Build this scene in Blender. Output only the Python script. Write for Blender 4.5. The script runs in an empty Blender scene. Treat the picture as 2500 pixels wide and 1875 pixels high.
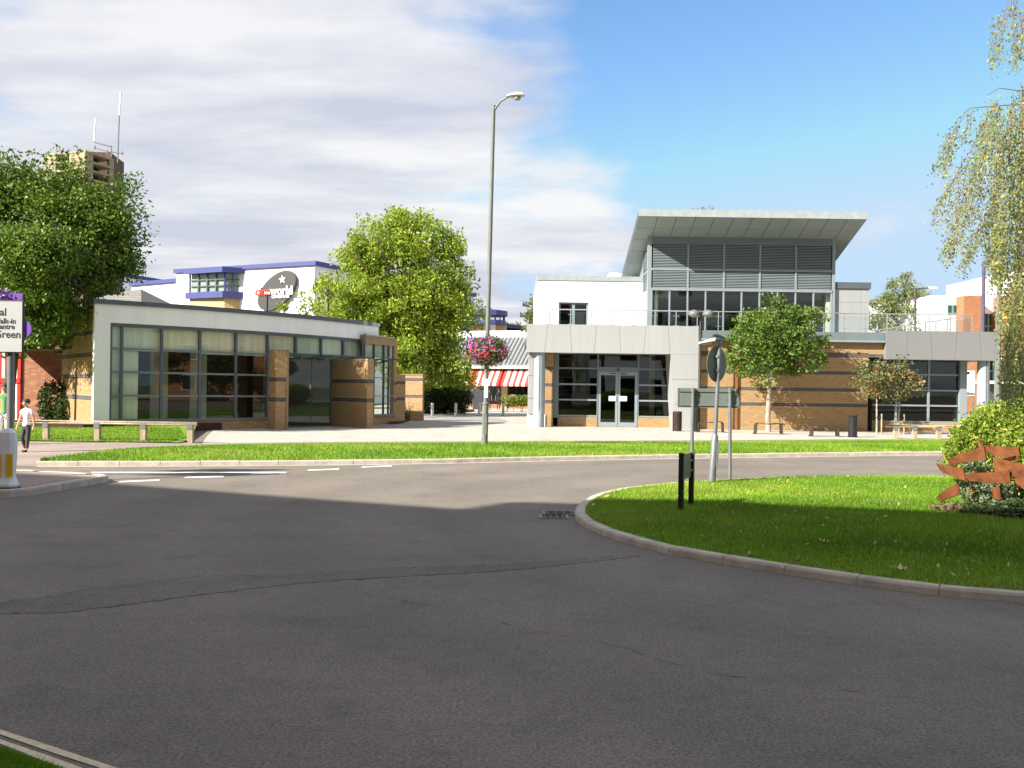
import bpy, math, random
import numpy as np
from mathutils import Vector, Matrix

# ------------------------------------------------------------------ camera, sky, sun, exposure
F, CX, HY, EYE = 2300.0, 1250.0, 950.0, 1.65        # focal length and horizon of the photograph, in its pixels; eye height
ROLL = math.radians(0.8)
SUN_AZ = math.radians(58.0)                          # light travels to the right of the view axis by this angle
SUN_EL = math.radians(33.3)
scene = bpy.context.scene
cam_data = bpy.data.cameras.new('camera')
cam_data.sensor_width = 36.0
cam_data.lens = 36.0 * F / 2500.0
cam_data.shift_y = (HY - 937.5) / 2500.0
cam_data.clip_start, cam_data.clip_end = 0.1, 4000.0
cam = bpy.data.objects.new('camera', cam_data)
scene.collection.objects.link(cam)
cam.matrix_world = Matrix.Translation((0, 0, EYE)) @ Matrix.Rotation(math.pi/2, 4, 'X') @ Matrix.Rotation(ROLL, 4, 'Z')
scene.camera = cam

SUN_DIR = Vector((math.sin(SUN_AZ)*math.cos(SUN_EL), math.cos(SUN_AZ)*math.cos(SUN_EL), -math.sin(SUN_EL)))
sun_data = bpy.data.lights.new('sun', 'SUN')
sun_data.energy = 4.7
sun_data.angle = math.radians(0.55)
sun_data.color = (1.0, 0.95, 0.86)
sun = bpy.data.objects.new('sun', sun_data)
scene.collection.objects.link(sun)
sun.rotation_euler = SUN_DIR.to_track_quat('-Z', 'Y').to_euler()
sun.location = (-30, -20, 40)

world = bpy.data.worlds.new('World'); scene.world = world; world.use_nodes = True
wn, wl = world.node_tree.nodes, world.node_tree.links
wn.clear()
def wnode(t, **kw):
    n = wn.new(t)
    for k, v in kw.items(): setattr(n, k, v)
    return n
def wmath(op, a, b=None, c=None, clamp=False):
    n = wnode('ShaderNodeMath', operation=op); n.use_clamp = clamp
    for i, x in enumerate((a, b, c)):
        if x is None: continue
        if isinstance(x, (int, float)): n.inputs[i].default_value = x
        else: wl.new(x, n.inputs[i])
    return n.outputs[0]
sky = wnode('ShaderNodeTexSky', sky_type='NISHITA')
sky.sun_disc = False
sky.sun_elevation = SUN_EL
sky.sun_rotation = math.pi + SUN_AZ
sky.air_density, sky.dust_density, sky.ozone_density = 1.0, 0.2, 2.2
tc = wnode('ShaderNodeTexCoord')
sep = wnode('ShaderNodeSeparateXYZ'); wl.new(tc.outputs['Generated'], sep.inputs[0])
dx, dy, dz = sep.outputs
zc = wmath('ADD', wmath('MAXIMUM', dz, 0.0), 0.12)
px_, py_ = wmath('DIVIDE', dx, zc), wmath('DIVIDE', dy, zc)      # the direction carried up to a flat cloud layer
comb = wnode('ShaderNodeCombineXYZ'); wl.new(px_, comb.inputs[0]); wl.new(py_, comb.inputs[1])
comb.inputs[2].default_value = 17.9
n1 = wnode('ShaderNodeTexNoise'); n1.inputs['Scale'].default_value = 1.0; n1.inputs['Detail'].default_value = 8; n1.inputs['Roughness'].default_value = 0.52; n1.inputs['Distortion'].default_value = 0.25
wl.new(comb.outputs[0], n1.inputs['Vector'])
n2 = wnode('ShaderNodeTexNoise'); n2.inputs['Scale'].default_value = 1.25; n2.inputs['Detail'].default_value = 7; n2.inputs['Roughness'].default_value = 0.55
mp = wnode('ShaderNodeMapping'); mp.inputs['Location'].default_value = (4.2, 9.1, 0); mp.inputs['Scale'].default_value = (0.8, 1.7, 1)
wl.new(comb.outputs[0], mp.inputs[0]); wl.new(mp.outputs[0], n2.inputs['Vector'])
# the cloud sheet lies over the left of the view, and opens towards the right ahead
edge = wmath('SUBTRACT', px_, wmath('MULTIPLY', wmath('MAXIMUM', wmath('SUBTRACT', 1.5, py_), 0.0), 0.6))  # cloud overhead and behind the camera is unseen, added to lighten the shade
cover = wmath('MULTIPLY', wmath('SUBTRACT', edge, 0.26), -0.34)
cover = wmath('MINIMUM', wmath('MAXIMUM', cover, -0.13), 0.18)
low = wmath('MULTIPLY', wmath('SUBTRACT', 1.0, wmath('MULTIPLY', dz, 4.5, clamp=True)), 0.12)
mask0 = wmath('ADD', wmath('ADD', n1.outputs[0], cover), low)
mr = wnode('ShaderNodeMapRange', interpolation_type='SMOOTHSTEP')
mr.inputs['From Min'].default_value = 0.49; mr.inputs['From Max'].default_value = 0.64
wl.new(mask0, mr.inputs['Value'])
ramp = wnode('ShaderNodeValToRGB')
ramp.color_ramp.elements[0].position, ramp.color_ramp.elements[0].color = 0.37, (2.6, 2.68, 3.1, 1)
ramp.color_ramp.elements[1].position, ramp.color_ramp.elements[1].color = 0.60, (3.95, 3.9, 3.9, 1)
wl.new(n2.outputs[0], ramp.inputs[0])
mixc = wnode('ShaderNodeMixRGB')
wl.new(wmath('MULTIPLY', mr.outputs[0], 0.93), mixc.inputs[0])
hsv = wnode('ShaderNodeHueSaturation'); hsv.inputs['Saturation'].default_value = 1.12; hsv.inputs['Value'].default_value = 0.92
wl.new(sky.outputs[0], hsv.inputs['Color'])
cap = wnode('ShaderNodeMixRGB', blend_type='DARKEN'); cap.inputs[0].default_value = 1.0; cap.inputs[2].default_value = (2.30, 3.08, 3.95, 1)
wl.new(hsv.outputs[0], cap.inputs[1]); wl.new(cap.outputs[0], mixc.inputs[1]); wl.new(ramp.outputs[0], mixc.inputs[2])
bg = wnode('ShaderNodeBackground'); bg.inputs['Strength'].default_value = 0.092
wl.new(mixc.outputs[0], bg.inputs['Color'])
wo = wnode('ShaderNodeOutputWorld'); wl.new(bg.outputs[0], wo.inputs['Surface'])

vs = scene.view_settings
scene.display_settings.display_device = 'sRGB'
vs.view_transform = 'Standard'; vs.look = 'None'; vs.exposure = 1.42; vs.gamma = 1.0; vs.use_curve_mapping = False
scene.render.engine = 'CYCLES'
scene.cycles.use_denoising = True
scene.cycles.max_bounces = 6; scene.cycles.transparent_max_bounces = 12
scene.cycles.diffuse_bounces = 3; scene.cycles.glossy_bounces = 3
scene.cycles.sample_clamp_indirect = 8.0

# ------------------------------------------------------------------ helpers
COL = scene.collection
RNG = np.random.default_rng(7)
rnd = random.Random(11)
CR, SR = math.cos(ROLL), math.sin(ROLL)
def unroll(px, py):
    u, v = px - CX, py - HY
    return u*CR + v*SR, -u*SR + v*CR
def P(px, py, Y):
    u, v = unroll(px, py); return Vector((u*Y/F, Y, EYE - v*Y/F))
def G(px, py, z=0.0):
    u, v = unroll(px, py); Y = (EYE - z)*F/v
    return Vector((u*Y/F, Y, z))
def X(px, Y, py=950): return P(px, py, Y).x
def Z(px, py, Y): return P(px, py, Y).z

MATS = {}
def mat(name, col, rough=0.7, metal=0.0, vary=0.12, scale=3.0, bump=0.0, bscale=60.0, spec=0.4, col2=None, detail=4.0, stretch=None):
    if name in MATS: return MATS[name]
    m = bpy.data.materials.new(name); m.use_nodes = True
    nt = m.node_tree; n, l = nt.nodes, nt.links
    b = n['Principled BSDF']
    b.inputs['Roughness'].default_value = rough; b.inputs['Metallic'].default_value = metal
    b.inputs['Specular IOR Level'].default_value = spec
    geo = n.new('ShaderNodeNewGeometry')
    src = geo.outputs['Position']
    if stretch:
        mpp = n.new('ShaderNodeMapping'); mpp.inputs['Scale'].default_value = stretch
        l.new(src, mpp.inputs[0]); src = mpp.outputs[0]
    nz = n.new('ShaderNodeTexNoise'); nz.inputs['Scale'].default_value = scale; nz.inputs['Detail'].default_value = detail
    nz.inputs['Roughness'].default_value = 0.6
    l.new(src, nz.inputs['Vector'])
    rp = n.new('ShaderNodeValToRGB')
    c2 = col2 or tuple(min(1, c*(1+vary)) for c in col)
    c1 = tuple(c*(1-vary) for c in col)
    rp.color_ramp.elements[0].position, rp.color_ramp.elements[0].color = 0.32, (*c1, 1)
    rp.color_ramp.elements[1].position, rp.color_ramp.elements[1].color = 0.68, (*c2, 1)
    l.new(nz.outputs[0], rp.inputs[0]); l.new(rp.outputs[0], b.inputs['Base Color'])
    if bump:
        nb = n.new('ShaderNodeTexNoise'); nb.inputs['Scale'].default_value = bscale; nb.inputs['Detail'].default_value = 3
        l.new(geo.outputs['Position'], nb.inputs['Vector'])
        bp = n.new('ShaderNodeBump'); bp.inputs['Strength'].default_value = bump; bp.inputs['Distance'].default_value = 0.02
        l.new(nb.outputs[0], bp.inputs['Height']); l.new(bp.outputs[0], b.inputs['Normal'])
    MATS[name] = m
    return m
def tint_mat(name, stops, rough=0.8, translucent=0.0, spec=0.25, noise=0.1, nscale=20.0):
    """colour picked per piece from the 'tint' attribute (bricks, leaves, blades differ from one another)"""
    if name in MATS: return MATS[name]
    m = bpy.data.materials.new(name); m.use_nodes = True
    nt = m.node_tree; n, l = nt.nodes, nt.links
    b = n['Principled BSDF']; b.inputs['Roughness'].default_value = rough; b.inputs['Specular IOR Level'].default_value = spec
    at = n.new('ShaderNodeAttribute'); at.attribute_name = 'tint'
    rp = n.new('ShaderNodeValToRGB')
    while len(rp.color_ramp.elements) < len(stops): rp.color_ramp.elements.new(0.5)
    for e, (p, c) in zip(rp.color_ramp.elements, stops): e.position = p; e.color = (*c, 1)
    l.new(at.outputs['Fac'], rp.inputs[0])
    out = rp.outputs[0]
    if noise:
        geo = n.new('ShaderNodeNewGeometry'); nz = n.new('ShaderNodeTexNoise'); nz.inputs['Scale'].default_value = nscale; nz.inputs['Detail'].default_value = 3
        l.new(geo.outputs['Position'], nz.inputs['Vector'])
        mr_ = n.new('ShaderNodeMapRange'); mr_.inputs['From Min'].default_value = 0.3; mr_.inputs['From Max'].default_value = 0.7
        mr_.inputs['To Min'].default_value = 1-noise; mr_.inputs['To Max'].default_value = 1+noise
        l.new(nz.outputs[0], mr_.inputs[0])
        mx = n.new('ShaderNodeMixRGB'); mx.blend_type = 'MULTIPLY'; mx.inputs[0].default_value = 1
        l.new(out, mx.inputs[1]); l.new(mr_.outputs[0], mx.inputs[2]); out = mx.outputs[0]
    l.new(out, b.inputs['Base Color'])
    if translucent:
        tr = n.new('ShaderNodeBsdfTranslucent'); l.new(out, tr.inputs[0])
        ms = n.new('ShaderNodeMixShader'); ms.inputs[0].default_value = translucent
        l.new(b.outputs[0], ms.inputs[1]); l.new(tr.outputs[0], ms.inputs[2])
        l.new(ms.outputs[0], n['Material Output'].inputs['Surface'])
    MATS[name] = m
    return m
def glass_mat(name, tint, ior=1.55, wave=0.0):
    m = bpy.data.materials.new(name); m.use_nodes = True
    nt = m.node_tree; n, l = nt.nodes, nt.links
    n.remove(n['Principled BSDF'])
    tr = n.new('ShaderNodeBsdfTransparent'); tr.inputs[0].default_value = (*tint, 1)
    gl = n.new('ShaderNodeBsdfGlossy'); gl.inputs['Roughness'].default_value = 0.0; gl.inputs[0].default_value = (0.95, 1, 0.98, 1)
    fr = n.new('ShaderNodeFresnel')      # the same reflectance on both faces of a thin pane
    gb = n.new('ShaderNodeNewGeometry'); mi_ = n.new('ShaderNodeMapRange')
    mi_.inputs['To Min'].default_value = ior; mi_.inputs['To Max'].default_value = 1/ior
    l.new(gb.outputs['Backfacing'], mi_.inputs[0]); l.new(mi_.outputs[0], fr.inputs[0])
    if wave:
        geo = n.new('ShaderNodeNewGeometry'); nz = n.new('ShaderNodeTexNoise'); nz.inputs['Scale'].default_value = 0.9; nz.inputs['Detail'].default_value = 1
        l.new(geo.outputs['Position'], nz.inputs['Vector'])
        bp = n.new('ShaderNodeBump'); bp.inputs['Strength'].default_value = wave; bp.inputs['Distance'].default_value = 0.02
        l.new(nz.outputs[0], bp.inputs['Height']); l.new(bp.outputs[0], gl.inputs['Normal'])
    mx = n.new('ShaderNodeMixShader')
    l.new(fr.outputs[0], mx.inputs[0]); l.new(tr.outputs[0], mx.inputs[1]); l.new(gl.outputs[0], mx.inputs[2])
    l.new(mx.outputs[0], n['Material Output'].inputs['Surface'])
    MATS[name] = m
    return m

class MB:
    """collects shapes in world coordinates"""
    def __init__(self): self.v, self.f, self.m = [], [], []
    def add(self, vs, fs, mi=0):
        o = len(self.v); self.v += [tuple(x) for x in vs]
        self.f += [tuple(i+o for i in f) for f in fs]; self.m += [mi]*len(fs); return self
    def hexa(self, a, b, mi=0):        # two matching quads: a (bottom loop) and b (top loop)
        return self.add(list(a)+list(b), [(3,2,1,0),(4,5,6,7),(0,1,5,4),(1,2,6,5),(2,3,7,6),(3,0,4,7)], mi)
    def box(self, x0, x1, y0, y1, z0, z1, mi=0):
        return self.hexa([(x0,y0,z0),(x1,y0,z0),(x1,y1,z0),(x0,y1,z0)], [(x0,y0,z1),(x1,y0,z1),(x1,y1,z1),(x0,y1,z1)], mi)
    def slab(self, p, q, z0, z1, t0=0.0, t1=0.2, mi=0):      # upright slab from p to q in plan; t = offset away from the camera
        d = Vector((q[0]-p[0], q[1]-p[1])).normalized(); n = Vector((-d.y, d.x))
        a, b, c, e = (p[0]+n.x*t0, p[1]+n.y*t0), (q[0]+n.x*t0, q[1]+n.y*t0), (q[0]+n.x*t1, q[1]+n.y*t1), (p[0]+n.x*t1, p[1]+n.y*t1)
        return self.hexa([(*s, z0) for s in (a,b,c,e)], [(*s, z1) for s in (a,b,c,e)], mi)
    def prism(self, poly, z0, z1, mi=0):
        n = len(poly)
        vs = [(x,y,z0) for x,y in poly]+[(x,y,z1) for x,y in poly]
        fs = [tuple(range(n-1,-1,-1)), tuple(range(n,2*n))]+[(i,(i+1)%n,n+(i+1)%n,n+i) for i in range(n)]
        return self.add(vs, fs, mi)
    def panel(self, poly, y0, y1, mi=0):                     # polygon in x,z given depth y0..y1
        n = len(poly)
        vs = [(x,y0,z) for x,z in poly]+[(x,y1,z) for x,z in poly]
        fs = [tuple(range(n)), tuple(range(2*n-1,n-1,-1))]+[((i+1)%n,i,n+i,n+(i+1)%n) for i in range(n)]
        return self.add(vs, fs, mi)
    def plate(self, poly3, t, mi=0):                         # any planar polygon with thickness along its normal (into the back)
        ps = [Vector(p) for p in poly3]
        nn = Vector((0,0,0))
        for i in range(len(ps)):
            nn += ps[i].cross(ps[(i+1)%len(ps)])
        nn.normalize(); n = len(ps)
        vs = ps+[p-nn*t for p in ps]
        fs = [tuple(range(n)), tuple(range(2*n-1,n-1,-1))]+[((i+1)%n,i,n+i,n+(i+1)%n) for i in range(n)]
        return self.add(vs, fs, mi)
    def tube(self, pts, r, n=8, mi=0, cap=True):
        pts = [Vector(p) for p in pts]
        if isinstance(r, (int, float)): r = [r]*len(pts)
        vs, fs = [], []
        prev = None
        for i, p in enumerate(pts):
            t = (pts[min(i+1, len(pts)-1)]-pts[max(i-1, 0)])
            if t.length < 1e-9: t = Vector((0,0,1))
            t.normalize()
            if prev is None:
                a = t.cross(Vector((0,1,0.01)));
                if a.length < 0.05: a = t.cross(Vector((1,0,0)))
            else:
                a = prev - t*prev.dot(t)
            a.normalize(); prev = a; b = t.cross(a)
            for k in range(n):
                an = 2*math.pi*k/n
                vs.append(p+(a*math.cos(an)+b*math.sin(an))*r[i])
        for i in range(len(pts)-1):
            for k in range(n):
                fs.append((i*n+k, i*n+(k+1)%n, (i+1)*n+(k+1)%n, (i+1)*n+k))
        if cap:
            fs.append(tuple(range(n-1,-1,-1))); L = (len(pts)-1)*n; fs.append(tuple(range(L, L+n)))
        return self.add(vs, fs, mi)
    def bar(self, p, q, w, h, mi=0, up=(0,0,1)):             # straight rectangular bar
        p, q = Vector(p), Vector(q); t = (q-p).normalized(); u = Vector(up)
        s = t.cross(u)
        if s.length < 1e-6: s = t.cross(Vector((1,0,0)))
        s.normalize(); u = s.cross(t).normalized()
        o = [(-w/2,-h/2),(w/2,-h/2),(w/2,h/2),(-w/2,h/2)]
        return self.hexa([p+s*a+u*b for a,b in o], [q+s*a+u*b for a,b in o], mi)
    def lathe(self, c, prof, n=16, mi=0):
        vs, fs = [], []
        for r, z in prof:
            for k in range(n):
                a = 2*math.pi*k/n; vs.append((c[0]+r*math.cos(a), c[1]+r*math.sin(a), c[2]+z))
        for i in range(len(prof)-1):
            for k in range(n):
                fs.append((i*n+k, i*n+(k+1)%n, (i+1)*n+(k+1)%n, (i+1)*n+k))
        fs.append(tuple(range(n-1,-1,-1))); L = (len(prof)-1)*n; fs.append(tuple(range(L, L+n)))
        return self.add(vs, fs, mi)

ORG = {}
def props(o, label=None, cat=None, group=None, kind=None):
    if label: o['label'] = label
    if cat: o['category'] = cat
    if group: o['group'] = group
    if kind: o['kind'] = kind
    return o
def thing(name, loc, label, cat, group=None):
    o = bpy.data.objects.new(name, None); COL.objects.link(o)
    o.location = loc; o.empty_display_size = 0.3
    ORG[o.name] = Vector(loc)
    return props(o, label, cat, group)
def build(name, mb, mats, parent=None, smooth=False, label=None, cat=None, group=None, kind=None, bevel=0.0, org=None):
    """one mesh object from world coordinates; parts keep their thing's origin"""
    if not isinstance(mats, (list, tuple)): mats = [mats]
    if parent is not None: og = ORG[parent.name]
    else: og = Vector(org) if org is not None else Vector((0,0,0))
    me = bpy.data.meshes.new(name)
    me.from_pydata([(v[0]-og.x, v[1]-og.y, v[2]-og.z) for v in mb.v], [], mb.f)
    for m in mats: me.materials.append(m)
    if len(mats) > 1: me.polygons.foreach_set('material_index', mb.m)
    if smooth:
        me.polygons.foreach_set('use_smooth', [True]*len(me.polygons))
    me.update()
    o = bpy.data.objects.new(name, me); COL.objects.link(o)
    if smooth:
        try: me.set_sharp_from_angle(angle=math.radians(40))
        except Exception: pass
    if parent is not None: o.parent = parent
    else: o.location = og
    ORG[o.name] = og
    if bevel:
        bv = o.modifiers.new('bevel', 'BEVEL'); bv.width = bevel; bv.segments = 2; bv.limit_method = 'ANGLE'
    return props(o, label, cat, group, kind)
def npmesh(name, V, faces_n, material, parent=None, tint=None, kind=None, label=None, cat=None, org=None):
    """fast mesh from numpy: V (N,3) world coords, faces are consecutive runs of faces_n vertices"""
    og = ORG[parent.name] if parent is not None else Vector(org or (0,0,0))
    V = np.asarray(V, dtype=np.float32) - np.array(og, dtype=np.float32)
    nf = len(V)//faces_n
    me = bpy.data.meshes.new(name)
    me.vertices.add(len(V)); me.vertices.foreach_set('co', V.ravel())
    me.loops.add(len(V)); me.loops.foreach_set('vertex_index', np.arange(len(V), dtype=np.int32))
    me.polygons.add(nf); me.polygons.foreach_set('loop_start', np.arange(0, len(V), faces_n, dtype=np.int32))
    me.materials.append(material)
    if tint is not None:
        at = me.attributes.new('tint', 'FLOAT', 'POINT'); at.data.foreach_set('value', np.repeat(tint, faces_n).astype(np.float32))
    me.update(calc_edges=True)
    o = bpy.data.objects.new(name, me); COL.objects.link(o)
    if parent is not None: o.parent = parent
    else: o.location = og
    ORG[o.name] = og
    return props(o, label, cat, None, kind)
def idxmesh(name, V, Fq, material, parent=None, tint=None, kind=None, flat=False):
    """numpy mesh with an index array of quads"""
    og = ORG[parent.name] if parent is not None else Vector((0,0,0))
    V = np.asarray(V, dtype=np.float32) - np.array(og, dtype=np.float32)
    me = bpy.data.meshes.new(name)
    me.vertices.add(len(V)); me.vertices.foreach_set('co', V.ravel())
    me.loops.add(Fq.size); me.loops.foreach_set('vertex_index', Fq.astype(np.int32).ravel())
    me.polygons.add(len(Fq)); me.polygons.foreach_set('loop_start', np.arange(0, Fq.size, 4, dtype=np.int32))
    me.polygons.foreach_set('use_smooth', np.full(len(Fq), not flat))
    me.materials.append(material)
    if tint is not None:
        at = me.attributes.new('tint', 'FLOAT', 'POINT'); at.data.foreach_set('value', np.asarray(tint, dtype=np.float32))
    me.update(calc_edges=True)
    o = bpy.data.objects.new(name, me); COL.objects.link(o)
    if parent is not None: o.parent = parent
    ORG[o.name] = og
    return props(o, kind=kind)
def copy_at(o, delta, parent):
    c = o.copy(); COL.objects.link(c); c.parent = parent
    c.location = o.location + Vector(delta); ORG[c.name] = ORG[o.name]
    return c
def text_mesh(name, s, size, M, material, parent, extrude=0.01, align='LEFT', shear=0.0, bold=0.0, kx=1.0):
    cu = bpy.data.curves.new('txt', 'FONT'); cu.body = s; cu.size = size; cu.align_x = align
    cu.extrude = extrude; cu.shear = shear; cu.offset = bold; cu.resolution_u = 3
    to = bpy.data.objects.new('txt', cu); COL.objects.link(to)
    bpy.context.view_layer.update()
    dg = bpy.context.evaluated_depsgraph_get()
    me = bpy.data.meshes.new_from_object(to.evaluated_get(dg))
    bpy.data.objects.remove(to); bpy.data.curves.remove(cu)
    me.name = name; me.materials.clear(); me.materials.append(material)
    og = ORG[parent.name]
    me.transform(Matrix.Translation(-og) @ M @ Matrix.Diagonal((kx,1,1,1)))
    o = bpy.data.objects.new(name, me); COL.objects.link(o); o.parent = parent; ORG[o.name] = og
    return o
def frame_m(origin, xdir, zdir=(0,0,1)):
    """matrix whose x runs along xdir, y runs up, z points at the viewer side"""
    x = Vector(xdir).normalized(); y = Vector(zdir); z = x.cross(y)
    return Matrix(((x.x,y.x,z.x,origin[0]),(x.y,y.y,z.y,origin[1]),(x.z,y.z,z.z,origin[2]),(0,0,0,1)))
def smooth_path(pts, step):
    """Catmull-Rom through plan points, resampled at an even step"""
    p = [Vector((a[0], a[1])) for a in pts]
    p = [p[0]*2-p[1]]+p+[p[-1]*2-p[-2]]
    fine = []
    for i in range(1, len(p)-2):
        for k in range(24):
            t = k/24; a, b, c, d = p[i-1], p[i], p[i+1], p[i+2]
            fine.append(0.5*((2*b)+(c-a)*t+(2*a-5*b+4*c-d)*t*t+(3*b-a-3*c+d)*t**3))
    fine.append(p[-2])
    out, acc, last = [fine[0]], 0.0, fine[0]
    for q in fine[1:]:
        while (q-last).length >= step:
            last = last+(q-last).normalized()*step; out.append(last)
    return out

# ------------------------------------------------------------------ materials
def asphalt(name, a, b, seed=0.0, speck=0.5):
    m = bpy.data.materials.new(name); m.use_nodes = True
    nt = m.node_tree; n, l = nt.nodes, nt.links; bs = n['Principled BSDF']
    geo = n.new('ShaderNodeNewGeometry')
    mp_ = n.new('ShaderNodeMapping'); mp_.inputs['Location'].default_value = (seed, seed*1.7, 0); l.new(geo.outputs['Position'], mp_.inputs[0])
    def noise(s, d, r=0.6):
        z = n.new('ShaderNodeTexNoise'); z.inputs['Scale'].default_value = s; z.inputs['Detail'].default_value = d; z.inputs['Roughness'].default_value = r
        l.new(mp_.outputs[0], z.inputs['Vector']); return z.outputs[0]
    big = noise(0.35, 4)
    rp = n.new('ShaderNodeValToRGB')
    rp.color_ramp.elements[0].position, rp.color_ramp.elements[0].color = 0.3, (*a, 1)
    rp.color_ramp.elements[1].position, rp.color_ramp.elements[1].color = 0.7, (*b, 1)
    l.new(big, rp.inputs[0])
    fine = noise(52.0, 4, 0.85); mid = noise(9.0, 4)
    sp = n.new('ShaderNodeMapRange'); sp.inputs['From Min'].default_value = 0.36; sp.inputs['From Max'].default_value = 0.64
    sp.inputs['To Min'].default_value = 1-speck; sp.inputs['To Max'].default_value = 1+speck; l.new(fine, sp.inputs[0])
    sm = n.new('ShaderNodeMapRange'); sm.inputs['From Min'].default_value = 0.3; sm.inputs['From Max'].default_value = 0.7
    sm.inputs['To Min'].default_value = 0.9; sm.inputs['To Max'].default_value = 1.1; l.new(mid, sm.inputs[0])
    mu = n.new('ShaderNodeMath'); mu.operation = 'MULTIPLY'; l.new(sp.outputs[0], mu.inputs[0]); l.new(sm.outputs[0], mu.inputs[1])
    st_ = noise(1.7, 5, 0.65)
    ss = n.new('ShaderNodeMapRange'); ss.inputs['From Min'].default_value = 0.52; ss.inputs['From Max'].default_value = 0.72
    ss.inputs['To Min'].default_value = 1.0; ss.inputs['To Max'].default_value = 0.80; l.new(st_, ss.inputs[0])
    mu0 = mu; mu = n.new('ShaderNodeMath'); mu.operation = 'MULTIPLY'; l.new(mu0.outputs[0], mu.inputs[0]); l.new(ss.outputs[0], mu.inputs[1])
    # wheel tracks running round the island
    mt = n.new('ShaderNodeMapping'); mt.inputs['Location'].default_value = (-7.4, -12.6, 0); l.new(geo.outputs['Position'], mt.inputs[0])
    ln = n.new('ShaderNodeVectorMath'); ln.operation = 'LENGTH'; l.new(mt.outputs[0], ln.inputs[0])
    wv = n.new('ShaderNodeMath'); wv.operation = 'SINE'; sc1 = n.new('ShaderNodeMath'); sc1.operation = 'MULTIPLY_ADD'; sc1.inputs[1].default_value = 3.3
    wob = n.new('ShaderNodeMath'); wob.operation = 'MULTIPLY'; wob.inputs[1].default_value = 5.0; l.new(big, wob.inputs[0])
    l.new(ln.outputs['Value'], sc1.inputs[0]); l.new(wob.outputs[0], sc1.inputs[2]); l.new(sc1.outputs[0], wv.inputs[0])
    tr2 = n.new('ShaderNodeMapRange'); tr2.inputs['From Min'].default_value = -1; tr2.inputs['From Max'].default_value = 1; tr2.inputs['To Min'].default_value = 0.94; tr2.inputs['To Max'].default_value = 1.06; l.new(wv.outputs[0], tr2.inputs[0])
    mu1 = mu; mu = n.new('ShaderNodeMath'); mu.operation = 'MULTIPLY'; l.new(mu1.outputs[0], mu.inputs[0]); l.new(tr2.outputs[0], mu.inputs[1])
    vo = n.new('ShaderNodeTexVoronoi'); vo.inputs['Scale'].default_value = 26.0; l.new(mp_.outputs[0], vo.inputs['Vector'])
    chip = n.new('ShaderNodeMath'); chip.operation = 'LESS_THAN'; chip.inputs[1].default_value = 0.085; l.new(vo.outputs['Distance'], chip.inputs[0])
    vr = n.new('ShaderNodeSeparateColor'); l.new(vo.outputs['Color'], vr.inputs[0])
    sel = n.new('ShaderNodeMath'); sel.operation = 'GREATER_THAN'; sel.inputs[1].default_value = 0.965; l.new(vr.outputs[0], sel.inputs[0])
    cs = n.new('ShaderNodeMath'); cs.operation = 'MULTIPLY'; l.new(chip.outputs[0], cs.inputs[0]); l.new(sel.outputs[0], cs.inputs[1])
    mx = n.new('ShaderNodeMixRGB'); mx.blend_type = 'MULTIPLY'; mx.inputs[0].default_value = 1; l.new(rp.outputs[0], mx.inputs[1]); l.new(mu.outputs[0], mx.inputs[2])
    m2 = n.new('ShaderNodeMixRGB'); m2.inputs[2].default_value = (0.5, 0.48, 0.44, 1); l.new(cs.outputs[0], m2.inputs[0]); l.new(mx.outputs[0], m2.inputs[1])
    l.new(m2.outputs[0], bs.inputs['Base Color'])
    bs.inputs['Roughness'].default_value = 0.85; bs.inputs['Specular IOR Level'].default_value = 0.3
    bp = n.new('ShaderNodeBump'); bp.inputs['Strength'].default_value = 0.6; bp.inputs['Distance'].default_value = 0.008
    l.new(fine, bp.inputs['Height']); l.new(bp.outputs[0], bs.inputs['Normal'])
    MATS[name] = m; return m
def paving(name, c1, c2, joint, bw, bh, rot=0.0):
    m = bpy.data.materials.new(name); m.use_nodes = True
    nt = m.node_tree; n, l = nt.nodes, nt.links; bs = n['Principled BSDF']
    geo = n.new('ShaderNodeNewGeometry'); mp_ = n.new('ShaderNodeMapping'); mp_.inputs['Rotation'].default_value = (0,0,rot)
    l.new(geo.outputs['Position'], mp_.inputs[0])
    bk = n.new('ShaderNodeTexBrick'); bk.inputs['Scale'].default_value = 1.0; bk.inputs['Brick Width'].default_value = bw; bk.inputs['Row Height'].default_value = bh
    bk.inputs['Mortar Size'].default_value = 0.006; bk.inputs['Color1'].default_value = (*c1,1); bk.inputs['Color2'].default_value = (*c2,1); bk.inputs['Mortar'].default_value = (*joint,1)
    l.new(mp_.outputs[0], bk.inputs['Vector'])
    nz = n.new('ShaderNodeTexNoise'); nz.inputs['Scale'].default_value = 1.4; nz.inputs['Detail'].default_value = 5; l.new(geo.outputs['Position'], nz.inputs['Vector'])
    mr_ = n.new('ShaderNodeMapRange'); mr_.inputs['From Min'].default_value = 0.3; mr_.inputs['From Max'].default_value = 0.7; mr_.inputs['To Min'].default_value = 0.8; mr_.inputs['To Max'].default_value = 1.1
    l.new(nz.outputs[0], mr_.inputs[0])
    mx = n.new('ShaderNodeMixRGB'); mx.blend_type = 'MULTIPLY'; mx.inputs[0].default_value = 1; l.new(bk.outputs[0], mx.inputs[1]); l.new(mr_.outputs[0], mx.inputs[2])
    l.new(mx.outputs[0], bs.inputs['Base Color']); bs.inputs['Roughness'].default_value = 0.85
    MATS[name] = m; return m
M_ROAD = asphalt('road_asphalt', (0.148, 0.127, 0.104), (0.196, 0.169, 0.139))
M_PATCH = asphalt('patch_asphalt', (0.134, 0.114, 0.094), (0.166, 0.142, 0.118), 5.0)
M_PATH = asphalt('path_tarmac', (0.25, 0.20, 0.165), (0.33, 0.265, 0.22), 9.0, 0.2)
M_CRACK = mat('crack', (0.035, 0.032, 0.028), 0.95)
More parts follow.
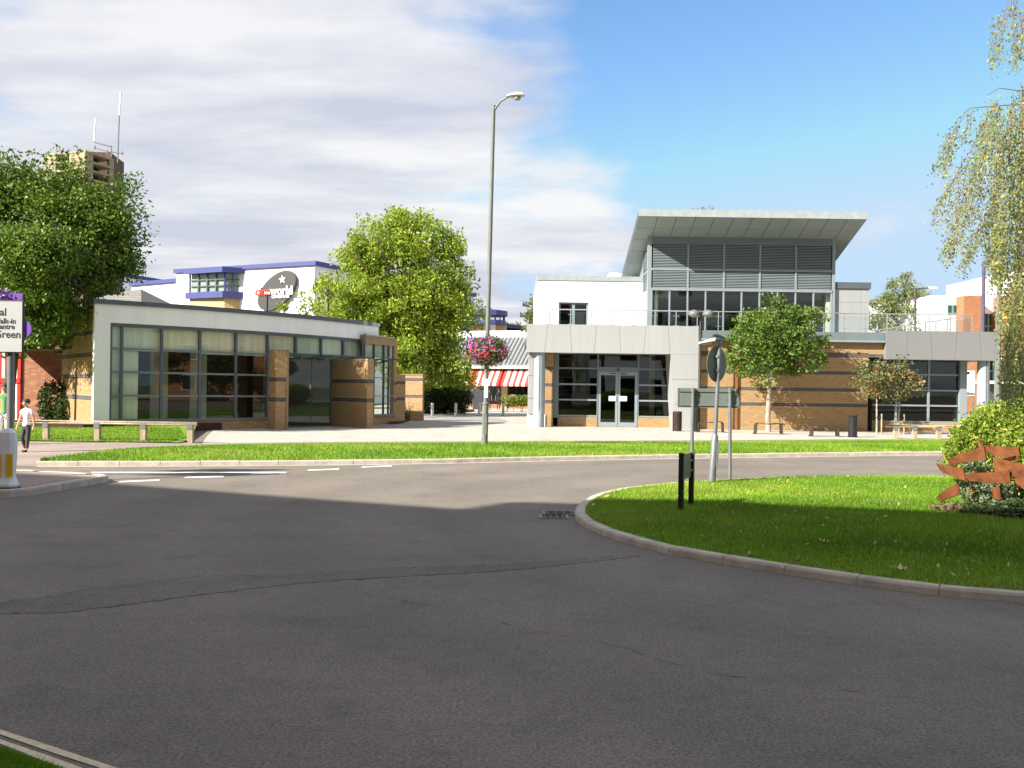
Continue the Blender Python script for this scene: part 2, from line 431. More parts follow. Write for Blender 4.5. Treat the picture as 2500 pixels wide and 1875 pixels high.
M_PAVE = paving('pale_paving', (0.40, 0.37, 0.315), (0.44, 0.41, 0.35), (0.28, 0.26, 0.225), 0.4, 0.2)
M_PAVEG = paving('grey_paving', (0.27, 0.255, 0.235), (0.33, 0.31, 0.29), (0.18, 0.17, 0.16), 0.2, 0.1, 0.7)
M_KERB = mat('kerb_concrete', (0.46, 0.40, 0.325), 0.9, vary=0.2, scale=4.0, bump=0.4, bscale=90)
M_KERBL = mat('kerb_channel', (0.5, 0.46, 0.4), 0.9, vary=0.2, scale=3.0)
M_WHITE_LINE = mat('road_paint_white', (0.74, 0.73, 0.70), 0.7, vary=0.12, scale=14, detail=6)
M_YELLOW_LINE = mat('road_paint_yellow', (0.60, 0.50, 0.33), 0.75, vary=0.2, scale=25, detail=6)
M_SOIL = mat('turf_base', (0.12, 0.215, 0.020), 0.95, vary=0.3, scale=1.2, col2=(0.17, 0.27, 0.030), detail=6)
M_EARTH = mat('earth', (0.10, 0.10, 0.05), 0.95, vary=0.3, scale=0.2)
M_MULCH = mat('mulch', (0.06, 0.028, 0.018), 0.95, vary=0.45, scale=14, bump=0.8, bscale=40)
M_GRASS = tint_mat('grass_blade', [(0.0, (0.085, 0.20, 0.010)), (0.45, (0.165, 0.305, 0.016)), (0.8, (0.27, 0.40, 0.030)), (1.0, (0.42, 0.40, 0.12))], 0.55, 0.38, 0.3, 0.18, 0.9)
M_BARK = mat('bark', (0.085, 0.065, 0.05), 0.95, vary=0.4, scale=9, stretch=(1,1,0.25), bump=0.6, bscale=25)
M_BARKG = mat('pale_bark', (0.33, 0.27, 0.22), 0.9, vary=0.3, scale=9, stretch=(1,1,0.3))
M_RENDER = mat('white_render', (0.84, 0.83, 0.80), 0.85, vary=0.045, scale=1.2, stretch=(2.5,2.5,0.12), detail=6)
M_CREAM = mat('cream_plaster', (0.70, 0.66, 0.54), 0.85, vary=0.05, scale=1.0)
M_BLIND = mat('cream_blind', (0.66, 0.64, 0.52), 0.9, vary=0.16, scale=5.0, stretch=(1,1,0.02))
M_PANEL = mat('grey_cladding', (0.325, 0.33, 0.328), 0.45, vary=0.05, scale=1.5, spec=0.5, stretch=(2,2,0.2), detail=6)
M_PANELD = mat('mid_grey_cladding', (0.20, 0.20, 0.198), 0.45, vary=0.03, scale=1.2, spec=0.5)
M_SLATE = mat('blue_grey_metal', (0.135, 0.17, 0.182), 0.45, vary=0.06, scale=2.0, spec=0.5)
M_SLATEL = mat('pale_grey_metal', (0.235, 0.275, 0.29), 0.4, vary=0.05, scale=2.0, spec=0.5)
M_SOFFIT = mat('soffit_panel', (0.36, 0.39, 0.375), 0.6, vary=0.04, scale=1.5)
M_COPE = mat('dark_coping', (0.085, 0.10, 0.115), 0.5, vary=0.1, scale=2.0)
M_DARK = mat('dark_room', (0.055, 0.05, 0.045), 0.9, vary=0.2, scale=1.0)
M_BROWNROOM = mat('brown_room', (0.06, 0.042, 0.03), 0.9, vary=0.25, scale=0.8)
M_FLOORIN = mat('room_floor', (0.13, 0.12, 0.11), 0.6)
M_MORTAR = mat('mortar', (0.27, 0.185, 0.11), 0.95, vary=0.08, scale=6)
M_BUFF = tint_mat('buff_brick', [(0.0, (0.30, 0.18, 0.08)), (0.4, (0.375, 0.24, 0.116)), (0.8, (0.42, 0.28, 0.142)), (1.0, (0.46, 0.33, 0.18))], 0.9, 0, 0.2, 0.14, 30)
M_BAND = tint_mat('dark_brick', [(0.0, (0.065, 0.062, 0.066)), (1.0, (0.115, 0.108, 0.11))], 0.9, 0, 0.2, 0.1, 30)
M_RED = tint_mat('red_brick', [(0.0, (0.20, 0.075, 0.04)), (0.5, (0.30, 0.13, 0.075)), (1.0, (0.40, 0.22, 0.14))], 0.9, 0, 0.2, 0.15, 30)
M_REDWALL = mat('far_red_brick', (0.32, 0.145, 0.07), 0.95, vary=0.14, scale=5)
M_TOWERB = mat('tower_brick', (0.12, 0.075, 0.05), 0.95, vary=0.3, scale=4)
M_CONC = mat('stained_concrete', (0.36, 0.29, 0.19), 0.9, vary=0.2, scale=2.5)
M_BLUE = mat('blue_cladding', (0.055, 0.065, 0.215), 0.5, vary=0.06, scale=0.6)
M_WCLAD = mat('white_cladding', (0.80, 0.80, 0.80), 0.6, vary=0.03, scale=0.5)
M_GCLAD = mat('grey_corrugated', (0.42, 0.44, 0.46), 0.5, vary=0.06, scale=2)
M_TILE = mat('grey_roof_tile', (0.22, 0.215, 0.19), 0.9, vary=0.2, scale=5)
M_GALV = mat('galvanised_steel', (0.185, 0.195, 0.20), 0.45, 0.35, vary=0.12, scale=6)
M_LAMP = mat('grey_green_paint', (0.155, 0.165, 0.145), 0.5, vary=0.14, scale=6)
M_SIGNBACK = mat('sign_back_grey', (0.14, 0.16, 0.145), 0.6, vary=0.08, scale=4)
M_STEEL = mat('stainless_steel', (0.62, 0.61, 0.60), 0.3, 0.8, vary=0.04, scale=4)
M_BLACK = mat('black_paint', (0.018, 0.017, 0.017), 0.4, vary=0.2, scale=8)
M_BROWNST = mat('brown_black_steel', (0.05, 0.034, 0.028), 0.45, 0.2, vary=0.25, scale=8)
M_WOOD = mat('weathered_timber', (0.34, 0.27, 0.18), 0.9, vary=0.25, scale=7, stretch=(1,1,0.4))
M_CORTEN = mat('weathering_steel', (0.17, 0.052, 0.018), 0.85, 0.1, vary=0.35, scale=6, col2=(0.28, 0.095, 0.030), detail=8, bump=0.3, bscale=60)
M_WPAINT = mat('white_plastic', (0.78, 0.78, 0.76), 0.5, vary=0.06, scale=5)
M_YPLAST = mat('yellow_plastic', (0.72, 0.46, 0.02), 0.45, vary=0.05, scale=5)
M_PURPLE = mat('purple_sign', (0.16, 0.06, 0.36), 0.5)
M_TEXT = mat('sign_lettering', (0.02, 0.018, 0.03), 0.6)
M_REDP = mat('red_paint', (0.62, 0.035, 0.025), 0.5)
M_REDC = mat('red_canvas', (0.70, 0.05, 0.035), 0.75, vary=0.08, scale=4)
M_WHITEC = mat('white_canvas', (0.78, 0.76, 0.72), 0.8, vary=0.04, scale=4)
M_GREENP = mat('green_plastic', (0.015, 0.16, 0.05), 0.4, vary=0.1, scale=4)
M_DGREY = mat('dark_grey_plastic', (0.07, 0.075, 0.085), 0.5, vary=0.15, scale=4)
M_SIGNDISC = mat('oval_sign_grey', (0.055, 0.053, 0.052), 0.45, vary=0.04)
M_IRON = mat('cast_iron', (0.06, 0.06, 0.065), 0.6, 0.3, vary=0.25, scale=20)
M_GREENGL = mat('green_mullion', (0.17, 0.42, 0.42), 0.4)
M_GLASS = glass_mat('clear_glass', (0.92, 0.95, 0.92), 1.42, 0.05)
M_GLASSD = glass_mat('dark_glass', (0.62, 0.64, 0.61), 1.5, 0.05)
M_GLASSR = glass_mat('rail_glass', (0.93, 0.96, 0.95), 1.45)
M_GLASSC = glass_mat('canopy_glass', (0.60, 0.78, 0.76), 1.7)

# ------------------------------------------------------------------ the ground
def sheet(name, pts, z, m, kind='structure', parent=None):
    mb = MB(); mb.add([(p[0], p[1], z) for p in pts], [tuple(range(len(pts)))])
    return build(name, mb, m, kind=None if parent else kind, parent=parent)
sheet('ground', [(-1500,-1500),(1500,-1500),(1500,2500),(-1500,2500)], -0.02, M_EARTH)
road = sheet('road', [(-70,-2.2),(70,-2.2),(70,48),(-70,48)], 0.0, M_ROAD)

# far kerb line (front edge at road level) and back edge of the verge
KF = [G(88,1139), G(450,1138), G(1000,1133), G(1300,1126), G(1700,1119), G(2290,1111), G(2600,1108)]
VB = [G(86,1129,.1), G(130,1117,.08), G(230,1104,.06), G(350,1095,.05), G(600,1086.5,.04), G(1000,1083.5,.03), G(1300,1081.5,.03), G(1700,1080,.03), G(2290,1076,.03), G(2600,1073,.03)]
kf = smooth_path(KF, 0.77)
ext = [kf[-1]+(kf[-1]-kf[-2])*i for i in range(1, 18)]
kf = kf+ext
vb = smooth_path(VB, 0.5)
vb = vb+[vb[-1]+(vb[-1]-vb[-2])*i for i in range(1, 26)]
def offset(path, d):
    out = []
    for i, p in enumerate(path):
        t = (path[min(i+1,len(path)-1)]-path[max(i-1,0)]).normalized(); out.append(p+Vector((-t.y, t.x))*d)
    return out
def kerb(name, path, closed=False, w=0.13, h=0.12, label=None):
    """a run of kerb stones along a plan path, grass side to the left of travel"""
    inner = offset(path, w)
    mb = MB()
    n = len(path)-1
    for i in range(n):
        a, b, c, d = path[i], path[i+1], inner[i+1], inner[i]
        mb.add([(a.x,a.y,-0.01),(b.x,b.y,-0.01),(c.x,c.y,-0.01),(d.x,d.y,-0.01),
                *( (p.x+(q.x-p.x)*0.12, p.y+(q.y-p.y)*0.12, h*0.8) for p,q in ((a,d),(b,c),(c,b),(d,a)))], [(4,5,6,7),(0,1,5,4),(1,2,6,5),(2,3,7,6),(3,0,4,7)])
    root = build(name, mb, M_KERB, kind='structure')
    for i in range(n):
        a, b, c, d = path[i], path[i+1], inner[i+1], inner[i]
        g = 0.006/max((b-a).length, 1e-3)
        j = rnd.uniform(-0.004, 0.004); hz = h+j
        o = rnd.uniform(-0.003, 0.003)
        def L(p, q, t): return p+(q-p)*t
        A, B, C_, D = L(a,b,g), L(a,b,1-g), L(d,c,1-g), L(d,c,g)
        nrm = (D-A).normalized()
        A, B = A-nrm*0.003+nrm*o, B-nrm*0.003+nrm*o
        ch = 0.02
        mk = MB(); mk.add([(A.x,A.y,-0.01),(B.x,B.y,-0.01),(B.x+nrm.x*.006,B.y+nrm.y*.006,hz-ch),(A.x+nrm.x*.006,A.y+nrm.y*.006,hz-ch),
            (A.x+nrm.x*ch,A.y+nrm.y*ch,hz),(B.x+nrm.x*ch,B.y+nrm.y*ch,hz),(C_.x,C_.y,hz),(D.x,D.y,hz),(C_.x,C_.y,-.01),(D.x,D.y,-.01)],
            [(0,1,2,3),(3,2,5,4),(4,5,6,7),(7,6,8,9),(1,8,6,5,2),(0,3,4,7,9)])
        build('kerb_stone', mk, M_KERB, root)
    return root
kerb('far_kerb', kf, h=0.10)
mb = MB()
o1, o2 = offset(kf, -0.012), offset(kf, -0.13)
for i in range(len(kf)-1): mb.add([(*o2[i],.004),(*o2[i+1],.004),(*o1[i+1],.004),(*o1[i],.004)], [(0,1,2,3)])
build('kerb_channel', mb, M_KERBL, kind='structure')

def resample(path, n):
    L = [0.0]
    for i in range(1, len(path)): L.append(L[-1]+(path[i]-path[i-1]).length)
    out = []
    for k in range(n):
        s = L[-1]*k/(n-1); i = max(j for j in range(len(L)) if L[j] <= s+1e-9); i = min(i, len(path)-2)
        out.append(path[i]+(path[i+1]-path[i])*((s-L[i])/max(L[i+1]-L[i],1e-9)))
    return out
def byx(path, xs):
    px = [p.x for p in path]; return np.interp(xs, px, [p.y for p in path])
# verge: a sheet between the kerb and the path, swelling a little in the middle
xs = np.linspace(kf[0].x+0.02, 22.0, 160)
kin = offset(kf, 0.127)
yf, yb = byx(kin, xs), byx(vb, xs)
yb = np.maximum(yb, yf+0.05)
def verge_z(t, x=0): return 0.095*(1-t)+0.035*t+0.10*np.sin(np.pi*t)**1.2*0.6
T = np.linspace(0, 1, 7)
V = np.array([[x, a+(b-a)*t, verge_z(t)+0.012*math.sin(x*1.9+t*5)*t*(1-t)*4] for x,a,b in zip(xs,yf,yb) for t in T])
Fq = np.array([[i*7+j, (i+1)*7+j, (i+1)*7+j+1, i*7+j+1] for i in range(159) for j in range(6)])
verge = idxmesh('verge', V, Fq, M_SOIL); props(verge, kind='structure')

def blades(name, base, h, w, parent, seed, lean=0.5):
    r = np.random.default_rng(seed); N = len(base)
    a = r.uniform(0, 2*np.pi, N); hh = h*r.uniform(0.5, 1.25, N); ww = w*r.uniform(0.7, 1.3, N)
    d = np.stack([np.cos(a), np.sin(a), np.zeros(N)], 1)
    b = r.uniform(0, 2*np.pi, N); tilt = r.uniform(0, lean, N)*hh
    tip = base+np.stack([np.cos(b)*tilt, np.sin(b)*tilt, hh], 1)
    V = np.empty((N*3, 3)); V[0::3] = base-d*ww[:,None]*0.5; V[1::3] = base+d*ww[:,None]*0.5; V[2::3] = tip
    # tint drifts over the lawn in patches, with scatter
    pat = 0.5+0.16*np.sin(base[:,0]*0.9+1.3*np.sin(base[:,1]*0.7))+0.12*np.sin(base[:,1]*1.7+base[:,0]*0.35)
    dry = np.clip(np.sin(base[:,0]*2.3+2*np.sin(base[:,1]*1.1))*np.sin(base[:,1]*2.9+1.5*np.sin(base[:,0]*1.7))-.55, 0, 1)
    tint = np.clip(pat+r.normal(0, 0.19, N), 0, 0.86); tint[r.random(N) < 0.03+0.5*dry] = 0.97
    return npmesh(name, V, 3, M_GRASS, parent, tint, kind='stuff')
N = 120000
xx = RNG.uniform(xs[0], 17.5, N); tt = RNG.uniform(0.0, 1.0, N)
a_, b_ = np.interp(xx, xs, yf), np.interp(xx, xs, yb)
tus = (np.sin(xx*3.1)*np.sin(tt*9+xx*0.7) > 0.2)
base = np.stack([xx, a_+(b_-a_)*tt, verge_z(tt)-0.004], 1)
blades('verge_grass', base, 0.062, 0.020, verge, 3, 0.7)

# footpath behind the verge, its pale edging, and the wide tarmac on the left
ve = [p for p in vb]
pb = offset(ve, 1.5)
left_edge = [Vector((-40, 18.2)), Vector((kf[0].x-0.02, kf[0].y))]
mb = MB()
poly = [(-40,18.6),(kf[0].x-0.01,kf[0].y+0.0)]+[(p.x,p.y) for p in ve]+[(p.x,p.y) for p in reversed(pb) if p.x > -9.0]+[(-9.5,26.9),(-13,26.3),(-40,26.3)]
mb.add([(x,y,0.006) for x,y in poly], [tuple(range(len(poly)))])
build('footpath', mb, M_PATH, kind='structure')
mb = MB()
eo = offset(ve, 0.07)
for i in range(6, len(ve)-1): mb.add([(*ve[i],.02),(*ve[i+1],.02),(*eo[i+1],.02),(*eo[i],.02)], [(0,1,2,3)])
for i in range(6, len(ve)-1): mb.add([(*eo[i],.02),(*eo[i+1],.02),(*eo[i+1],-.01),(*eo[i],-.01)], [(0,1,2,3)])
build('path_edging', mb, M_KERBL, kind='structure')
pbr = [p for p in pb if p.x > -9.0]
mb = MB(); poly = [(p.x,p.y) for p in pbr]+[(45,pbr[-1].y+3),(45,130),(-12,130),(-12,50),(-14,40),(-10.9,34.5),(-9.7,30.0)]
mb.add([(x,y,0.010) for x,y in poly], [tuple(range(len(poly)))])
build('plaza_paving', mb, M_PAVE, kind='structure')
pg = smooth_path([G(905,1043), G(1010,1047), G(1120,1043.5), G(1200,1037), G(1237,1027), G(1190,1019), G(1100,1016), G(1010,1013), G(950,1020), G(905,1043)], 0.8)
sheet('grey_block_paving', [(p.x,p.y) for p in pg][::-1], 0.014, M_PAVEG)
# lawn bank on the left, rising to the pavilion
lx = np.linspace(-34, -9.3, 60)
LB = lambda x: 27.0+0.06*(x+14)
rows = np.linspace(0, 1, 8)
V = np.array([[x, 26.35+(34.2-26.35)*t if x < -11.4 else 26.35+(34.2-26.35)*t*max(0.12,(1-(x+11.4)/2.4)), 0.03+0.24*t**1.3*(1 if x<-11.4 else max(0,1-(x+11.4)/2.4))] for x in lx for t in rows])
Fq = np.array([[i*8+j, (i+1)*8+j, (i+1)*8+j+1, i*8+j+1] for i in range(59) for j in range(7)])
lawn = idxmesh('lawn', V, Fq, M_SOIL); props(lawn, kind='structure')
N = 42000
xx = RNG.uniform(-19, -9.6, N); tt = RNG.uniform(0.0, 0.75, N)
kx = np.where(xx < -11.4, 1.0, np.maximum(0.12, 1-(xx+11.4)/2.4)); kz = np.where(xx < -11.4, 1.0, np.maximum(0, 1-(xx+11.4)/2.4))
base = np.stack([xx, 26.35+7.85*tt*kx, 0.03+0.24*tt**1.3*kz-0.003], 1)
blades('lawn_grass', base, 0.055, 0.022, lawn, 5, 0.7)
bed = MB(); bed.prism([(-16,31.4),(-14.2,31.2),(-11.9,33.3),(-10.6,34.5),(-10.9,34.9),(-16,33.5)], 0.0, 0.27)
build('soil_strip', bed, M_MULCH, kind='structure')

# roundabout island
IS = [Vector((7.6,6.75)), G(2500,1473), G(2166,1437), G(1985,1414), G(1831,1388), G(1707,1367), G(1609,1348), G(1474,1309), G(1425,1287), G(1403,1267), G(1408,1246), G(1430,1228), G(1479,1209.5), G(1571,1195),
      Vector((3.4,16.75)), Vector((5.2,17.75)), Vector((8.0,18.4)), Vector((11.2,17.6)), Vector((13.3,15.0)), Vector((13.6,11.5)), Vector((11.6,8.2)), Vector((7.6,6.75))]
isl = smooth_path(IS[::-1], 0.66)
isl = isl+[isl[0]]
kerb('island_kerb', isl, h=0.075)
iin = offset(isl, 0.127)[:-1]
cx_, cy_ = 7.4, 12.6
def isl_z(t): return 0.070+0.075*(1-t**2)
mb = MB(); n = len(iin)
rings = [1.0, 0.985, 0.85, 0.6, 0.3]
for r in rings:
    for p in iin: mb.v.append((cx_+(p.x-cx_)*r, cy_+(p.y-cy_)*r, isl_z(r)))
mb.v.append((cx_, cy_, isl_z(0)))
for k in range(len(rings)-1):
    for i in range(n): mb.f.append((k*n+i, k*n+(i+1)%n, (k+1)*n+(i+1)%n, (k+1)*n+i)); mb.m.append(0)
for i in range(n): mb.f.append(((len(rings)-1)*n+i, (len(rings)-1)*n+(i+1)%n, len(rings)*n)); mb.m.append(0)
island = build('roundabout_island', mb, M_SOIL, kind='structure', smooth=True)
ang = np.array([math.atan2(p.y-cy_, p.x-cx_) for p in iin]); rad = np.array([math.hypot(p.x-cx_, p.y-cy_) for p in iin])
od = np.argsort(ang); ang, rad = ang[od], rad[od]
def island_points(N, seed):
    r = np.random.default_rng(seed)
    x, y = r.uniform(0.6, 9.6, N), r.uniform(6.8, 18.3, N)
    th = np.arctan2(y-cy_, x-cx_); R = np.interp(th, ang, rad, period=2*np.pi); t = np.hypot(x-cx_, y-cy_)/R
    ok = (t < 0.995) & (x/y < 0.60)
    x, y, t = x[ok], y[ok], t[ok]
    return np.stack([x, y, isl_z(t)], 1)
pts = island_points(300000, 8)
near = np.clip(1.35-(pts[:,1]-7.0)/14, 0.35, 1)
pts = pts[np.random.default_rng(2).random(len(pts)) < near]
blades('island_grass', pts-np.array([0,0,0.003]), 0.048, 0.013, island, 6, 0.75)

# splitter island on the left
sp = [(-6.72,15.75),(-6.80,15.2),(-6.95,13.75),(-7.15,13.45),(-7.6,13.3),(-9.0,13.1),(-12.5,12.9),(-12.5,17.2),(-10.0,16.9),(-8.2,16.55),(-7.0,16.1),(-6.72,15.75)]
spp = [Vector(p) for p in sp]
d2 = []
for i in range(len(spp)-1):
    L = (spp[i+1]-spp[i]).length; k = max(1, round(L/0.8))
    d2 += [spp[i]+(spp[i+1]-spp[i])*j/k for j in range(k)]
d2 = (d2+[d2[0]])[::-1]
# travel so that the inside lies to the left
kerb('splitter_kerb', d2[::-1] if False else d2, h=0.11) if False else None
area = sum(d2[i].x*d2[i+1].y-d2[i+1].x*d2[i].y for i in range(len(d2)-1))
if area < 0: d2 = d2[::-1]
kerb('splitter_kerb', d2, h=0.11)
si = offset(d2, 0.12)[:-1]
mb = MB(); mb.add([(p.x,p.y,0.10) for p in si], [tuple(range(len(si)))])
build('splitter_island', mb, M_PATH, kind='structure')
mb = MB(); mb.prism([(-22,-2.25),(70,-2.25),(70,-14),(-70,-14),(-70,9),(-22,9)], -0.01, 0.12)
build('near_pavement', mb, M_PATH, kind='structure')

# ------------------------------------------------------------------ road paint, repairs, cracks
def px_quad(pts, z): return [tuple(G(a, b, z)) for a, b in pts]
def paint(name, quads, m, z=0.004, kind='structure', parent=None):
    mb = MB()
    for q in quads: mb.add(px_quad(q, z), [tuple(range(len(q)))])
    return build(name, mb, m, kind=kind if parent is None else None, parent=parent)
for q in ([(287,1177.5),(296,1174.5),(391,1170.5),(388,1173.5)], [(447,1166.8),(455,1164),(547,1161.5),(545,1164.5)], [(608,1157.8),(616,1155),(700,1152),(697,1155)],
          [(748,1149),(755,1146.5),(829,1143.8),(826,1146.4)], [(880,1141.2),(886,1138.8),(958,1136),(955,1138.8)]):
    paint('lane_dash', [q], M_WHITE_LINE)
paint('give_way_line', [[(222,1154.4),(222,1152.0),(700,1152.2),(690,1154.2)]], M_WHITE_LINE, 0.0045)
def strip(path_px, wpx_or_m, name, m, z, seed=0, jag=0.0, parent=None):
    r = random.Random(seed); pts = [G(a,b) for a,b in path_px]
    path = smooth_path(pts, 0.12); mb = MB()
    L = [p+Vector((r.uniform(-jag,jag), r.uniform(-jag,jag))) for p in offset(path, wpx_or_m/2)]
    R_ = [p+Vector((r.uniform(-jag,jag), r.uniform(-jag,jag))) for p in offset(path, -wpx_or_m/2)]
    for i in range(len(path)-1): mb.add([(*R_[i],z),(*R_[i+1],z),(*L[i+1],z),(*L[i],z)], [(0,1,2,3)])
    return build(name, mb, m, parent=parent, kind=None if parent else 'structure')
up = [(-80,1483),(0,1472),(282,1433),(420,1414),(565,1404),(718,1404),(960,1387),(1250,1377),(1566,1354)]
lo = [(-80,1506),(0,1499),(136,1497),(300,1478),(497,1452),(746,1424),(1017,1406),(1250,1392),(1566,1358)]
U, L_ = smooth_path([G(*p) for p in up], 0.12), smooth_path([G(*p) for p in lo], 0.12)
rr = random.Random(4)
U, L_ = resample(U, 110), resample(L_, 110)
U = [p+Vector((0, rr.uniform(-.02,.02))) for p in U]; L_ = [p+Vector((0, rr.uniform(-.02,.02))) for p in L_]
mb = MB()
for i in range(109): mb.add([(*L_[i],.0025),(*L_[i+1],.0025),(*U[i+1],.0025),(*U[i],.0025)], [(0,1,2,3)])
build('trench_patch', mb, M_PATCH, parent=road)
rr = random.Random(14)
def crack(path, w, seed, name='crack', gaps=0.25):
    r = random.Random(seed); mb = MB()
    for i in range(len(path)-1):
        if r.random() < gaps: continue
        a, b = path[i], path[i+1]; n_ = Vector((-(b-a).y, (b-a).x)).normalized()*w*r.uniform(.3, 1.2)/2
        j = Vector((r.uniform(-.012,.012), r.uniform(-.012,.012)))
        mb.add([(*(a-n_+j),.0045),(*(b-n_*.7+j),.0045),(*(b+n_*.7+j),.0045),(*(a+n_+j),.0045)], [(0,1,2,3)])
    return build(name, mb, M_CRACK, parent=road)
crack(U, .012, 1, gaps=.3); crack(L_, .008, 2, gaps=.5)
for k, (pp, w, g) in enumerate([([(890,1450),(1100,1490),(1330,1545),(1500,1576),(1640,1620),(1850,1655),(2130,1695),(2480,1735)], .0075, .35),
        ([(1120,1335),(1180,1350),(1250,1372),(1330,1388),(1372,1398)], .007, .3), ([(690,1238),(760,1216),(830,1198),(900,1186)], .010, .4),
        ([(700,1160),(960,1160),(1200,1154),(1420,1146),(1790,1138)], .016, .25), ([(1640,1620),(1760,1650),(1850,1655)], .006, .4)]):
    crack(smooth_path([G(a,b) for a,b in pp], .1), w, 20+k, gaps=g)
paint('yellow_line', [[(-150,1736),(0,1780.5),(150,1829),(290,1876),(420,1920),(385,1920),(255,1878),(140,1841),(0,1792.5),(-150,1746)]], M_YELLOW_LINE)
paint('yellow_line', [[(-150,1762),(0,1804.5),(120,1845),(205,1876),(330,1920),(290,1920),(165,1878),(90,1851),(0,1815),(-150,1774)]], M_YELLOW_LINE)
near_verge = MB(); q = px_quad([(-160,1782),(0,1829),(80,1858),(150,1884),(270,1936),(-160,1936)], 0.0)
near_verge.add([(a,b,0.006) for a,b,c in q], [tuple(range(len(q)))])
nv = build('near_verge', near_verge, M_SOIL, kind='structure')
r = np.random.default_rng(31); bl = []
while len(bl) < 5200:
    g = G(r.uniform(-40, 200), r.uniform(1815, 1900))
    u = 1250+g.x/g.y*F
    edge = np.interp(u, [-160,0,80,150,270], [1776,1821,1849,1874,1920]); v = 950+(EYE)*F/g.y+(u-1250)*SR
    if v > edge+7+r.normal(0,3): bl.append((g.x, g.y, 0.004))
blades('near_verge_grass', np.array(bl), 0.026, 0.006, nv, 12, 0.9)

# gully gratings by the island kerb
for (a, b, c, lab) in ((1366, 1253.5, 0.42, 'iron gully grating in the road, the one farther from the camera'), (1352, 1262, 0.34, 'small iron gully grating in the road, the one nearer the camera')):
    g = G(a, b); t = thing('gully_grating', (g.x, g.y, 0.0), lab, 'drain')
    mb = MB(); w = c/2
    for s in (-1, 1):
        mb.box(g.x+s*w-.02, g.x+s*w+.02, g.y-.2, g.y+.2, 0.001, .012); mb.box(g.x-w+.02, g.x+w-.02, g.y+s*.18-.02, g.y+s*.18+.02, 0.001, .012)
    build('frame', mb, mat('worn_iron', (0.17,0.165,0.16), 0.55, 0.3), t)
    mb = MB(); mb.box(g.x-w+.02, g.x+w-.02, g.y-.16, g.y+.16, .0005, .004); build('pit', mb, M_CRACK, t)
    for k in range(4):
        mb = MB(); xk = g.x-w+.05+(2*w-.1)*k/3; mb.box(xk-.012, xk+.012, g.y-.16, g.y+.16, .004, .010); build('grate_bar', mb, M_IRON, t)

# ------------------------------------------------------------------ walls of real bricks
def brick_wall(parent, p, q, z0, z1, bands=(), m=None, thick=0.2, seed=0, bh=0.075, bl=0.225, top_cut=None, name='wall', ends=True):
    """mortar core plus every brick proud of it; bands are heights of dark double courses"""
    m = m or M_BUFF
    p, q = Vector((p[0],p[1])), Vector((q[0],q[1])); L = (q-p).length; d = (q-p)/L; nin = Vector((-d.y, d.x))
    mb = MB(); mb.slab(p, q, z0, z1, 0.004, thick); core = build(name, mb, M_MORTAR, parent)
    r = np.random.default_rng(seed); B, tn, dark = [], [], []
    nrow = max(1, int(round((z1-z0)/bh))); bh = (z1-z0)/nrow
    for i in range(nrow):
        za, zb = z0+i*bh+.0045, z0+(i+1)*bh-.0045
        off = 0 if i % 2 else -bl/2; s = off
        isd = any(abs((za+zb)/2-b) < bh*1.02 for b in bands)
        while s < L:
            a, b = max(s+.005, 0), min(s+bl-.005, L)
            if b-a > .03:
                B.append((a, b, za, zb)); dark.append(isd)
            s += bl
    B = np.array(B); dark = np.array(dark); N = len(B)
    pro = r.uniform(-.0007, .0007, N)
    t = np.clip(r.normal(.5, .15, N), 0, 1)
    def mk(sel, nm, mm):
        b = B[sel]; n = len(b)
        if n == 0: return
        out = pro[sel]
        V = np.empty((n, 8, 3))
        for k, (sa, zz, dep, ins) in enumerate([(0,2,0,1),(1,2,0,1),(1,3,0,1),(0,3,0,1),(0,2,.007,0),(1,2,.007,0),(1,3,.007,0),(0,3,.007,0)]):
            e = .001*ins
            s = b[:,sa]+(e if sa == 0 else -e); zz_ = b[:,zz]+(e if zz == 2 else -e)
            de = dep+(out if dep == 0 else 0)
            V[:,k,0] = p.x+d.x*s+nin.x*de; V[:,k,1] = p.y+d.y*s+nin.y*de; V[:,k,2] = zz_
        F0 = np.array([[0,1,2,3],[1,0,4,5],[2,1,5,6],[3,2,6,7],[0,3,7,4]])
        Fq = (F0[None]+8*np.arange(n)[:,None,None]).reshape(-1,4)
        idxmesh(nm, V.reshape(-1,3), Fq, mm, parent, np.repeat(t[sel], 8), kind='stuff', flat=True)
    mk(~dark, 'brickwork', m); mk(dark, 'brick_band', M_BAND)
    return core
def bars(name, lst, m, parent, w=.05, h=.05):
    out = []
    for p_, q_ in lst:
        mb = MB(); mb.bar(p_, q_, w, h); out.append(build(name, mb, m, parent))
    return out
def pane(parent, p, q, z0, z1, m=None, t=.012, name='pane'):
    mb = MB(); mb.slab(p, q, z0, z1, -t/2, t/2); return build(name, mb, m or M_GLASS, parent)

# ------------------------------------------------------------------ glass-fronted pavilion, left
A0, A1 = Vector((-14.1, 31.75)), Vector((-5.97, 41.9))
half = math.radians(16.0); chord = A1-A0; Rr = chord.length/2/math.sin(half)
dch = chord.normalized(); nout = Vector((dch.y, -dch.x))
ACEN = (A0+A1)/2-nout*Rr*math.cos(half)
th0 = math.atan2((A0-ACEN).y, (A0-ACEN).x); th1 = math.atan2((A1-ACEN).y, (A1-ACEN).x)
if th1 < th0: th1 += 2*math.pi
def arc(t, off=0.0):           # t 0..1 along the front, off = outward
    th = th0+(th1-th0)*t; return ACEN+Vector((math.cos(th), math.sin(th)))*(Rr+off)
def arc_t(px, off=0.0, py=920):
    lo_, hi_ = -0.05, 1.15
    for _ in range(50):
        mid = (lo_+hi_)/2; p_ = arc(mid, off); u = p_.x/p_.y*F
        u0 = unroll(px, py)[0]
        if u < u0: lo_ = mid
        else: hi_ = mid
    return (lo_+hi_)/2
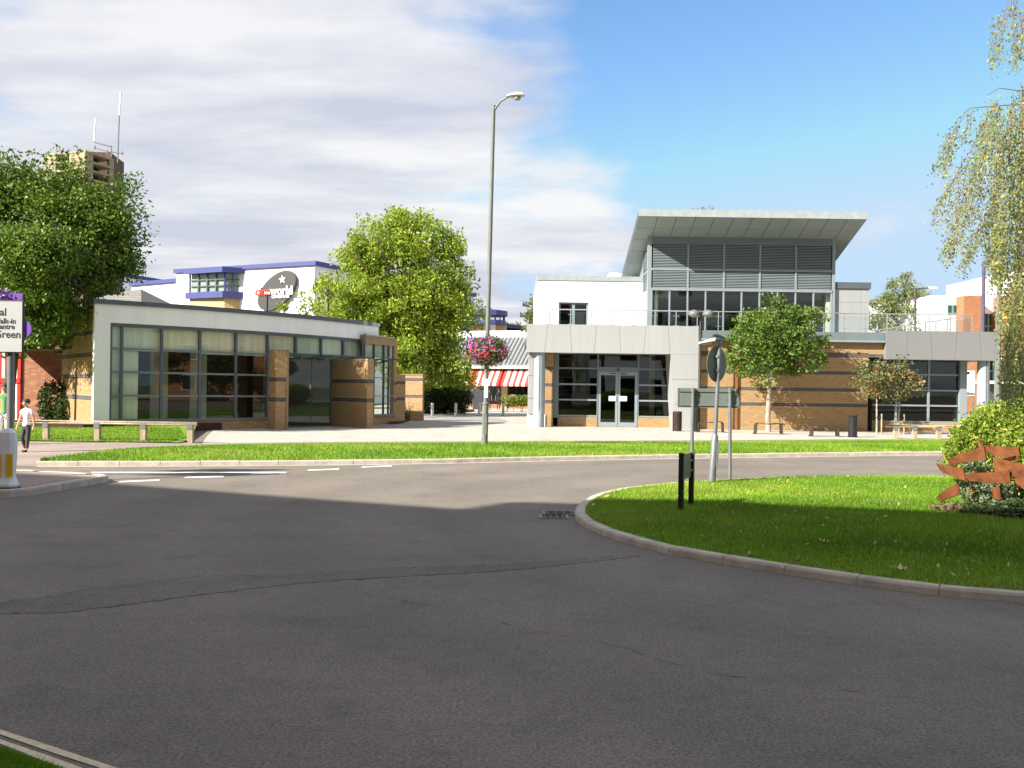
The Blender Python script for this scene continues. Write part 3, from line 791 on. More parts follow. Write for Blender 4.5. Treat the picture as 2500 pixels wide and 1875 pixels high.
pav = thing('pavilion', (-11.5, 36.0, 0), 'low white pavilion with a curved glass front and dark roof edge, beside the timber rail', 'building')
ROWS = [0.40, 1.24, 2.05, 2.85, 3.70]
tg0 = arc_t(268)
tb = arc_t(889)
def arc_strip(mb, t0, t1, z0, z1, o0, o1, n=24, mi=0):
    ts = [t0+(t1-t0)*i/n for i in range(n+1)]
    a, b = [arc(t, o1) for t in ts], [arc(t, o0) for t in ts]
    vs = [(p.x,p.y,z) for z in (z0,z1) for p in a]+[(p.x,p.y,z) for z in (z0,z1) for p in b]; k = n+1
    fs = [(i,i+1,k+i+1,k+i) for i in range(n)]+[(2*k+i+1,2*k+i,3*k+i,3*k+i+1) for i in range(n)]
    fs += [(k+i,k+i+1,3*k+i+1,3*k+i) for i in range(n)]+[(i+1,i,2*k+i,2*k+i+1) for i in range(n)]
    fs += [(0,k,3*k,2*k),(n,2*k+n,3*k+n,k+n)]
    return mb.add(vs, fs, mi)
mb = MB(); arc_strip(mb, 0.0, 1.0, 3.72, 4.34, -0.25, 0.0); build('fascia_wall', mb, M_RENDER, pav, smooth=True)
mb = MB(); arc_strip(mb, 0.0, tg0, 0.0, 3.719, -0.25, 0.0, 4); build('end_wall', mb, M_RENDER, pav)
mb = MB(); arc_strip(mb, -0.004, 0.90, 4.34, 4.50, -0.35, 0.07); build('roof_edge', mb, M_COPE, pav)
for a, b, m in ((.90,.925,M_SLATEL),(.927,.952,M_COPE),(.954,.977,M_PANEL),(.979,1.003,M_PANEL)):
    mb = MB(); arc_strip(mb, a, b, 4.34, 4.49, -0.35, 0.06, 3); build('roof_edge_piece', mb, m, pav)
inn = [arc(i/12, -0.2) for i in range(13)]; far = [arc(i/12, -6.5) for i in range(12,-1,-1)]
mb = MB(); mb.prism([(p.x,p.y) for p in inn+far], 3.75, 4.30); build('roof', mb, M_COPE, pav)
mb = MB(); mb.prism([(p.x,p.y) for p in [arc(i/12,-0.12) for i in range(13)]+far], -0.05, 0.03); build('floor', mb, M_FLOORIN, pav)
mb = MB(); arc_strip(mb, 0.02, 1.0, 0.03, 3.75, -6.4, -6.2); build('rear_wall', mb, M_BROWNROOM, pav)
# side wall of banded brick on the left, and the right end
s0, s1 = arc(0, -0.26), arc(-0.01, -5.2)
brick_wall(pav, s1, s0, 0.1, 4.2, bands=(1.11, 1.86, 2.61, 3.36), seed=3, name='side_wall')
e0, e1 = arc(1.0, -0.3), arc(1.0, -6.4)
mb = MB(); mb.slab(e1, e0, 0, 4.3, 0, .2); build('end_wall', mb, M_RENDER, pav)
# glazing
GP = [268.5, 298, 396, 490, 578, 656, 725, 787, 841, 889]
GT = [arc_t(p) for p in GP]
go = -0.10
mb = MB(); arc_strip(mb, GT[0], 1.0, 3.60, 3.719, -0.16, -0.02); build('head_beam', mb, M_COPE, pav)
mb = MB(); arc_strip(mb, GT[0], GT[5], 0.36, 0.43, -0.18, 0.03); build('sill', mb, M_SLATE, pav)
for i, t in enumerate(GT):
    p_ = arc(t, go); zlo = 0.43 if i <= 5 else 2.82
    w = 0.09 if i else 0.14
    mb = MB(); q_ = arc(t+w/2/(Rr*(th1-th0)), go); s_ = arc(t-w/2/(Rr*(th1-th0)), go)
    mb.slab(s_, q_, zlo, 3.60, -0.05, 0.06); build('mullion', mb, M_COPE, pav)
for k, z in enumerate(ROWS[1:4]):
    for i in range(len(GT)-1):
        if i >= 5 and k < 2: continue
        p_, q_ = arc(GT[i], go+.035), arc(GT[i+1], go+.035)
        mb = MB(); d_ = (q_-p_).normalized()*.05
        mb.slab(p_+d_, q_-d_, z-.035, z+.035, 0, .07); build('transom', mb, M_SLATE, pav)
for i in range(len(GT)-1):
    for k in range(4):
        if i >= 5 and k < 3: continue
        p_, q_ = arc(GT[i], go), arc(GT[i+1], go); d_ = (q_-p_).normalized()*.046
        za, zb = ROWS[k]+.036, ROWS[k+1]-.036
        if k == 3: zb = 3.60
        pane(pav, p_+d_, q_-d_, za, zb)
# blinds behind the top row, pale screen at the left end
for i in range(len(GT)-1):
    p_, q_ = arc(GT[i]+.002, -0.19), arc(GT[i+1]-.002, -0.19)
    mb = MB(); mb.slab(p_, q_, 2.80+rnd.uniform(-.04,.03), 3.62, 0, .03); build('blind', mb, M_BLIND, pav)
ts = arc_t(337, -0.22)
mb = MB(); arc_strip(mb, GT[0]-.01, ts, 0.05, 2.78, -0.26, -0.22, 4); build('screen', mb, M_BLIND, pav)
for t in (0.26, 0.40):
    c = arc(t, -3.0); mb = MB(); mb.box(c.x-.25, c.x+.25, c.y-.25, c.y+.25, .03, 3.75); build('inner_column', mb, M_CREAM, pav)
# brick plinth under the glass
mb = MB()
pl = [arc(GT[0]+(GT[5]-GT[0])*i/5, 0.0) for i in range(6)]
for i in range(5): brick_wall(pav, pl[i], pl[i+1], -0.02, 0.36, seed=20+i, thick=.15, name='plinth')
# brick pier at the entrance: two faces seen
pa, pb_, pc = G(657,1049), G(673,1050.5), G(694,1048)
pa, pb_, pc = Vector(pa[:2]), Vector(pb_[:2]), Vector(pc[:2])
dd = (pc-pb_).normalized(); bk = Vector((-dd.y, dd.x))
pb_ = pb_; pl_ = pb_+bk*0.5
qb = Vector(G(672,1050)[:2]); qa, qc = qb+Vector((-.36,.36)), qb+Vector((.43,.20))
brick_wall(pav, qa, qb, 0, 2.95, bands=(1.11,1.86), seed=32, name='pier', thick=.12)
brick_wall(pav, qb, qc, 0, 2.949, bands=(1.11,1.86), seed=31, name='pier', thick=.12)
brick_wall(pav, qc, qa+(qc-qb), 0, 2.948, bands=(1.11,1.86), seed=30, name='pier', thick=.1)
mb = MB(); mb.prism([tuple(qa), tuple(qb), tuple(qc), tuple(qa+(qc-qb))], 2.95, 3.0); build('pier_cap', mb, M_MORTAR, pav)
# brick wing wall running out to the right of the door
wa, wb = Vector(G(809,1040)[:2]), Vector(G(895,1046.5)[:2])
brick_wall(pav, wa, wb, 0, 2.78, bands=(1.11,1.86), seed=33, name='wing_wall', thick=.3)
wd_ = (wb-wa).normalized(); wn_ = Vector((-wd_.y, wd_.x))
brick_wall(pav, wb+wd_*.004+wn_*.002, wb+wd_*.004+wn_*.30, 0, 2.779, bands=(1.11,1.86), seed=34, name='wing_wall_end', thick=.003)
# door glass between pier and wing wall
da, db = Vector((P(697,1040,38.7).x, 38.7)), wa+Vector((-.03,-.02))
dmid = da.lerp(db, .55)
for p_, q_ in ((da, dmid), (dmid, db)):
    d_ = (q_-p_).normalized()*.012
    pane(pav, p_+d_, q_-d_, 0.03, 2.78, M_GLASSD, name='door')
mb = MB(); mb.slab(da, db, 2.78, 2.86, -.05, .12); build('door_head', mb, M_COPE, pav)
n_ = dmid.lerp(db, -.02)
mb = MB(); mb.slab(da.lerp(dmid,.93), da.lerp(dmid,.99), 1.55, 1.72, -.03, -.015); build('door_notice', mb, M_WPAINT, pav)
mb = MB(); mb.slab(db+Vector((-.05,-.02)), db+Vector((.0,.03)), 0.02, 2.78, -.04, .04); build('door_jamb', mb, M_COPE, pav)
# glass canopy with pointed brackets
ct = [arc_t(p, 0.02) for p in (668, 735, 795, 845, 900, 930)]
for i in range(len(ct)-1):
    a, b = arc(ct[i], .02), arc(ct[i+1], .02); a2, b2 = arc(ct[i], .95), arc(ct[i+1], .95)
    mb = MB(); d_ = (b-a).normalized()*.02
    mb.hexa([(a.x+d_.x,a.y+d_.y,2.80),(b.x-d_.x,b.y-d_.y,2.80),(b2.x-d_.x,b2.y-d_.y,2.90),(a2.x+d_.x,a2.y+d_.y,2.90)], [(a.x+d_.x,a.y+d_.y,2.815),(b.x-d_.x,b.y-d_.y,2.815),(b2.x-d_.x,b2.y-d_.y,2.915),(a2.x+d_.x,a2.y+d_.y,2.915)])
    build('canopy_pane', mb, M_GLASSC, pav)
for t in ct:
    a, b, c = arc(t, .0), arc(t, 1.05), arc(t, .02)
    w = (arc(t+.01)-arc(t)).normalized()*.012
    mb = MB(); mb.hexa([(a.x-w.x,a.y-w.y,2.72),(a.x+w.x,a.y+w.y,2.72),(b.x+w.x,b.y+w.y,2.90),(b.x-w.x,b.y-w.y,2.90)], [(a.x-w.x,a.y-w.y,2.80),(a.x+w.x,a.y+w.y,2.80),(b.x+w.x,b.y+w.y,2.955),(b.x-w.x,b.y-w.y,2.955)])
    build('canopy_bracket', mb, M_SLATEL, pav)
# curved bay to the right: brick head, glass, brick base
bt = [arc_t(p, 0.25) for p in (889, 913, 937, 949, 961)]
bo = 0.25
for i in range(4):
    p_, q_ = arc(bt[i], bo), arc(bt[i+1], bo)
    brick_wall(pav, p_, q_, 3.52, 3.86, seed=40+i, name='bay_head', thick=.2)
    brick_wall(pav, p_, q_, -0.05, 0.36, seed=50+i, name='bay_base', thick=.2)
    mb = MB(); mb.slab(p_, q_, .36, .46, -.05, .2); build('bay_sill', mb, M_SLATE, pav)
    mb = MB(); mb.slab(p_, q_, 3.861, 3.91, -.04, .24); build('bay_cap', mb, M_SLATEL, pav)
    for za, zb in ((.46,1.24),(1.28,2.05),(2.09,2.85),(2.89,3.52)):
        d_ = (q_-p_).normalized()*.03
        pane(pav, p_+d_, q_-d_, za, zb)
    for z in (1.26, 2.07, 2.87):
        mb = MB(); mb.slab(p_, q_, z-.02, z+.02, -.02, .05); build('bay_transom', mb, M_SLATE, pav)
    mb = MB(); d_ = (q_-p_).normalized()*.025
    mb.slab(p_-d_, p_+d_, .46, 3.52, -.03, .06); build('bay_mullion', mb, M_COPE, pav)
mb = MB(); p_ = arc(bt[0], bo+.02); mb.box(p_.x-.05, p_.x+.05, p_.y-.05, p_.y+.05, 3.5, 3.95); build('bay_corner_post', mb, M_SLATE, pav)
for i in range(4):
    p_, q_ = arc(bt[i], bo-.09), arc(bt[i+1], bo-.09); mb = MB(); mb.slab(p_, q_, 2.90, 3.53, 0, .02); build('blind', mb, M_BLIND, pav)
c0, c1 = arc(bt[4], bo), arc(bt[4]+.05, bo-.9)
brick_wall(pav, c0+Vector((.01,0)), c0+Vector((.11,.25)), -.05, 3.86, bands=(1.11,1.86), seed=61, name='bay_side', thick=.2)
brick_wall(pav, c0+Vector((.112,.255)), c0+Vector((.42,1.0)), -.05, 2.25, bands=(1.11,1.86), seed=62, name='bay_side', thick=.2)
c2 = arc(bt[2], -1.2); mb = MB(); mb.box(c2.x-.6, c2.x+.4, c2.y-.1, c2.y+.1, .03, 3.5); build('inner_wall', mb, M_CREAM, pav)

# low banded wall with a slatted gate to the right of the pavilion
lw = thing('garden_wall', (P(975,1010,47).x, 47, 0), 'low buff brick wall with two dark bands between pavilion and hedge', 'wall')
brick_wall(lw, (P(976,1000,47).x, 47.0), (P(1031,1000,46.6).x, 46.6), -0.05, 2.28, bands=(1.21,2.02), seed=71, name='wall')
mb = MB(); mb.slab((P(975.5,1000,47).x, 47.0), (P(1032,1000,46.6).x, 46.6), 2.281, 2.33, -.03, .24); build('coping', mb, M_MORTAR, lw)
for k in range(2):
    mb = MB(); xk = P(971.5+k*4, 1000, 46.9).x; mb.box(xk-.03, xk+.03, 46.75, 46.85, .1, 2.2); build('gate_post', mb, mat('orange_timber', (.45,.24,.07), .8), lw)
mb = MB()
poly = smooth_path([G(950,1037), G(985,1034), G(1009,1019), G(1006,1012), G(1060,1010), G(1140,1007), G(1150,1003), G(1040,1003), G(960,1008), G(950,1037)], .5)
mb.prism([(p_.x,p_.y) for p_ in poly][::-1], 0, .12); build('planting_bed', mb, M_MULCH, kind='structure')

# ------------------------------------------------------------------ leisure building, right
rb = thing('leisure_building', (X(1860,41), 41.0, 0), 'two-storey building of buff brick and white render under a tall raking grey roof with louvres', 'building')
YF = 41.0
xl, xr = X(1287,YF,800), X(1706,YF,830)
ZT, ZB = 4.50, 3.27
def joint_panels(name, tops, bots, z0, z1, y, m, g=.012):
    for i in range(len(tops)-1):
        mb = MB(); mb.panel([(bots[i]+g/2,z0),(bots[i+1]-g/2,z0),(tops[i+1]-g/2,z1),(tops[i]+g/2,z1)], y, y+.04); build(name, mb, m, rb)
tp = [1287,1336.6,1392,1456.6,1512,1577.7,1631.3,1706]; bp_ = [1287,1329.7,1395.9,1450.8,1516.3,1571,1635.7,1706]
joint_panels('fascia_panel', [X(a,YF,795) for a in tp], [X(a,YF,862) for a in bp_], ZB, ZT, YF, M_PANEL)
mb = MB(); mb.box(xl+.004, xr-.004, YF+.045, YF+1.45, ZB+.01, ZT-.01); build('fascia_core', mb, M_PANEL, rb)
# right leg of the portal: panels with a raking inner edge
lx0 = [X(1637,YF,866), X(1641,YF,926), X(1644.6,YF,986), X(1648,YF,1050)]; lz = [ZB, 2.17, 1.08, 0.0]
for i in range(3):
    g = .006
    mb = MB(); mb.panel([(lx0[i+1],lz[i+1]+g),(xr,lz[i+1]+g),(xr,lz[i]-g),(lx0[i],lz[i]-g)], YF, YF+.04); build('leg_panel', mb, M_PANEL, rb)
mb = MB(); mb.panel([(lx0[3]+.01,0.0),(xr-.004,0.0),(xr-.004,ZB),(lx0[0]+.01,ZB)], YF+.045, YF+1.45); build('leg_core', mb, M_PANEL, rb)
# left leg and round column
for i, (za, zb) in enumerate(((.55,1.25),(1.26,2.25),(2.26,3.05),(3.06,3.27))):
    mb = MB(); mb.box(X(1290,41.9), X(1302,41.9), 41.9, 43.2, za+.006, zb-.006); build('leg_panel', mb, M_PANEL, rb)
mb = MB(); mb.box(X(1289,41.9), X(1332,41.9), 41.95, 43.4, 0, .54); build('leg_base', mb, M_RENDER, rb)
def round_column(px0, px1, y, z0, z1):
    r_ = (X(px1,y)-X(px0,y))/2; cx = (X(px1,y)+X(px0,y))/2
    mb = MB(); mb.lathe((cx,y,0), [(r_*1.02,z0),(r_*1.02,z0+.72),(r_,z0+.722),(r_,z1)], 28); c = build('column', mb, mat('column_grey', (.30,.34,.36), .4), rb, smooth=True)
    mb = MB(); mb.box(cx-.008, cx+.008, y-r_-.012, y-r_+.01, z0+.73, z1); build('column_joint', mb, M_COPE, c)
round_column(1302.5, 1329.7, 41.35, 0.0, ZB)
brick_wall(rb, (X(1331,42.0), 42.0), (X(1351,42.0), 42.0), 0.0, ZB, bands=(1.11,1.86,2.61), seed=81, name='reveal_wall', thick=.3)
# recessed shopfront
YG = 42.5
def zr(py, px=1500, y=YG): return P(px, py, y).z
gx = [X(1351,YG), X(1363,YG), X(1459,YG), X(1557.5,YG), X(1643,YG)]
gz = [.49, 1.21, 1.91, 2.63, 3.27]
mb = MB(); mb.box(gx[0], gx[1], YG-.25, YG+.1, .40, ZB); build('jamb', mb, M_SLATE, rb)
for a in (gx[2], gx[3]):
    mb = MB(); mb.box(a-.035, a+.035, YG-.06, YG+.06, .05, ZB); build('mullion', mb, M_SLATE, rb)
for (a, b) in ((gx[1], gx[2]-.035), (gx[3]+.035, gx[4])):
    for z in gz[:4]:
        mb = MB(); mb.box(a, b, YG-.05, YG+.05, z-.035, z+.035); build('transom', mb, M_SLATEL if z < 2.5 else M_SLATE, rb)
    for k in range(4): pane(rb, (a+.003,YG), (b-.003,YG), gz[k]+.036, gz[k+1]-.036 if k < 3 else ZB, M_GLASSD)
    brick_wall(rb, (a-.02,YG-.08), (b+.02,YG-.08), 0.0, .44, seed=85+int(a*3)%7, name='plinth', thick=.2)
mb = MB(); mb.box(gx[2]+.035, gx[3]-.035, YG-.06, YG+.06, 2.5, 2.7); dh = build('door_head', mb, M_SLATE, rb)
pane(rb, (gx[2]+.036,YG), (gx[3]-.036,YG), 2.70, ZB, M_GLASSD)
dx0, dx1 = gx[2]+.04, gx[3]-.04; dm = (dx0+dx1)/2
for s, (a, b) in enumerate(((dx0, dm-.008), (dm+.008, dx1))):
    mb = MB(); f = .10
    mb.box(a, a+f, YG-.05, YG+.02, .02, 2.49); mb.box(b-f, b, YG-.05, YG+.02, .02, 2.49); mb.box(a+f, b-f, YG-.05, YG+.02, .02, .22); mb.box(a+f, b-f, YG-.05, YG+.02, 2.34, 2.49)
    d_ = build('door', mb, M_SLATEL, rb)
    pane(d_, (a+f,YG-.01), (b-f,YG-.01), .22, 2.34, M_GLASSD)
    mb = MB(); c = b-f if s == 0 else a+f
    if s == 0: mb.box(c-.30, c+.02, YG-.08, YG-.055, 1.18, 1.40)
    else: mb.box(c-.02, c+.30, YG-.08, YG-.055, 1.18, 1.40)
    build('door_notice', mb, M_WPAINT, d_)
    mb = MB(); mb.box(c-.02 if s else c-.28, c+.28 if s else c+.02, YG-.075, YG-.055, 2.40, 2.43); build('vent', mb, M_BLACK, d_)
mb = MB(); mb.box(dm-.05, dm+.05, YG-.1, YG-.06, 2.56, 2.63); build('door_sensor', mb, M_BLACK, rb)
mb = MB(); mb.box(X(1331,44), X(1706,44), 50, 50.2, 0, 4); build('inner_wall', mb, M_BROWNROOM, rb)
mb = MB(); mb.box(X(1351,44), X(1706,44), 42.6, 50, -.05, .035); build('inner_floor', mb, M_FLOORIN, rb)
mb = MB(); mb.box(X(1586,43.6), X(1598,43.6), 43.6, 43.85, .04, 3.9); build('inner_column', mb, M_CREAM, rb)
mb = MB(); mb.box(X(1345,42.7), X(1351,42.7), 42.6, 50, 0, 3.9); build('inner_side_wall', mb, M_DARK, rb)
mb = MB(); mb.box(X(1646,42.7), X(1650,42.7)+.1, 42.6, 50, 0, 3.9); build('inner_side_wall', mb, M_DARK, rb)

# long brick wall
YW = 41.3
BZ = (1.11, 1.82, 2.59, 3.34)
brick_wall(rb, (X(1704,YW), YW), (X(2119,YW,960), YW), -0.05, 3.90, bands=BZ, seed=91, name='front_wall', thick=.35)
brick_wall(rb, (X(2119,YW,960)-.002, YW), (X(2166,YW,850), YW), 3.26, 3.90, bands=BZ, seed=92, name='wall_over_window', thick=.35)
mb = MB(); mb.box(X(1794.5,YW), X(1800,YW), YW-.10, YW-.02, 0, 3.9); build('downpipe', mb, mat('brown_pipe', (.26,.10,.04), .5), rb)
xb0, xb1 = xr+.01, X(2163,YF,820)
mb = MB(); mb.box(xb0, xb1, YF+.12, YF+.5, 3.99, 4.34); build('parapet_band', mb, M_SLATE, rb)
mb = MB(); mb.box(xb0, xb1, YF+.05, YF+.5, 3.905, 3.985); build('parapet_ledge', mb, M_SLATEL, rb)
# window bay at the right end
YR = 42.2
wx = [X(2119,YR,960), X(2187,YR,960), X(2266,YR,960), X(2340,YR,960)]; wz = [.44, 1.17, 1.85, 2.55, 3.20]
for a in wx[1:3]:
    mb = MB(); mb.box(a-.045, a+.045, YR-.06, YR+.06, wz[0], 3.3); build('mullion', mb, M_SLATEL, rb)
mb = MB(); mb.box(wx[3]-.02, wx[3]+.28, YR-.2, YR+.15, 0, 3.3); build('corner_post', mb, M_SLATEL, rb)
for z in wz[:4]:
    for i in range(3):
        mb = MB(); mb.box(wx[i]+(.046 if i else 0), wx[i+1]-.046 if i<2 else wx[i+1]-.021, YR-.05, YR+.05, z-.035, z+.035); build('transom', mb, M_SLATEL, rb)
for i in range(3):
    for k in range(4):
        pane(rb, (wx[i]+.047,YR), (wx[i+1]-.047 if i<2 else wx[i+1]-.022,YR), wz[k]+.036, wz[k+1]-.036 if k<3 else 3.29, M_GLASSD)
brick_wall(rb, (wx[0],YR-.1), (wx[3]-.03,YR-.1), -0.05, .40, seed=95, name='plinth', thick=.3)
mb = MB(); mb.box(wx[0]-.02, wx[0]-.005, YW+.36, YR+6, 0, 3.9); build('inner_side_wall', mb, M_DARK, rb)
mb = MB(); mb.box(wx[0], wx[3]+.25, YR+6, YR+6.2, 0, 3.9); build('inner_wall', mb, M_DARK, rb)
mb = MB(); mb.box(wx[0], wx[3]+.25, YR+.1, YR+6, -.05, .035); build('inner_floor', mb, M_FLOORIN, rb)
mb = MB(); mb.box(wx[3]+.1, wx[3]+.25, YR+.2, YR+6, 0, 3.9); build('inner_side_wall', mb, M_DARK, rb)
tB = [2163,2218,2272,2337,2392,2436]; bB = [2163,2211,2276.5,2331,2396,2436]
ZTB, ZBB = 4.43, 3.18
joint_panels('fascia_panel', [X(a,YF,810) for a in tB], [X(a,YF,877) for a in bB], ZBB, ZTB, YF, M_PANELD)
mb = MB(); mb.box(X(2163,YF,840)+.02, X(2436,YF,840)-.02, YF+.045, YF+4, ZBB+.01, ZTB-.01); build('fascia_core', mb, M_PANELD, rb)
round_column(2386, 2414.5, 41.45, 0.0, ZBB)
# terrace deck over the ground floor
mb = MB(); mb.box(xl+.05, X(2163,YF,840), YF+1.46, 54, 3.93, 4.30); build('terrace_deck', mb, M_COPE, rb)
mb = MB(); mb.box(X(2163,YF,840)+.01, X(2372,YF,840), YF+4.01, 54, 3.4, 4.30); build('terrace_deck', mb, M_COPE, rb)
mb = MB(); mb.box(X(2320,48), X(2330,48), 48.2, 54, 0, 3.4); build('rear_wall', mb, M_SLATE, rb)

# upper tower with louvres
YT = 43.8
tx0, tx1 = X(1582,YT,620), X(2040,YT,620)
bx = [X(1592,YT,640)]; bx = [bx[0]+(X(2031,YT,650)-bx[0])*i/5 for i in range(6)]
ZS = [4.30, 6.32, 6.45, 7.27, 7.38, 8.49]
for a, b in ((tx0, bx[0]-.02), (bx[5]+.02, tx1)):
    mb = MB(); mb.box(a, b, YT, YT+.3, 4.3, 8.86); build('corner_post', mb, M_SLATEL, rb)
mb = MB(); mb.box(bx[0]-.02, bx[5]+.02, YT+.01, YT+.3, 8.49, 8.9); build('header', mb, M_SLATE, rb)
mb = MB(); mb.box(bx[0]-.02, bx[5]+.02, YT-.02, YT+.2, 7.275, 7.375); build('mid_rail', mb, M_SLATEL, rb)
mb = MB(); mb.box(bx[0]-.02, bx[5]+.02, YT-.03, YT+.2, 6.34, 6.455); build('bottom_rail', mb, M_SLATEL, rb)
for a in bx[1:5]:
    mb = MB(); mb.box(a-.04, a+.04, YT-.03, YT+.2, 6.456, 8.489); build('louvre_post', mb, M_SLATEL, rb)
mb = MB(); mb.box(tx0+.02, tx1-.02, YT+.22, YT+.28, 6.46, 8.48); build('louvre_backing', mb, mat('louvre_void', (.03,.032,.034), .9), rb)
def slat_run(n, z0, z1):
    L = bx[1]-bx[0]-.09; ph = (z1-z0)/n
    for i in range(n):
        zc_ = z0+(i+.5)*ph
        for k in range(5):
            if i == 0 and k == 0:
                x0 = bx[0]+.045; h = ph*.40
                mb = MB(); mb.hexa([(x0,YT+.0,zc_-h),(x0+L,YT+.0,zc_-h),(x0+L,YT+.10,zc_+h-.008),(x0,YT+.10,zc_+h-.008)], [(x0,YT+.0,zc_-h+.030),(x0+L,YT+.0,zc_-h+.030),(x0+L,YT+.10,zc_+h),(x0,YT+.10,zc_+h)])
                first = build('louvre_slat', mb, M_SLATEL, rb)
            else: copy_at(first, (k*(bx[1]-bx[0]), 0, i*ph), rb)
slat_run(15, 7.385, 8.485); slat_run(11, 6.46, 7.27)
# left flank of the tower: louvres seen at a slant
mb = MB(); mb.box(tx0+.06, tx0+.12, YT+.3, 52, 4.3, 8.2); build('flank_wall', mb, M_SLATEL, rb)
for k, (ya, yb) in enumerate(((YT+.35,YT+1.1),(YT+1.2,YT+1.95))):
    for n_, z0, z1 in ((15,7.385,8.2),(11,6.46,7.27)):
        ph = (z1-z0)/n_
        for i in range(n_):
            zz = z0+i*ph
            if k == 0 and i == 0:
                mb = MB(); mb.hexa([(tx0,ya,zz),(tx0,yb,zz),(tx0+.06,yb,zz+.05),(tx0+.06,ya,zz+.05)][::-1], [(tx0,ya,zz+.022),(tx0,yb,zz+.022),(tx0+.06,yb,zz+.065),(tx0+.06,ya,zz+.065)][::-1]); f0 = build('flank_slat', mb, M_SLATEL, rb)
                if n_ == 15: fa = f0
                else: fb = f0
            else: copy_at(fa if n_ == 15 else fb, (0, k*.85, i*ph), rb)
mb = MB(); mb.box(tx1-.12, tx1-.06, YT+.3, 52, 4.3, 8.2); build('flank_wall', mb, M_SLATEL, rb)
# tower glazing: ten tall panes over the terrace
for i in range(11):
    a = bx[0]+(bx[5]-bx[0])*i/10
    mb = MB(); mb.box(a-.035, a+.035, YT-.01, YT+.09, 4.31, 6.339); build('mullion', mb, M_SLATEL, rb)
    if i < 10: pane(rb, (a+.036,YT+.04), (a+(bx[1]-bx[0])/2-.036,YT+.04), 4.31, 6.335, M_GLASSD if i not in (0,9) else M_GLASS)
for px_ in ((1597,1605), (2015,2027)):
    mb = MB(); mb.box(X(px_[0],44.2,760), X(px_[1],44.2,760), 44.1, 44.35, 4.31, 6.45); build('inner_column', mb, M_CREAM, rb)
mb = MB(); mb.box(tx0+.13, tx1-.13, 44.0, 51, 6.36, 6.44); build('inner_ceiling', mb, M_CREAM, rb)
mb = MB(); mb.box(tx0+.13, tx1-.13, 51, 51.2, 4.3, 6.44); build('inner_wall', mb, M_BROWNROOM, rb)
for k in range(5):
    mb = MB(); mb.box(tx0+.2, tx1-.2, 45+k*1.2, 45.15+k*1.2, 6.1, 6.34); build('ceiling_beam', mb, M_CREAM, rb)
# raking roof
rx0, rx1, RY0, RY1, RZ0, SL = X(1560,42,527), X(2117.5,42,536), 42.0, 51.5, 9.45, 0.33
def rz(y): return RZ0-(y-RY0)*SL
mb = MB(); th = .30
mb.hexa([(rx0,RY0,rz(RY0)+.012),(rx1,RY0,rz(RY0)+.012),(rx1,RY1,rz(RY1)+.012),(rx0,RY1,rz(RY1)+.012)], [(rx0,RY0,rz(RY0)+th),(rx1,RY0,rz(RY0)+th),(rx1,RY1,rz(RY1)+th),(rx0,RY1,rz(RY1)+th)])
build('roof', mb, M_COPE, rb)
mb = MB(); mb.box(rx0-.02, rx1+.02, RY0-.03, RY0-.002, RZ0-.01, RZ0+.315); build('roof_fascia', mb, mat('coping_pale', (.31,.345,.345), .5), rb)
ys = [42.01, 43.05, 44.1, 45.3, 46.5, 47.7, 49.0]
for j in range(len(ys)-1):
    for i in range(12):
        xa, xb_ = rx0+(rx1-rx0)*i/12+.014, rx0+(rx1-rx0)*(i+1)/12-.014
        if j >= 2 and not (i == 0 or i == 11): continue
        a, b = ys[j]+.014, ys[j+1]-.014
        mb = MB(); mb.hexa([(xa,a,rz(a)-.012),(xb_,a,rz(a)-.012),(xb_,b,rz(b)-.012),(xa,b,rz(b)-.012)], [(xa,a,rz(a)+.008),(xb_,a,rz(a)+.008),(xb_,b,rz(b)+.008),(xa,b,rz(b)+.008)])
        build('soffit_panel', mb, M_SOFFIT, rb)
# white upper wing on the left
YV = 46.0
vx0 = X(1312,YV,690)
wx0, wx1, wzz0, wzz1 = X(1364,YV,760), X(1436.5,YV,760), 4.55, Z(1400,738,YV)
mb = MB()
mb.box(vx0, wx0, YV, YV+.3, 4.3, 6.98); mb.box(wx1, tx0+.06, YV, YV+.3, 4.3, 6.98); mb.box(wx0, wx1, YV, YV+.3, wzz1, 6.98); mb.box(wx0, wx1, YV, YV+.3, 4.3, wzz0)
mb.box(vx0, vx0+.3, YV+.3, 54, 4.3, 6.98); build('upper_wall', mb, M_RENDER, rb)
mb = MB(); mb.box(vx0-.03, tx0+.05, YV-.04, 54, 6.985, 7.22); build('upper_coping', mb, mat('coping_pale', (.31,.345,.345), .5), rb)
fr = MB(); f = .09
fr.box(wx0, wx0+f, YV+.1, YV+.2, wzz0, wzz1); fr.box(wx1-f, wx1, YV+.1, YV+.2, wzz0, wzz1); mx_ = (wx0+wx1)/2
fr.box(mx_-.07, mx_+.07, YV+.1, YV+.2, wzz0, wzz1)
for a, b in ((wx0+f, mx_-.07), (mx_+.07, wx1-f)): fr.box(a, b, YV+.1, YV+.2, wzz0, wzz0+.28); fr.box(a, b, YV+.1, YV+.2, wzz1-.08, wzz1)
w_ = build('window', fr, M_SLATEL, rb)
for a, b in ((wx0+f, mx_-.07), (mx_+.07, wx1-f)): pane(w_, (a,YV+.14), (b,YV+.14), wzz0+.28, wzz1-.08, M_GLASSD)
mb = MB(); mb.box(wx0-.2, wx1+.2, YV+2, YV+2.1, 4.3, 6.9); build('inner_wall', mb, M_DARK, rb)
ac = MB(); ac.box(X(1488,49,665), X(1510,49,665), 49, 50, 7.22, 7.78); ac.box(X(1511,49,665), X(1520,49,665), 49, 49.6, 7.22, 7.74); build('roof_unit', ac, M_WPAINT, rb)
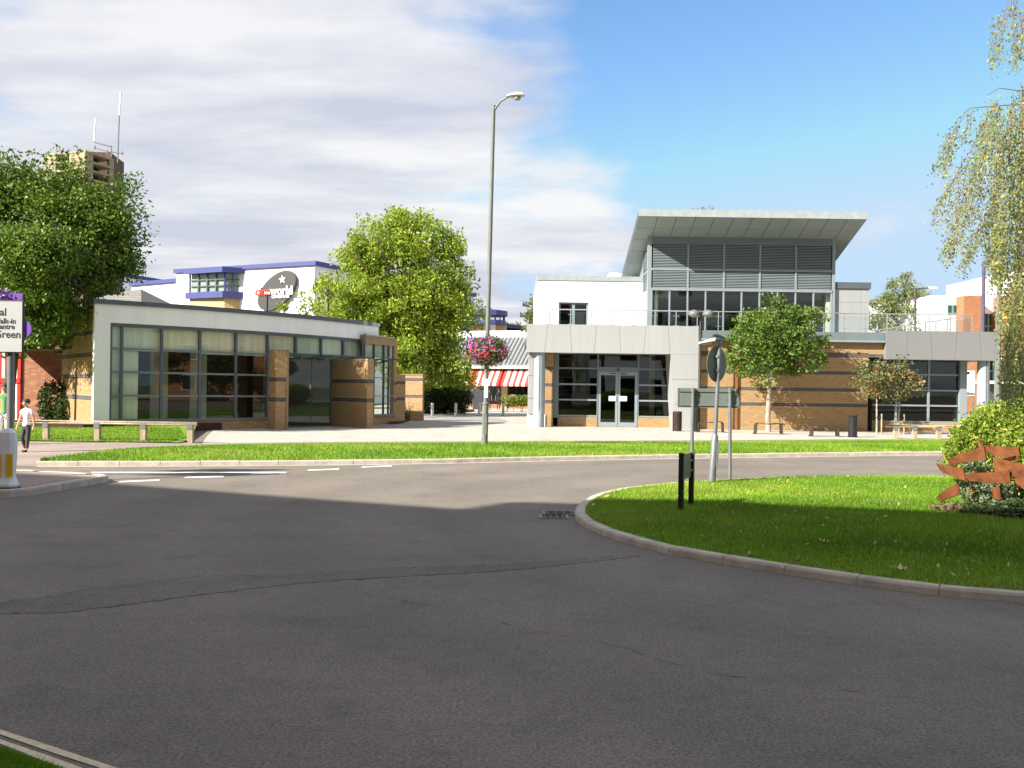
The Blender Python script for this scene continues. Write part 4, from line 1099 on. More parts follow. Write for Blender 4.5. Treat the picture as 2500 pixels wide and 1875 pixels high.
# grey panelled box on the right of the tower
YV = 43.95; bxr = X(2122,YV,740); bxl = tx1+.005
mb = MB(); mb.box(bxl, bxr-.02, YV+.03, 51, 4.3, 6.55); build('side_box', mb, M_PANEL, rb)
xm = X(2102,YV,740)
for (a, b, z0, z1) in ((bxl,xm,4.31,5.92),(xm,bxr,4.31,5.92),(bxl,xm,5.92,6.55),(xm,bxr,5.92,6.55)):
    mb = MB(); mb.box(a+.005, b-.005, YV, YV+.028, z0+.005, z1-.005); build('side_panel', mb, M_PANEL, rb)
mb = MB(); mb.box(bxl, bxr+.06, YV-.06, 51.1, 6.555, 6.85); build('side_coping', mb, M_COPE, rb)
# terrace railing
YRL = 41.62
ra, rbx = X(1342,YRL,752), X(2372,YRL,770); rz0, rz1 = 4.34, 5.20
rail = thing('terrace_railing', ((ra+rbx)/2, YRL, 4.3), 'steel and glass balustrade along the upper terrace in front of the louvred tower', 'railing')
mb = MB(); mb.tube([(ra,YRL,rz1),(rbx,YRL,rz1),(rbx+.02,YRL+.1,rz1),(rbx-.02,52.5,rz1)], .026, 8); build('handrail', mb, M_STEEL, rail, smooth=True)
npst = int(round((rbx-ra)/.94)); stp = (rbx-ra)/npst
for i in range(npst+1):
    x = ra+stp*i
    if i == 0:
        mb = MB(); mb.box(x-.02, x+.02, YRL-.02, YRL+.02, 4.30, rz1-.02); pst = build('post', mb, M_STEEL, rail)
        clips = []
        for z in (4.55, 4.98):
            mb = MB(); mb.tube([(x-.12,YRL-.03,z),(x+.12,YRL-.03,z)], .013, 6); clips.append(build('glass_clamp', mb, M_STEEL, rail))
    else:
        copy_at(pst, (stp*i,0,0), rail)
        for c in clips: copy_at(c, (stp*i,0,0), rail)
    if i < npst:
        if i == 0: gp = pane(rail, (x+.06,YRL-.03), (x+stp-.06,YRL-.03), 4.42, 5.08, M_GLASSR, name='glass_panel')
        else: copy_at(gp, (stp*i,0,0), rail)
for i in range(1, 10):
    copy_at(pst, (rbx-ra-.005*i, i*1.15, 0), rail)
for i in range(9):
    mb = MB(); mb.box(rbx-.01, rbx, YRL+.06+i*1.15, YRL+1.09+i*1.15, 4.42, 5.08); build('glass_panel', mb, M_GLASSR, rail)

# ------------------------------------------------------------------ cinema beyond the pavilion
cin = thing('cinema', (P(700,900,86).x, 88, 0), 'large white cinema block with blue roof edge and an oval dark sign', 'building')
ca, cb = P(430,700,92.5), P(767.5,700,85.0)
ca, cb = Vector((ca.x,ca.y)), Vector((cb.x,cb.y)); cd = (cb-ca).normalized()
CZ = 12.55
mb = MB(); mb.slab(ca, cb, 0, CZ, 0, 30); build('wall', mb, M_WCLAD, cin)
mb = MB(); mb.slab(ca-cd*.2, cb+cd*.25, CZ+.01, CZ+.40, -.2, 30.2); build('roof_edge', mb, M_BLUE, cin)
# lower white part to the left, with its own blue edge, and a farther block
la, lb_ = P(322,690,99), P(485,690,93); la, lb_ = Vector((la.x,la.y)), Vector((lb_.x,lb_.y))
zl = Z(400,692,96)
mb = MB(); mb.slab(la, lb_, 0, zl, 0, 12); build('low_wall', mb, M_WCLAD, cin)
mb = MB(); mb.slab(la-Vector((.1,0)), lb_, zl+.01, zl+.38, -.2, 12.1); build('low_roof_edge', mb, M_BLUE, cin)
fa_, fb_ = P(292,680,112), P(440,680,122); mb = MB(); mb.slab((fa_.x,fa_.y), (fb_.x,fb_.y), 0, Z(300,674,112), 0, 10); build('rear_wall', mb, M_WCLAD, cin)
mb = MB(); mb.slab((fa_.x-.2,fa_.y), (fb_.x,fb_.y), Z(300,674,112)+.01, Z(300,674,112)+.4, -.3, 10.2); build('rear_roof_edge', mb, M_BLUE, cin)
vt = P(566,650,95); mb = MB(); mb.lathe((vt.x,vt.y,12.2), [(.5,0),(.5,.9),(.65,1.0),(.5,1.25),(.05,1.4)], 12); build('roof_vent', mb, M_WPAINT, cin, smooth=True)
# projecting corner bay: blue band, windows, blue band, buff base
k0, k1, k2 = P(463,690,90.3), P(548.5,690,88.4), P(608,690,89.2)
k0, k1, k2 = (Vector((k.x,k.y)) for k in (k0,k1,k2))
def z82(py): return P(548.5, py, 88.4).z
zz = [z82(745)-8, z82(727), z82(711.5), z82(666), z82(653)]
def bay_ring(name, z0, z1, o, m):
    mb = MB(); d1, d2_ = (k1-k0).normalized(), (k2-k1).normalized()
    n1_, n2_ = Vector((d1.y,-d1.x)), Vector((d2_.y,-d2_.x))
    cor = k1+(n1_+n2_)*o; back = k0+(k2-k1)
    mb.prism([tuple(k0+n1_*o-d1*o), tuple(cor), tuple(k2+n2_*o+d2_*o), tuple(back)], z0, z1); return build(name, mb, m, cin)
bay_ring('bay_base', 0, zz[1]-.005, 0.0, mat('buff_block', (.55,.39,.20), .9, vary=.08, scale=3))
bay_ring('bay_sill_band', zz[1], zz[2], .28, M_BLUE)
bay_ring('bay_roof', zz[3]+.005, zz[4], .4, M_BLUE)
bay_ring('bay_core', zz[2]+.005, zz[3], -.12, mat('pale_room', (.36,.40,.38), .9, vary=.2, scale=.8))
for (p_, q_, n_) in ((k0, k1, 4), (k1, k2, 3)):
    for i in range(n_+1):
        c = p_.lerp(q_, i/n_); w = (q_-p_).normalized()*.07
        mb = MB(); mb.slab(c-w, c+w, zz[2], zz[3], -.02, .12); build('bay_mullion', mb, M_BLUE if i in (0,n_) else M_COPE, cin)
    for j in range(1, 3):
        z = zz[2]+(zz[3]-zz[2])*j/3; mb = MB(); mb.slab(p_, q_, z-.05, z+.05, .0, .1); build('bay_transom', mb, M_COPE, cin)
    for i in range(n_):
        for j in range(3):
            a, b = p_.lerp(q_, i/n_), p_.lerp(q_, (i+1)/n_); d_ = (b-a).normalized()*.08
            z0, z1 = zz[2]+(zz[3]-zz[2])*j/3+.06, zz[2]+(zz[3]-zz[2])*(j+1)/3-.06
            pane(cin, a+d_+Vector((0,.05)), b-d_+Vector((0,.05)), z0, z1, M_GLASS)
# oval sign
def on_wall(px, py, off):
    u0, v0 = unroll(px, py); nx = Vector((cd.y, -cd.x))
    base_ = ca+nx*off
    # ray x = u0*Y/F meets the wall line
    t = (base_.x-u0/F*base_.y)/(u0/F*cd.y-cd.x); p_ = base_+cd*t
    return Vector((p_.x, p_.y, EYE-v0*p_.y/F))
cc = on_wall(674.5, 709.5, .35); nx = Vector((cd.y, -cd.x, 0)); cd3 = Vector((cd.x, cd.y, 0))
A_, B_, tl = 2.47, 1.40, math.radians(34)
def oval(s, o):
    out = []
    for i in range(48):
        a = 2*math.pi*i/48; e1, e2 = A_*s*math.cos(a), B_*s*math.sin(a)
        out.append(cc+cd3*(e1*math.cos(tl)-e2*math.sin(tl))+Vector((0,0,1))*(e1*math.sin(tl)+e2*math.cos(tl))+nx*o)
    return out
mb = MB(); mb.plate(oval(1.0, 0), .28); sg = build('sign_board', mb, M_SIGNDISC, cin)
def sign_text(name, s, px, py, size, m, **kw):
    o = on_wall(px, py, .40); text_mesh(name, s, size, frame_m(o, cd3), m, sg, extrude=.05, **kw)
M_LRED = mat('red_letters', (.75,.035,.02), .5); M_LWHITE = mat('white_letters', (.85,.85,.85), .5)
sign_text('lettering', 'cine', 622, 721.5, 1.10, M_LRED, shear=.22, bold=.03, kx=1.0)
sign_text('lettering', 'world', 660.5, 720.0, 1.10, M_LWHITE, bold=.03, kx=.98)
sign_text('lettering', 'CINEMAS', 664, 728, .34, M_LWHITE, bold=.012, kx=1.42)
sc_ = on_wall(689, 682.5, .42)
def star(s): 
    out = []
    for i in range(10):
        a = math.pi/2+.1+2*math.pi*i/10; r_ = s*(1 if i % 2 == 0 else .48); out.append((math.cos(a)*r_, math.sin(a)*r_))
    return out
mb = MB(); so, si_ = star(.40), star(.24)
for i in range(10):
    q = [so[i], so[(i+1)%10], si_[(i+1)%10], si_[i]]
    if i == 4: continue
    mb.plate([sc_+cd3*a+Vector((0,0,b)) for a,b in (q[3],q[2],q[1],q[0])], -.04)
mb.plate([sc_+cd3*a+Vector((0,0,b)) for a,b in ((-.14,.06),(-.02,-.02),(-.06,-.2),(.0,-.24),(.08,.02),(-.08,.12))], -.04)
build('star_emblem', mb, M_LWHITE, sg)

# blue-roofed rotunda and sheds beyond the restaurant
rt = thing('rotunda_block', (P(1205,900,104).x, 104, 0), 'far block with a blue flat-topped lantern and buff wall behind the striped awnings', 'building')
c = P(1195, 780, 104); rr_ = 1.75
def z104(py): return P(1205, py, 104).z
mb = MB(); mb.lathe((c.x,c.y,0), [(rr_+.25,z104(772)),(rr_+.25,z104(760)),(rr_*.6,z104(757))], 16); build('lantern_roof', mb, M_BLUE, rt)
mb = MB(); mb.lathe((c.x,c.y,0), [(rr_-.12,z104(783)),(rr_-.12,z104(772))], 16); build('lantern_glass', mb, M_GLASS, rt)
for k in range(16):
    a = 2*math.pi*k/16; mb = MB(); mb.box(c.x+math.cos(a)*rr_*.95-.06, c.x+math.cos(a)*rr_*.95+.06, c.y+math.sin(a)*rr_*.95-.06, c.y+math.sin(a)*rr_*.95+.06, z104(784), z104(771)); build('lantern_mullion', mb, M_BLUE, rt)
mb = MB(); mb.lathe((c.x,c.y,0), [(rr_*.4,0),(rr_*.4,z104(783))], 12); build('lantern_core', mb, M_WCLAD, rt)
mb = MB(); mb.lathe((c.x,c.y,0), [(rr_+.1,z104(793)),(rr_+.1,z104(783))], 16); build('lantern_base', mb, M_BLUE, rt)
mb = MB(); mb.box(c.x-2.2, c.x+1.9, 104.5, 112, 0, z104(792)); build('wall', mb, mat('buff_block', (.55,.39,.20)), rt)
x0, x1 = P(1228,800,106).x, P(1330,800,106).x
mb = MB(); mb.box(x0, x1, 106, 116, 0, P(1260,806,106).z); build('shed_wall', mb, M_GCLAD, rt)
mb = MB(); mb.hexa([(x0,105.7,P(1228,800,106).z),(x1,105.7,P(1330,807,106).z),(x1,116,P(1330,807,106).z),(x0,116,P(1228,800,106).z)], [(x0,105.7,P(1228,790.5,106).z),(x1,105.7,P(1330,801,106).z),(x1,116,P(1330,801,106).z),(x0,116,P(1228,790.5,106).z)]); build('shed_roof', mb, M_BLUE, rt)
for k in range(6):
    z = P(1260,808+k*2.2,105.9).z; mb = MB(); mb.box(x0, x1, 105.9, 106.0, z-.03, z+.03); build('cladding_rib', mb, M_GCLAD, rt)

# restaurant with a ribbed grey roof and striped awnings
BD = math.radians(-20); rd = Vector((math.cos(BD), math.sin(BD))); rn = Vector((-rd.y, rd.x))
r0 = Vector((P(1085,950,82).x, 82.0)); RL = 9.4
def rp_(s, o): return r0+rd*s+rn*o
rest = thing('restaurant', (r0.x+3, 82, 0), 'single-storey buff restaurant with ribbed grey roof seen past the lamp column', 'building')
ez = 3.62
def roofpt(s, o): return (*rp_(s, o), ez+(o+.4)*.72)
mb = MB(); a, b, c_, d_ = (Vector(roofpt(s,o)) for s,o in ((-.3,-.4),(RL,-.4),(RL,3.1),(-.3,3.1))); up_ = Vector((0,0,.08))
mb.hexa([a,b,c_,d_], [a+up_,b+up_,c_+up_,d_+up_]); build('roof', mb, mat('grey_sheet_roof', (.20,.21,.215), .5, vary=.08), rest)
for k in range(26):
    s = -.2+k*.37; mb = MB(); p_, q_ = Vector(roofpt(s,-.38))+Vector((0,0,.11)), Vector(roofpt(s,3.08))+Vector((0,0,.11))
    mb.bar(p_, q_, .09, .07); build('roof_seam', mb, mat('grey_seam', (.10,.108,.11), .55), rest)
mb = MB(); mb.slab(rp_(-.3,-.5), rp_(RL,-.5), ez-.25, ez-.01, 0, .12); build('gutter', mb, mat('pale_gutter', (.5,.48,.44), .6), rest)
mb = MB(); mb.slab(rp_(-.3,.12), rp_(RL,.12), 3.0, ez-.02, 0, .2); build('eaves_wall', mb, M_TOWERB, rest)
mb = MB(); mb.slab(rp_(-.3,3.2), rp_(RL,3.2), 0, ez+3.2, 0, 4); build('upper_wall', mb, M_WCLAD, rest)
piers = [0.0, 2.72, 5.3, 7.9]
for s in piers:
    mb = MB(); mb.slab(rp_(s,0), rp_(s+.5,0), 0, 3.0, 0, .5); build('pier', mb, mat('buff_block', (.55,.39,.20)), rest)
mb = MB(); mb.slab(rp_(0,2.5), rp_(RL,2.5), 0, 3.3, 0, .1); build('inner_wall', mb, M_DARK, rest)
for i in range(3):
    a, b = piers[i]+.5, piers[i+1]; n_ = 3
    for k in range(n_):
        sa, sb = a+(b-a)*k/n_, a+(b-a)*(k+1)/n_
        pane(rest, rp_(sa+.04,.25), rp_(sb-.04,.25), .35, 2.6, M_GLASSD); 
        mb = MB(); mb.slab(rp_(sa-.03,.22), rp_(sa+.03,.22), 0, 2.9, 0, .08); build('window_post', mb, M_BLACK, rest)
    mb = MB(); mb.slab(rp_(a,.2), rp_(b,.2), 0, .34, 0, .1); build('window_base', mb, M_REDWALL, rest)
mb = MB(); z_ = 1.25; mb.slab(rp_(6.1,-.02), rp_(6.55,-.02), .95, 1.2, .1, .12); build('window_notice', mb, M_WPAINT, rest)
for i, lab in enumerate(('red and white striped awning nearest the big ash tree', 'red and white striped awning just right of the lamp column', 'red and white striped awning cut off by the grey portal')):
    a, b = piers[i]+.35, piers[i+1]+.15
    aw = thing('awning', (*rp_((a+b)/2,-.6), 2.0), lab, 'awning', 'striped awnings on the restaurant')
    ns = 9; mb = MB(); mr2 = MB()
    for k in range(ns):
        s0_, s1_ = a+(b-a)*k/ns, a+(b-a)*(k+1)/ns
        pt = [(*rp_(s0_,-1.15),2.08),(*rp_(s1_,-1.15),2.08),(*rp_(s1_,-.02),3.32),(*rp_(s0_,-.02),3.32)]
        tgt = mb if k % 2 == 0 else mr2
        tgt.plate(pt, .02)
        tgt.slab(rp_(s0_,-1.16), rp_(s1_,-1.16), 1.90, 2.08, 0, .02)
    build('red_stripes', mb, M_REDC, aw); build('white_stripes', mr2, M_WHITEC, aw)
    for s in (a, b):
        mb = MB(); mb.plate([(*rp_(s,-1.14),1.92),(*rp_(s,-.03),1.92),(*rp_(s,-.03),3.3),(*rp_(s,-1.14),2.07)], .02); build('side_flap', mb, M_REDC, aw)
    mb = MB(); mb.tube([(*rp_(a,-1.1),2.0),(*rp_(b,-1.1),2.0)], .03, 6); build('front_rail', mb, M_STEEL, aw)

# ------------------------------------------------------------------ brick tower with aerials, upper left
tw = thing('brick_tower', (-28, 61, 0), 'tall dark brick tower with concrete slatted top rising behind the left ash tree', 'tower')
t0, t1, t2 = P(104,372,61.2), P(208.5,366,60.0), P(279,386,62.3)
t0, t1, t2 = (Vector((t.x,t.y)) for t in (t0,t1,t2)); t3 = t0+(t2-t1)
TZ = P(208.5,366,60).z
def tw_ring(name, z0, z1, s, m):
    c_ = (t0+t1+t2+t3)/4; mb = MB(); mb.prism([tuple(c_+(p_-c_)*s) for p_ in (t0,t1,t2,t3)], z0, z1); return build(name, mb, m, tw)
tw_ring('shaft', 0, TZ-1.9, .96, M_TOWERB)
tw_ring('core', TZ-1.9, TZ-.1, .55, M_BLACK)
for k in range(4):
    tw_ring('slab', TZ-.14-k*.56, TZ-.02-k*.56, 1.0, M_CONC)
for p_, q_, a, b in ((t0,t1,.0,.30),(t0,t1,.62,1.0),(t1,t2,.0,.28),(t1,t2,.85,1.0)):
    for k in range(3):
        mb = MB(); mb.slab(p_.lerp(q_,a), p_.lerp(q_,b), TZ-.57-k*.56, TZ-.145-k*.56, .03, .25); build('concrete_block', mb, M_CONC, tw)
st = P(286,395,64.5); mb = MB(); mb.slab((P(268,395,63.5).x,63.6), (P(303,397,66.5).x,66.5), 0, P(303,397,66.5).z, 0, 2); build('stair_shaft', mb, M_TOWERB, tw)
def pole_px(name, pts, Y, r_, m, parent):
    mb = MB(); mb.tube([P(a,b,Y) for a,b in pts], r_, 6); return build(name, mb, m, parent)
an = thing('radio_mast', tuple(P(288,395,63)), 'tall thin white radio aerial on top of the brick tower', 'aerial')
pole_px('mast', [(287,398),(291,280)], 63, .05, M_GALV, an); pole_px('whip', [(291.5,282),(295,225)], 63, .06, M_WPAINT, an)
an2 = thing('radio_aerial', tuple(P(272,380,62)), 'short white aerial on a bent arm beside the taller mast', 'aerial')
pole_px('whip', [(230,345),(233,289)], 62, .055, M_WPAINT, an2); pole_px('arm', [(230,347),(271,358)], 62, .045, M_GALV, an2); pole_px('post', [(272,356),(272,384)], 62, .045, M_GALV, an2)
pole_px('lower_arm', [(229,361),(265,370),(300,375)], 62, .035, M_GALV, an2); pole_px('stub', [(231,356),(231,364)], 62, .06, M_GALV, an2); pole_px('stub', [(299,370),(299,378)], 62, .06, M_GALV, an2); pole_px('brace', [(262,366),(262,378)], 62, .04, M_GALV, an2)

# house with hipped roof and the dark brick annex behind the rail
hs = thing('hipped_house', (-22, 46, 0), 'brick house with a grey hipped roof half hidden by the left ash tree', 'house')
e = [P(130,741,44), P(345,757,44)]; hz = P(230,750,44).z
mb = MB(); xa, xb_ = e[0].x, e[1].x
mb.box(xa+.4, xb_-.4, 44.4, 53.6, 0, hz-.05); build('wall', mb, M_TOWERB, hs)
rid = P(235,704,49).z
mb = MB(); mb.add([(xa,44,hz),(xb_,44,hz),(xb_,54,hz),(xa,54,hz),(xa+2.0,49,rid),(xb_-2.0,49,rid)], [(0,1,5,4),(1,2,5),(2,3,4,5),(3,0,4),(3,2,1,0)]); build('roof', mb, M_TILE, hs)
for k in range(9):
    t = (k+.5)/9; mb = MB(); a = Vector((xa+2.0*t, 44+5*t, hz+(rid-hz)*t)); b = Vector((xb_-2.0*t, 44+5*t, hz+(rid-hz)*t)); mb.bar(a, b, .06, .05); build('tile_course', mb, M_TILE, hs)
anx = thing('brick_annex', (-19.5, 38, 0), 'low red brick wall with pale coping in shade behind the walking boy', 'wall')
aa, ab = (P(58,900,38.5).x, 38.5), (P(183,900,38.0).x, 38.0)
brick_wall(anx, aa, ab, 0.0, P(120,857,38).z, m=M_RED, seed=121, name='wall', thick=.4)
mb = MB(); mb.slab(aa, ab, P(120,857,38).z+.002, P(120,851,38).z, -.06, .44); build('coping', mb, M_CONC, anx)
kx = thing('red_shopfront', (P(20,950,36).x, 36, 0), 'red framed shopfront with white strips at the far left edge behind the woman', 'shopfront')
for (a, b, m, nm) in ((-40,-22,M_REDP,'red_post'),(-10,4,M_REDP,'red_post'),(4,11,M_WPAINT,'white_strip'),(12,19,M_REDP,'red_post'),(20,25,M_WPAINT,'white_strip'),(38,42,M_WPAINT,'white_strip'),(43,50,M_REDP,'red_post')):
    mb = MB(); mb.box(P(a,930,36).x, P(b,930,36).x, 36, 36.15, .05, 3.3); build(nm, mb, m, kx)
mb = MB(); mb.box(P(-60,930,36).x, P(50,930,36).x, 36.2, 36.3, .05, 3.3); build('glazing', mb, M_GLASSD, kx)
mb = MB(); mb.box(P(-60,930,36).x, P(51,930,36).x, 35.98, 39, 3.31, 3.6); build('roof', mb, M_REDP, kx)
mb = MB(); mb.box(P(-60,930,36).x, P(50,930,36).x, 38.5, 38.7, .0, 3.3); build('inner_wall', mb, M_DARK, kx)
mb = MB(); mb.box(P(-60,930,36).x, P(50,930,36).x, 35.97, 35.99, 1.62, 1.80); build('red_rail', mb, M_REDP, kx)

# ------------------------------------------------------------------ office blocks, far right
of = thing('far_office', (P(2400,900,85).x, 85, 0), 'far white and orange brick office with green-framed glazing behind the birch', 'building')
def ob(name, p0, p1, y0, y1, yt, yb, m):
    xa, xb_ = P(p0,(yt+yb)/2,y0).x, P(p1,(yt+yb)/2,y0).x; mb = MB(); mb.box(xa, xb_, y0, y1, max(0,P((p0+p1)/2,yb,y0).z), P((p0+p1)/2,yt,y0).z); return build(name, mb, m, of)
ob('white_wall', 2270, 2351, 86, 96, 722, 1010, M_WCLAD)
ob('brick_wall', 2351.5, 2398, 84.5, 96, 722, 1010, M_REDWALL)
ob('white_band', 2398.5, 2468, 86, 96, 718, 766, M_WCLAD)
ob('glazing_back', 2398.5, 2468, 86.6, 87.4, 766.5, 1010, M_DARK)
for i in range(5):
    for j, (a, b) in enumerate(((768,796),(797,850),(851,905),(906,975))):
        p0 = 2400+i*13.6; xa, xb_ = P(p0,(a+b)/2,86.3).x, P(p0+12.6,(a+b)/2,86.3).x
        mb = MB(); mb.box(xa, xb_, 86.3, 86.33, P(p0,b,86.3).z, P(p0,a,86.3).z); build('pane', mb, M_GLASS, of)
    mb = MB(); xk = P(2399.3+i*13.6,850,86.2).x; mb.box(xk-.05, xk+.05, 86.2, 86.4, .2, P(2400,767,86.2).z); build('mullion', mb, M_GREENGL, of)
for y_ in (796.5, 850.5, 905.5):
    mb = MB(); z = P(2435,y_,86.2).z; mb.box(P(2399,y_,86.2).x, P(2467,y_,86.2).x, 86.22, 86.4, z-.05, z+.05); build('transom', mb, M_GREENGL, of)
ob('brick_wall', 2466, 2640, 83, 96, 720, 878, M_REDWALL)
ob('white_ledge', 2455, 2640, 82.5, 96, 872, 879, M_WCLAD)
ob('ground_glazing', 2466, 2640, 84.2, 96, 880, 935, M_DARK)
ob('white_ledge', 2415, 2640, 82.0, 96, 931, 938, M_WCLAD)
ob('base_wall', 2415, 2640, 83.5, 96, 939, 1010, M_DGREY)
ob('upper_block', 2458, 2640, 86, 98, 664, 716, M_WCLAD)
ob('roof_plant', 2371, 2394, 88, 92, 710, 721, M_WPAINT)
for i in range(3):
    p0 = 2313+i*13; mb = MB(); xa, xb_ = P(p0,755,85.9).x, P(p0+11.5,755,85.9).x
    mb.box(xa, xb_, 85.9, 86.05, P(p0,765,85.9).z, P(p0,744,85.9).z); w_ = build('window', mb, M_GREENGL, of)
    mb = MB(); mb.box(xa+.06, xb_-.06, 85.86, 85.895, P(p0,765,85.9).z+.06, P(p0,744,85.9).z-.06); build('pane', mb, M_GLASSD, w_)
wb_ = thing('far_white_block', (P(2140,800,120).x, 120, 0), 'distant white building showing through the willow right of the tower', 'building')
mb = MB(); mb.box(P(2100,760,120).x, P(2230,760,120).x, 120, 130, 0, P(2140,742,120).z); build('wall', mb, M_WCLAD, wb_)
for k in range(4):
    mb = MB(); xk = P(2112+k*16,780,119.9).x; mb.box(xk, xk+.5, 119.9, 119.95, P(2110,800,119.9).z, P(2110,770,119.9).z); build('window', mb, M_COPE, wb_)

# ------------------------------------------------------------------ the office behind the camera (its shadow lies over the road)
ofb = thing('brick_office', (0, -8, 0), 'tall red brick office behind the viewer whose shadow covers the near road', 'building')
slope = -0.33; fd = Vector((1, slope)).normalized(); f0 = Vector((0, -6.0))
sh = Vector((math.sin(SUN_AZ), math.cos(SUN_AZ))); te = math.tan(SUN_EL)
prof = []
for sx, sy in ((-9.5,16.6),(-6.65,15.6),(-3.0,13.9),(-.62,12.86),(-.1,13.72),(.3,13.8),(2.4,13.5),(3.2,13.4),(3.9,12.85),(5.44,12.35),(9.0,11.3),(14.0,9.8)):
    s = (sy+6-slope*sx)/(sh.y-slope*sh.x); q_ = Vector((sx,sy))-sh*s
    prof.append((q_.x/fd.x, s*te))
prof = [(prof[0][0]-30, prof[0][1])]+prof+[(prof[-1][0]+14, prof[-1][1])]
mb = MB()
fb2 = Vector((-fd.y*-1, 0))
nb_ = Vector((fd.y, -fd.x))      # away from the road
top = [f0+fd*t for t,_ in prof]
poly = [(p_.x,p_.y,0.0) for p_ in (top[0], top[-1])]
front = [(top[0].x,top[0].y,0),(top[-1].x,top[-1].y,0)]+[(p_.x,p_.y,h) for p_,(_,h) in zip(reversed(top), reversed(prof))]
n_ = len(front)
vs_ = front+[(x+nb_.x*12, y+nb_.y*12, z) for x,y,z in front]
mb.add(vs_, [tuple(range(n_-1,-1,-1)), tuple(range(n_, 2*n_))]+[(i,(i+1)%n_,n_+(i+1)%n_,n_+i) for i in range(n_)])
build('wall', mb, M_REDWALL, ofb)
for row in range(4):
    for k in range(14):
        t = -26+k*3.4; p_, q_ = f0+fd*t, f0+fd*(t+1.7); z0 = 1.2+row*3.5
        mb = MB(); mb.slab(p_, q_, z0, z0+1.7, .03, .12); build('window', mb, M_COPE if False else M_WPAINT, ofb)
        wv = bpy.data.objects[-1] if False else None
        mb = MB(); mb.slab(p_+fd*.08, q_-fd*.08, z0+.08, z0+1.62, .125, .13); build('pane', mb, M_GLASSD if False else mat('window_dark', (.03,.035,.04), .1, vary=.02), ofb)

# red brick terrace far to the right of the view: it is what the pavilion glass mirrors
tb_ = thing('brick_terrace', (52, 24, 0), 'long red brick terrace beyond the right edge, mirrored in the pavilion glass', 'building')
mb = MB(); mb.box(52, 62, -8, 62, 0, 7.6); build('wall', mb, M_REDWALL, tb_)
mb = MB(); mb.add([(51.5,-8.5,7.6),(62.5,-8.5,7.6),(62.5,62.5,7.6),(51.5,62.5,7.6),(57,-8.5,10.6),(57,62.5,10.6)], [(0,3,5,4),(1,4,5,2),(0,4,1),(3,2,5)]); build('roof', mb, M_TILE, tb_)
for k in range(13):
    for z0 in (1.0, 4.3):
        y0 = -5+k*5.0; mb = MB(); mb.box(51.9, 51.995, y0, y0+1.6, z0, z0+1.7); w_ = build('window', mb, M_WPAINT, tb_)
        mb = MB(); mb.box(51.86, 51.895, y0+.1, y0+1.5, z0+.1, z0+1.6); build('pane', mb, mat('window_dark', (.03,.035,.04)), w_)

# ------------------------------------------------------------------ trees and plants
def leaf_mat(name, dark, mid, light, yellow=None, tr=0.3):
    st = [(0.0, dark), (0.5, mid), (0.85, light), (1.0, yellow or light)]
    return tint_mat(name, st, 0.5, tr, 0.35, 0.12, 3.0)
def leaf_quads(C, size, r, droop=0.3, aspect=0.5, out=None):
    """a folded diamond leaf at every centre C"""
    N = len(C)
    a = r.normal(size=(N,3)); a[:,2] -= droop
    if out is not None: a += out*0.5
    a /= np.linalg.norm(a, axis=1)[:,None]
    b = r.normal(size=(N,3)); b -= a*np.sum(a*b,1)[:,None]; b /= np.linalg.norm(b, axis=1)[:,None]
    L = size*r.uniform(0.6, 1.3, N)[:,None]; W = L*aspect*r.uniform(.8,1.2,N)[:,None]
    nrm = np.cross(a, b)
    V = np.empty((N,4,3)); V[:,0] = C-a*L*.5; V[:,1] = C+b*W*.5+nrm*W*.15; V[:,2] = C+a*L*.5; V[:,3] = C-b*W*.5+nrm*W*.15
    return V.reshape(-1,3)
def noise_dir(d, k, ph):
    return (np.sin(d[:,0]*k+ph)+np.sin(d[:,1]*k*1.3+ph*2)+np.sin(d[:,2]*k*1.1+ph*3))/3
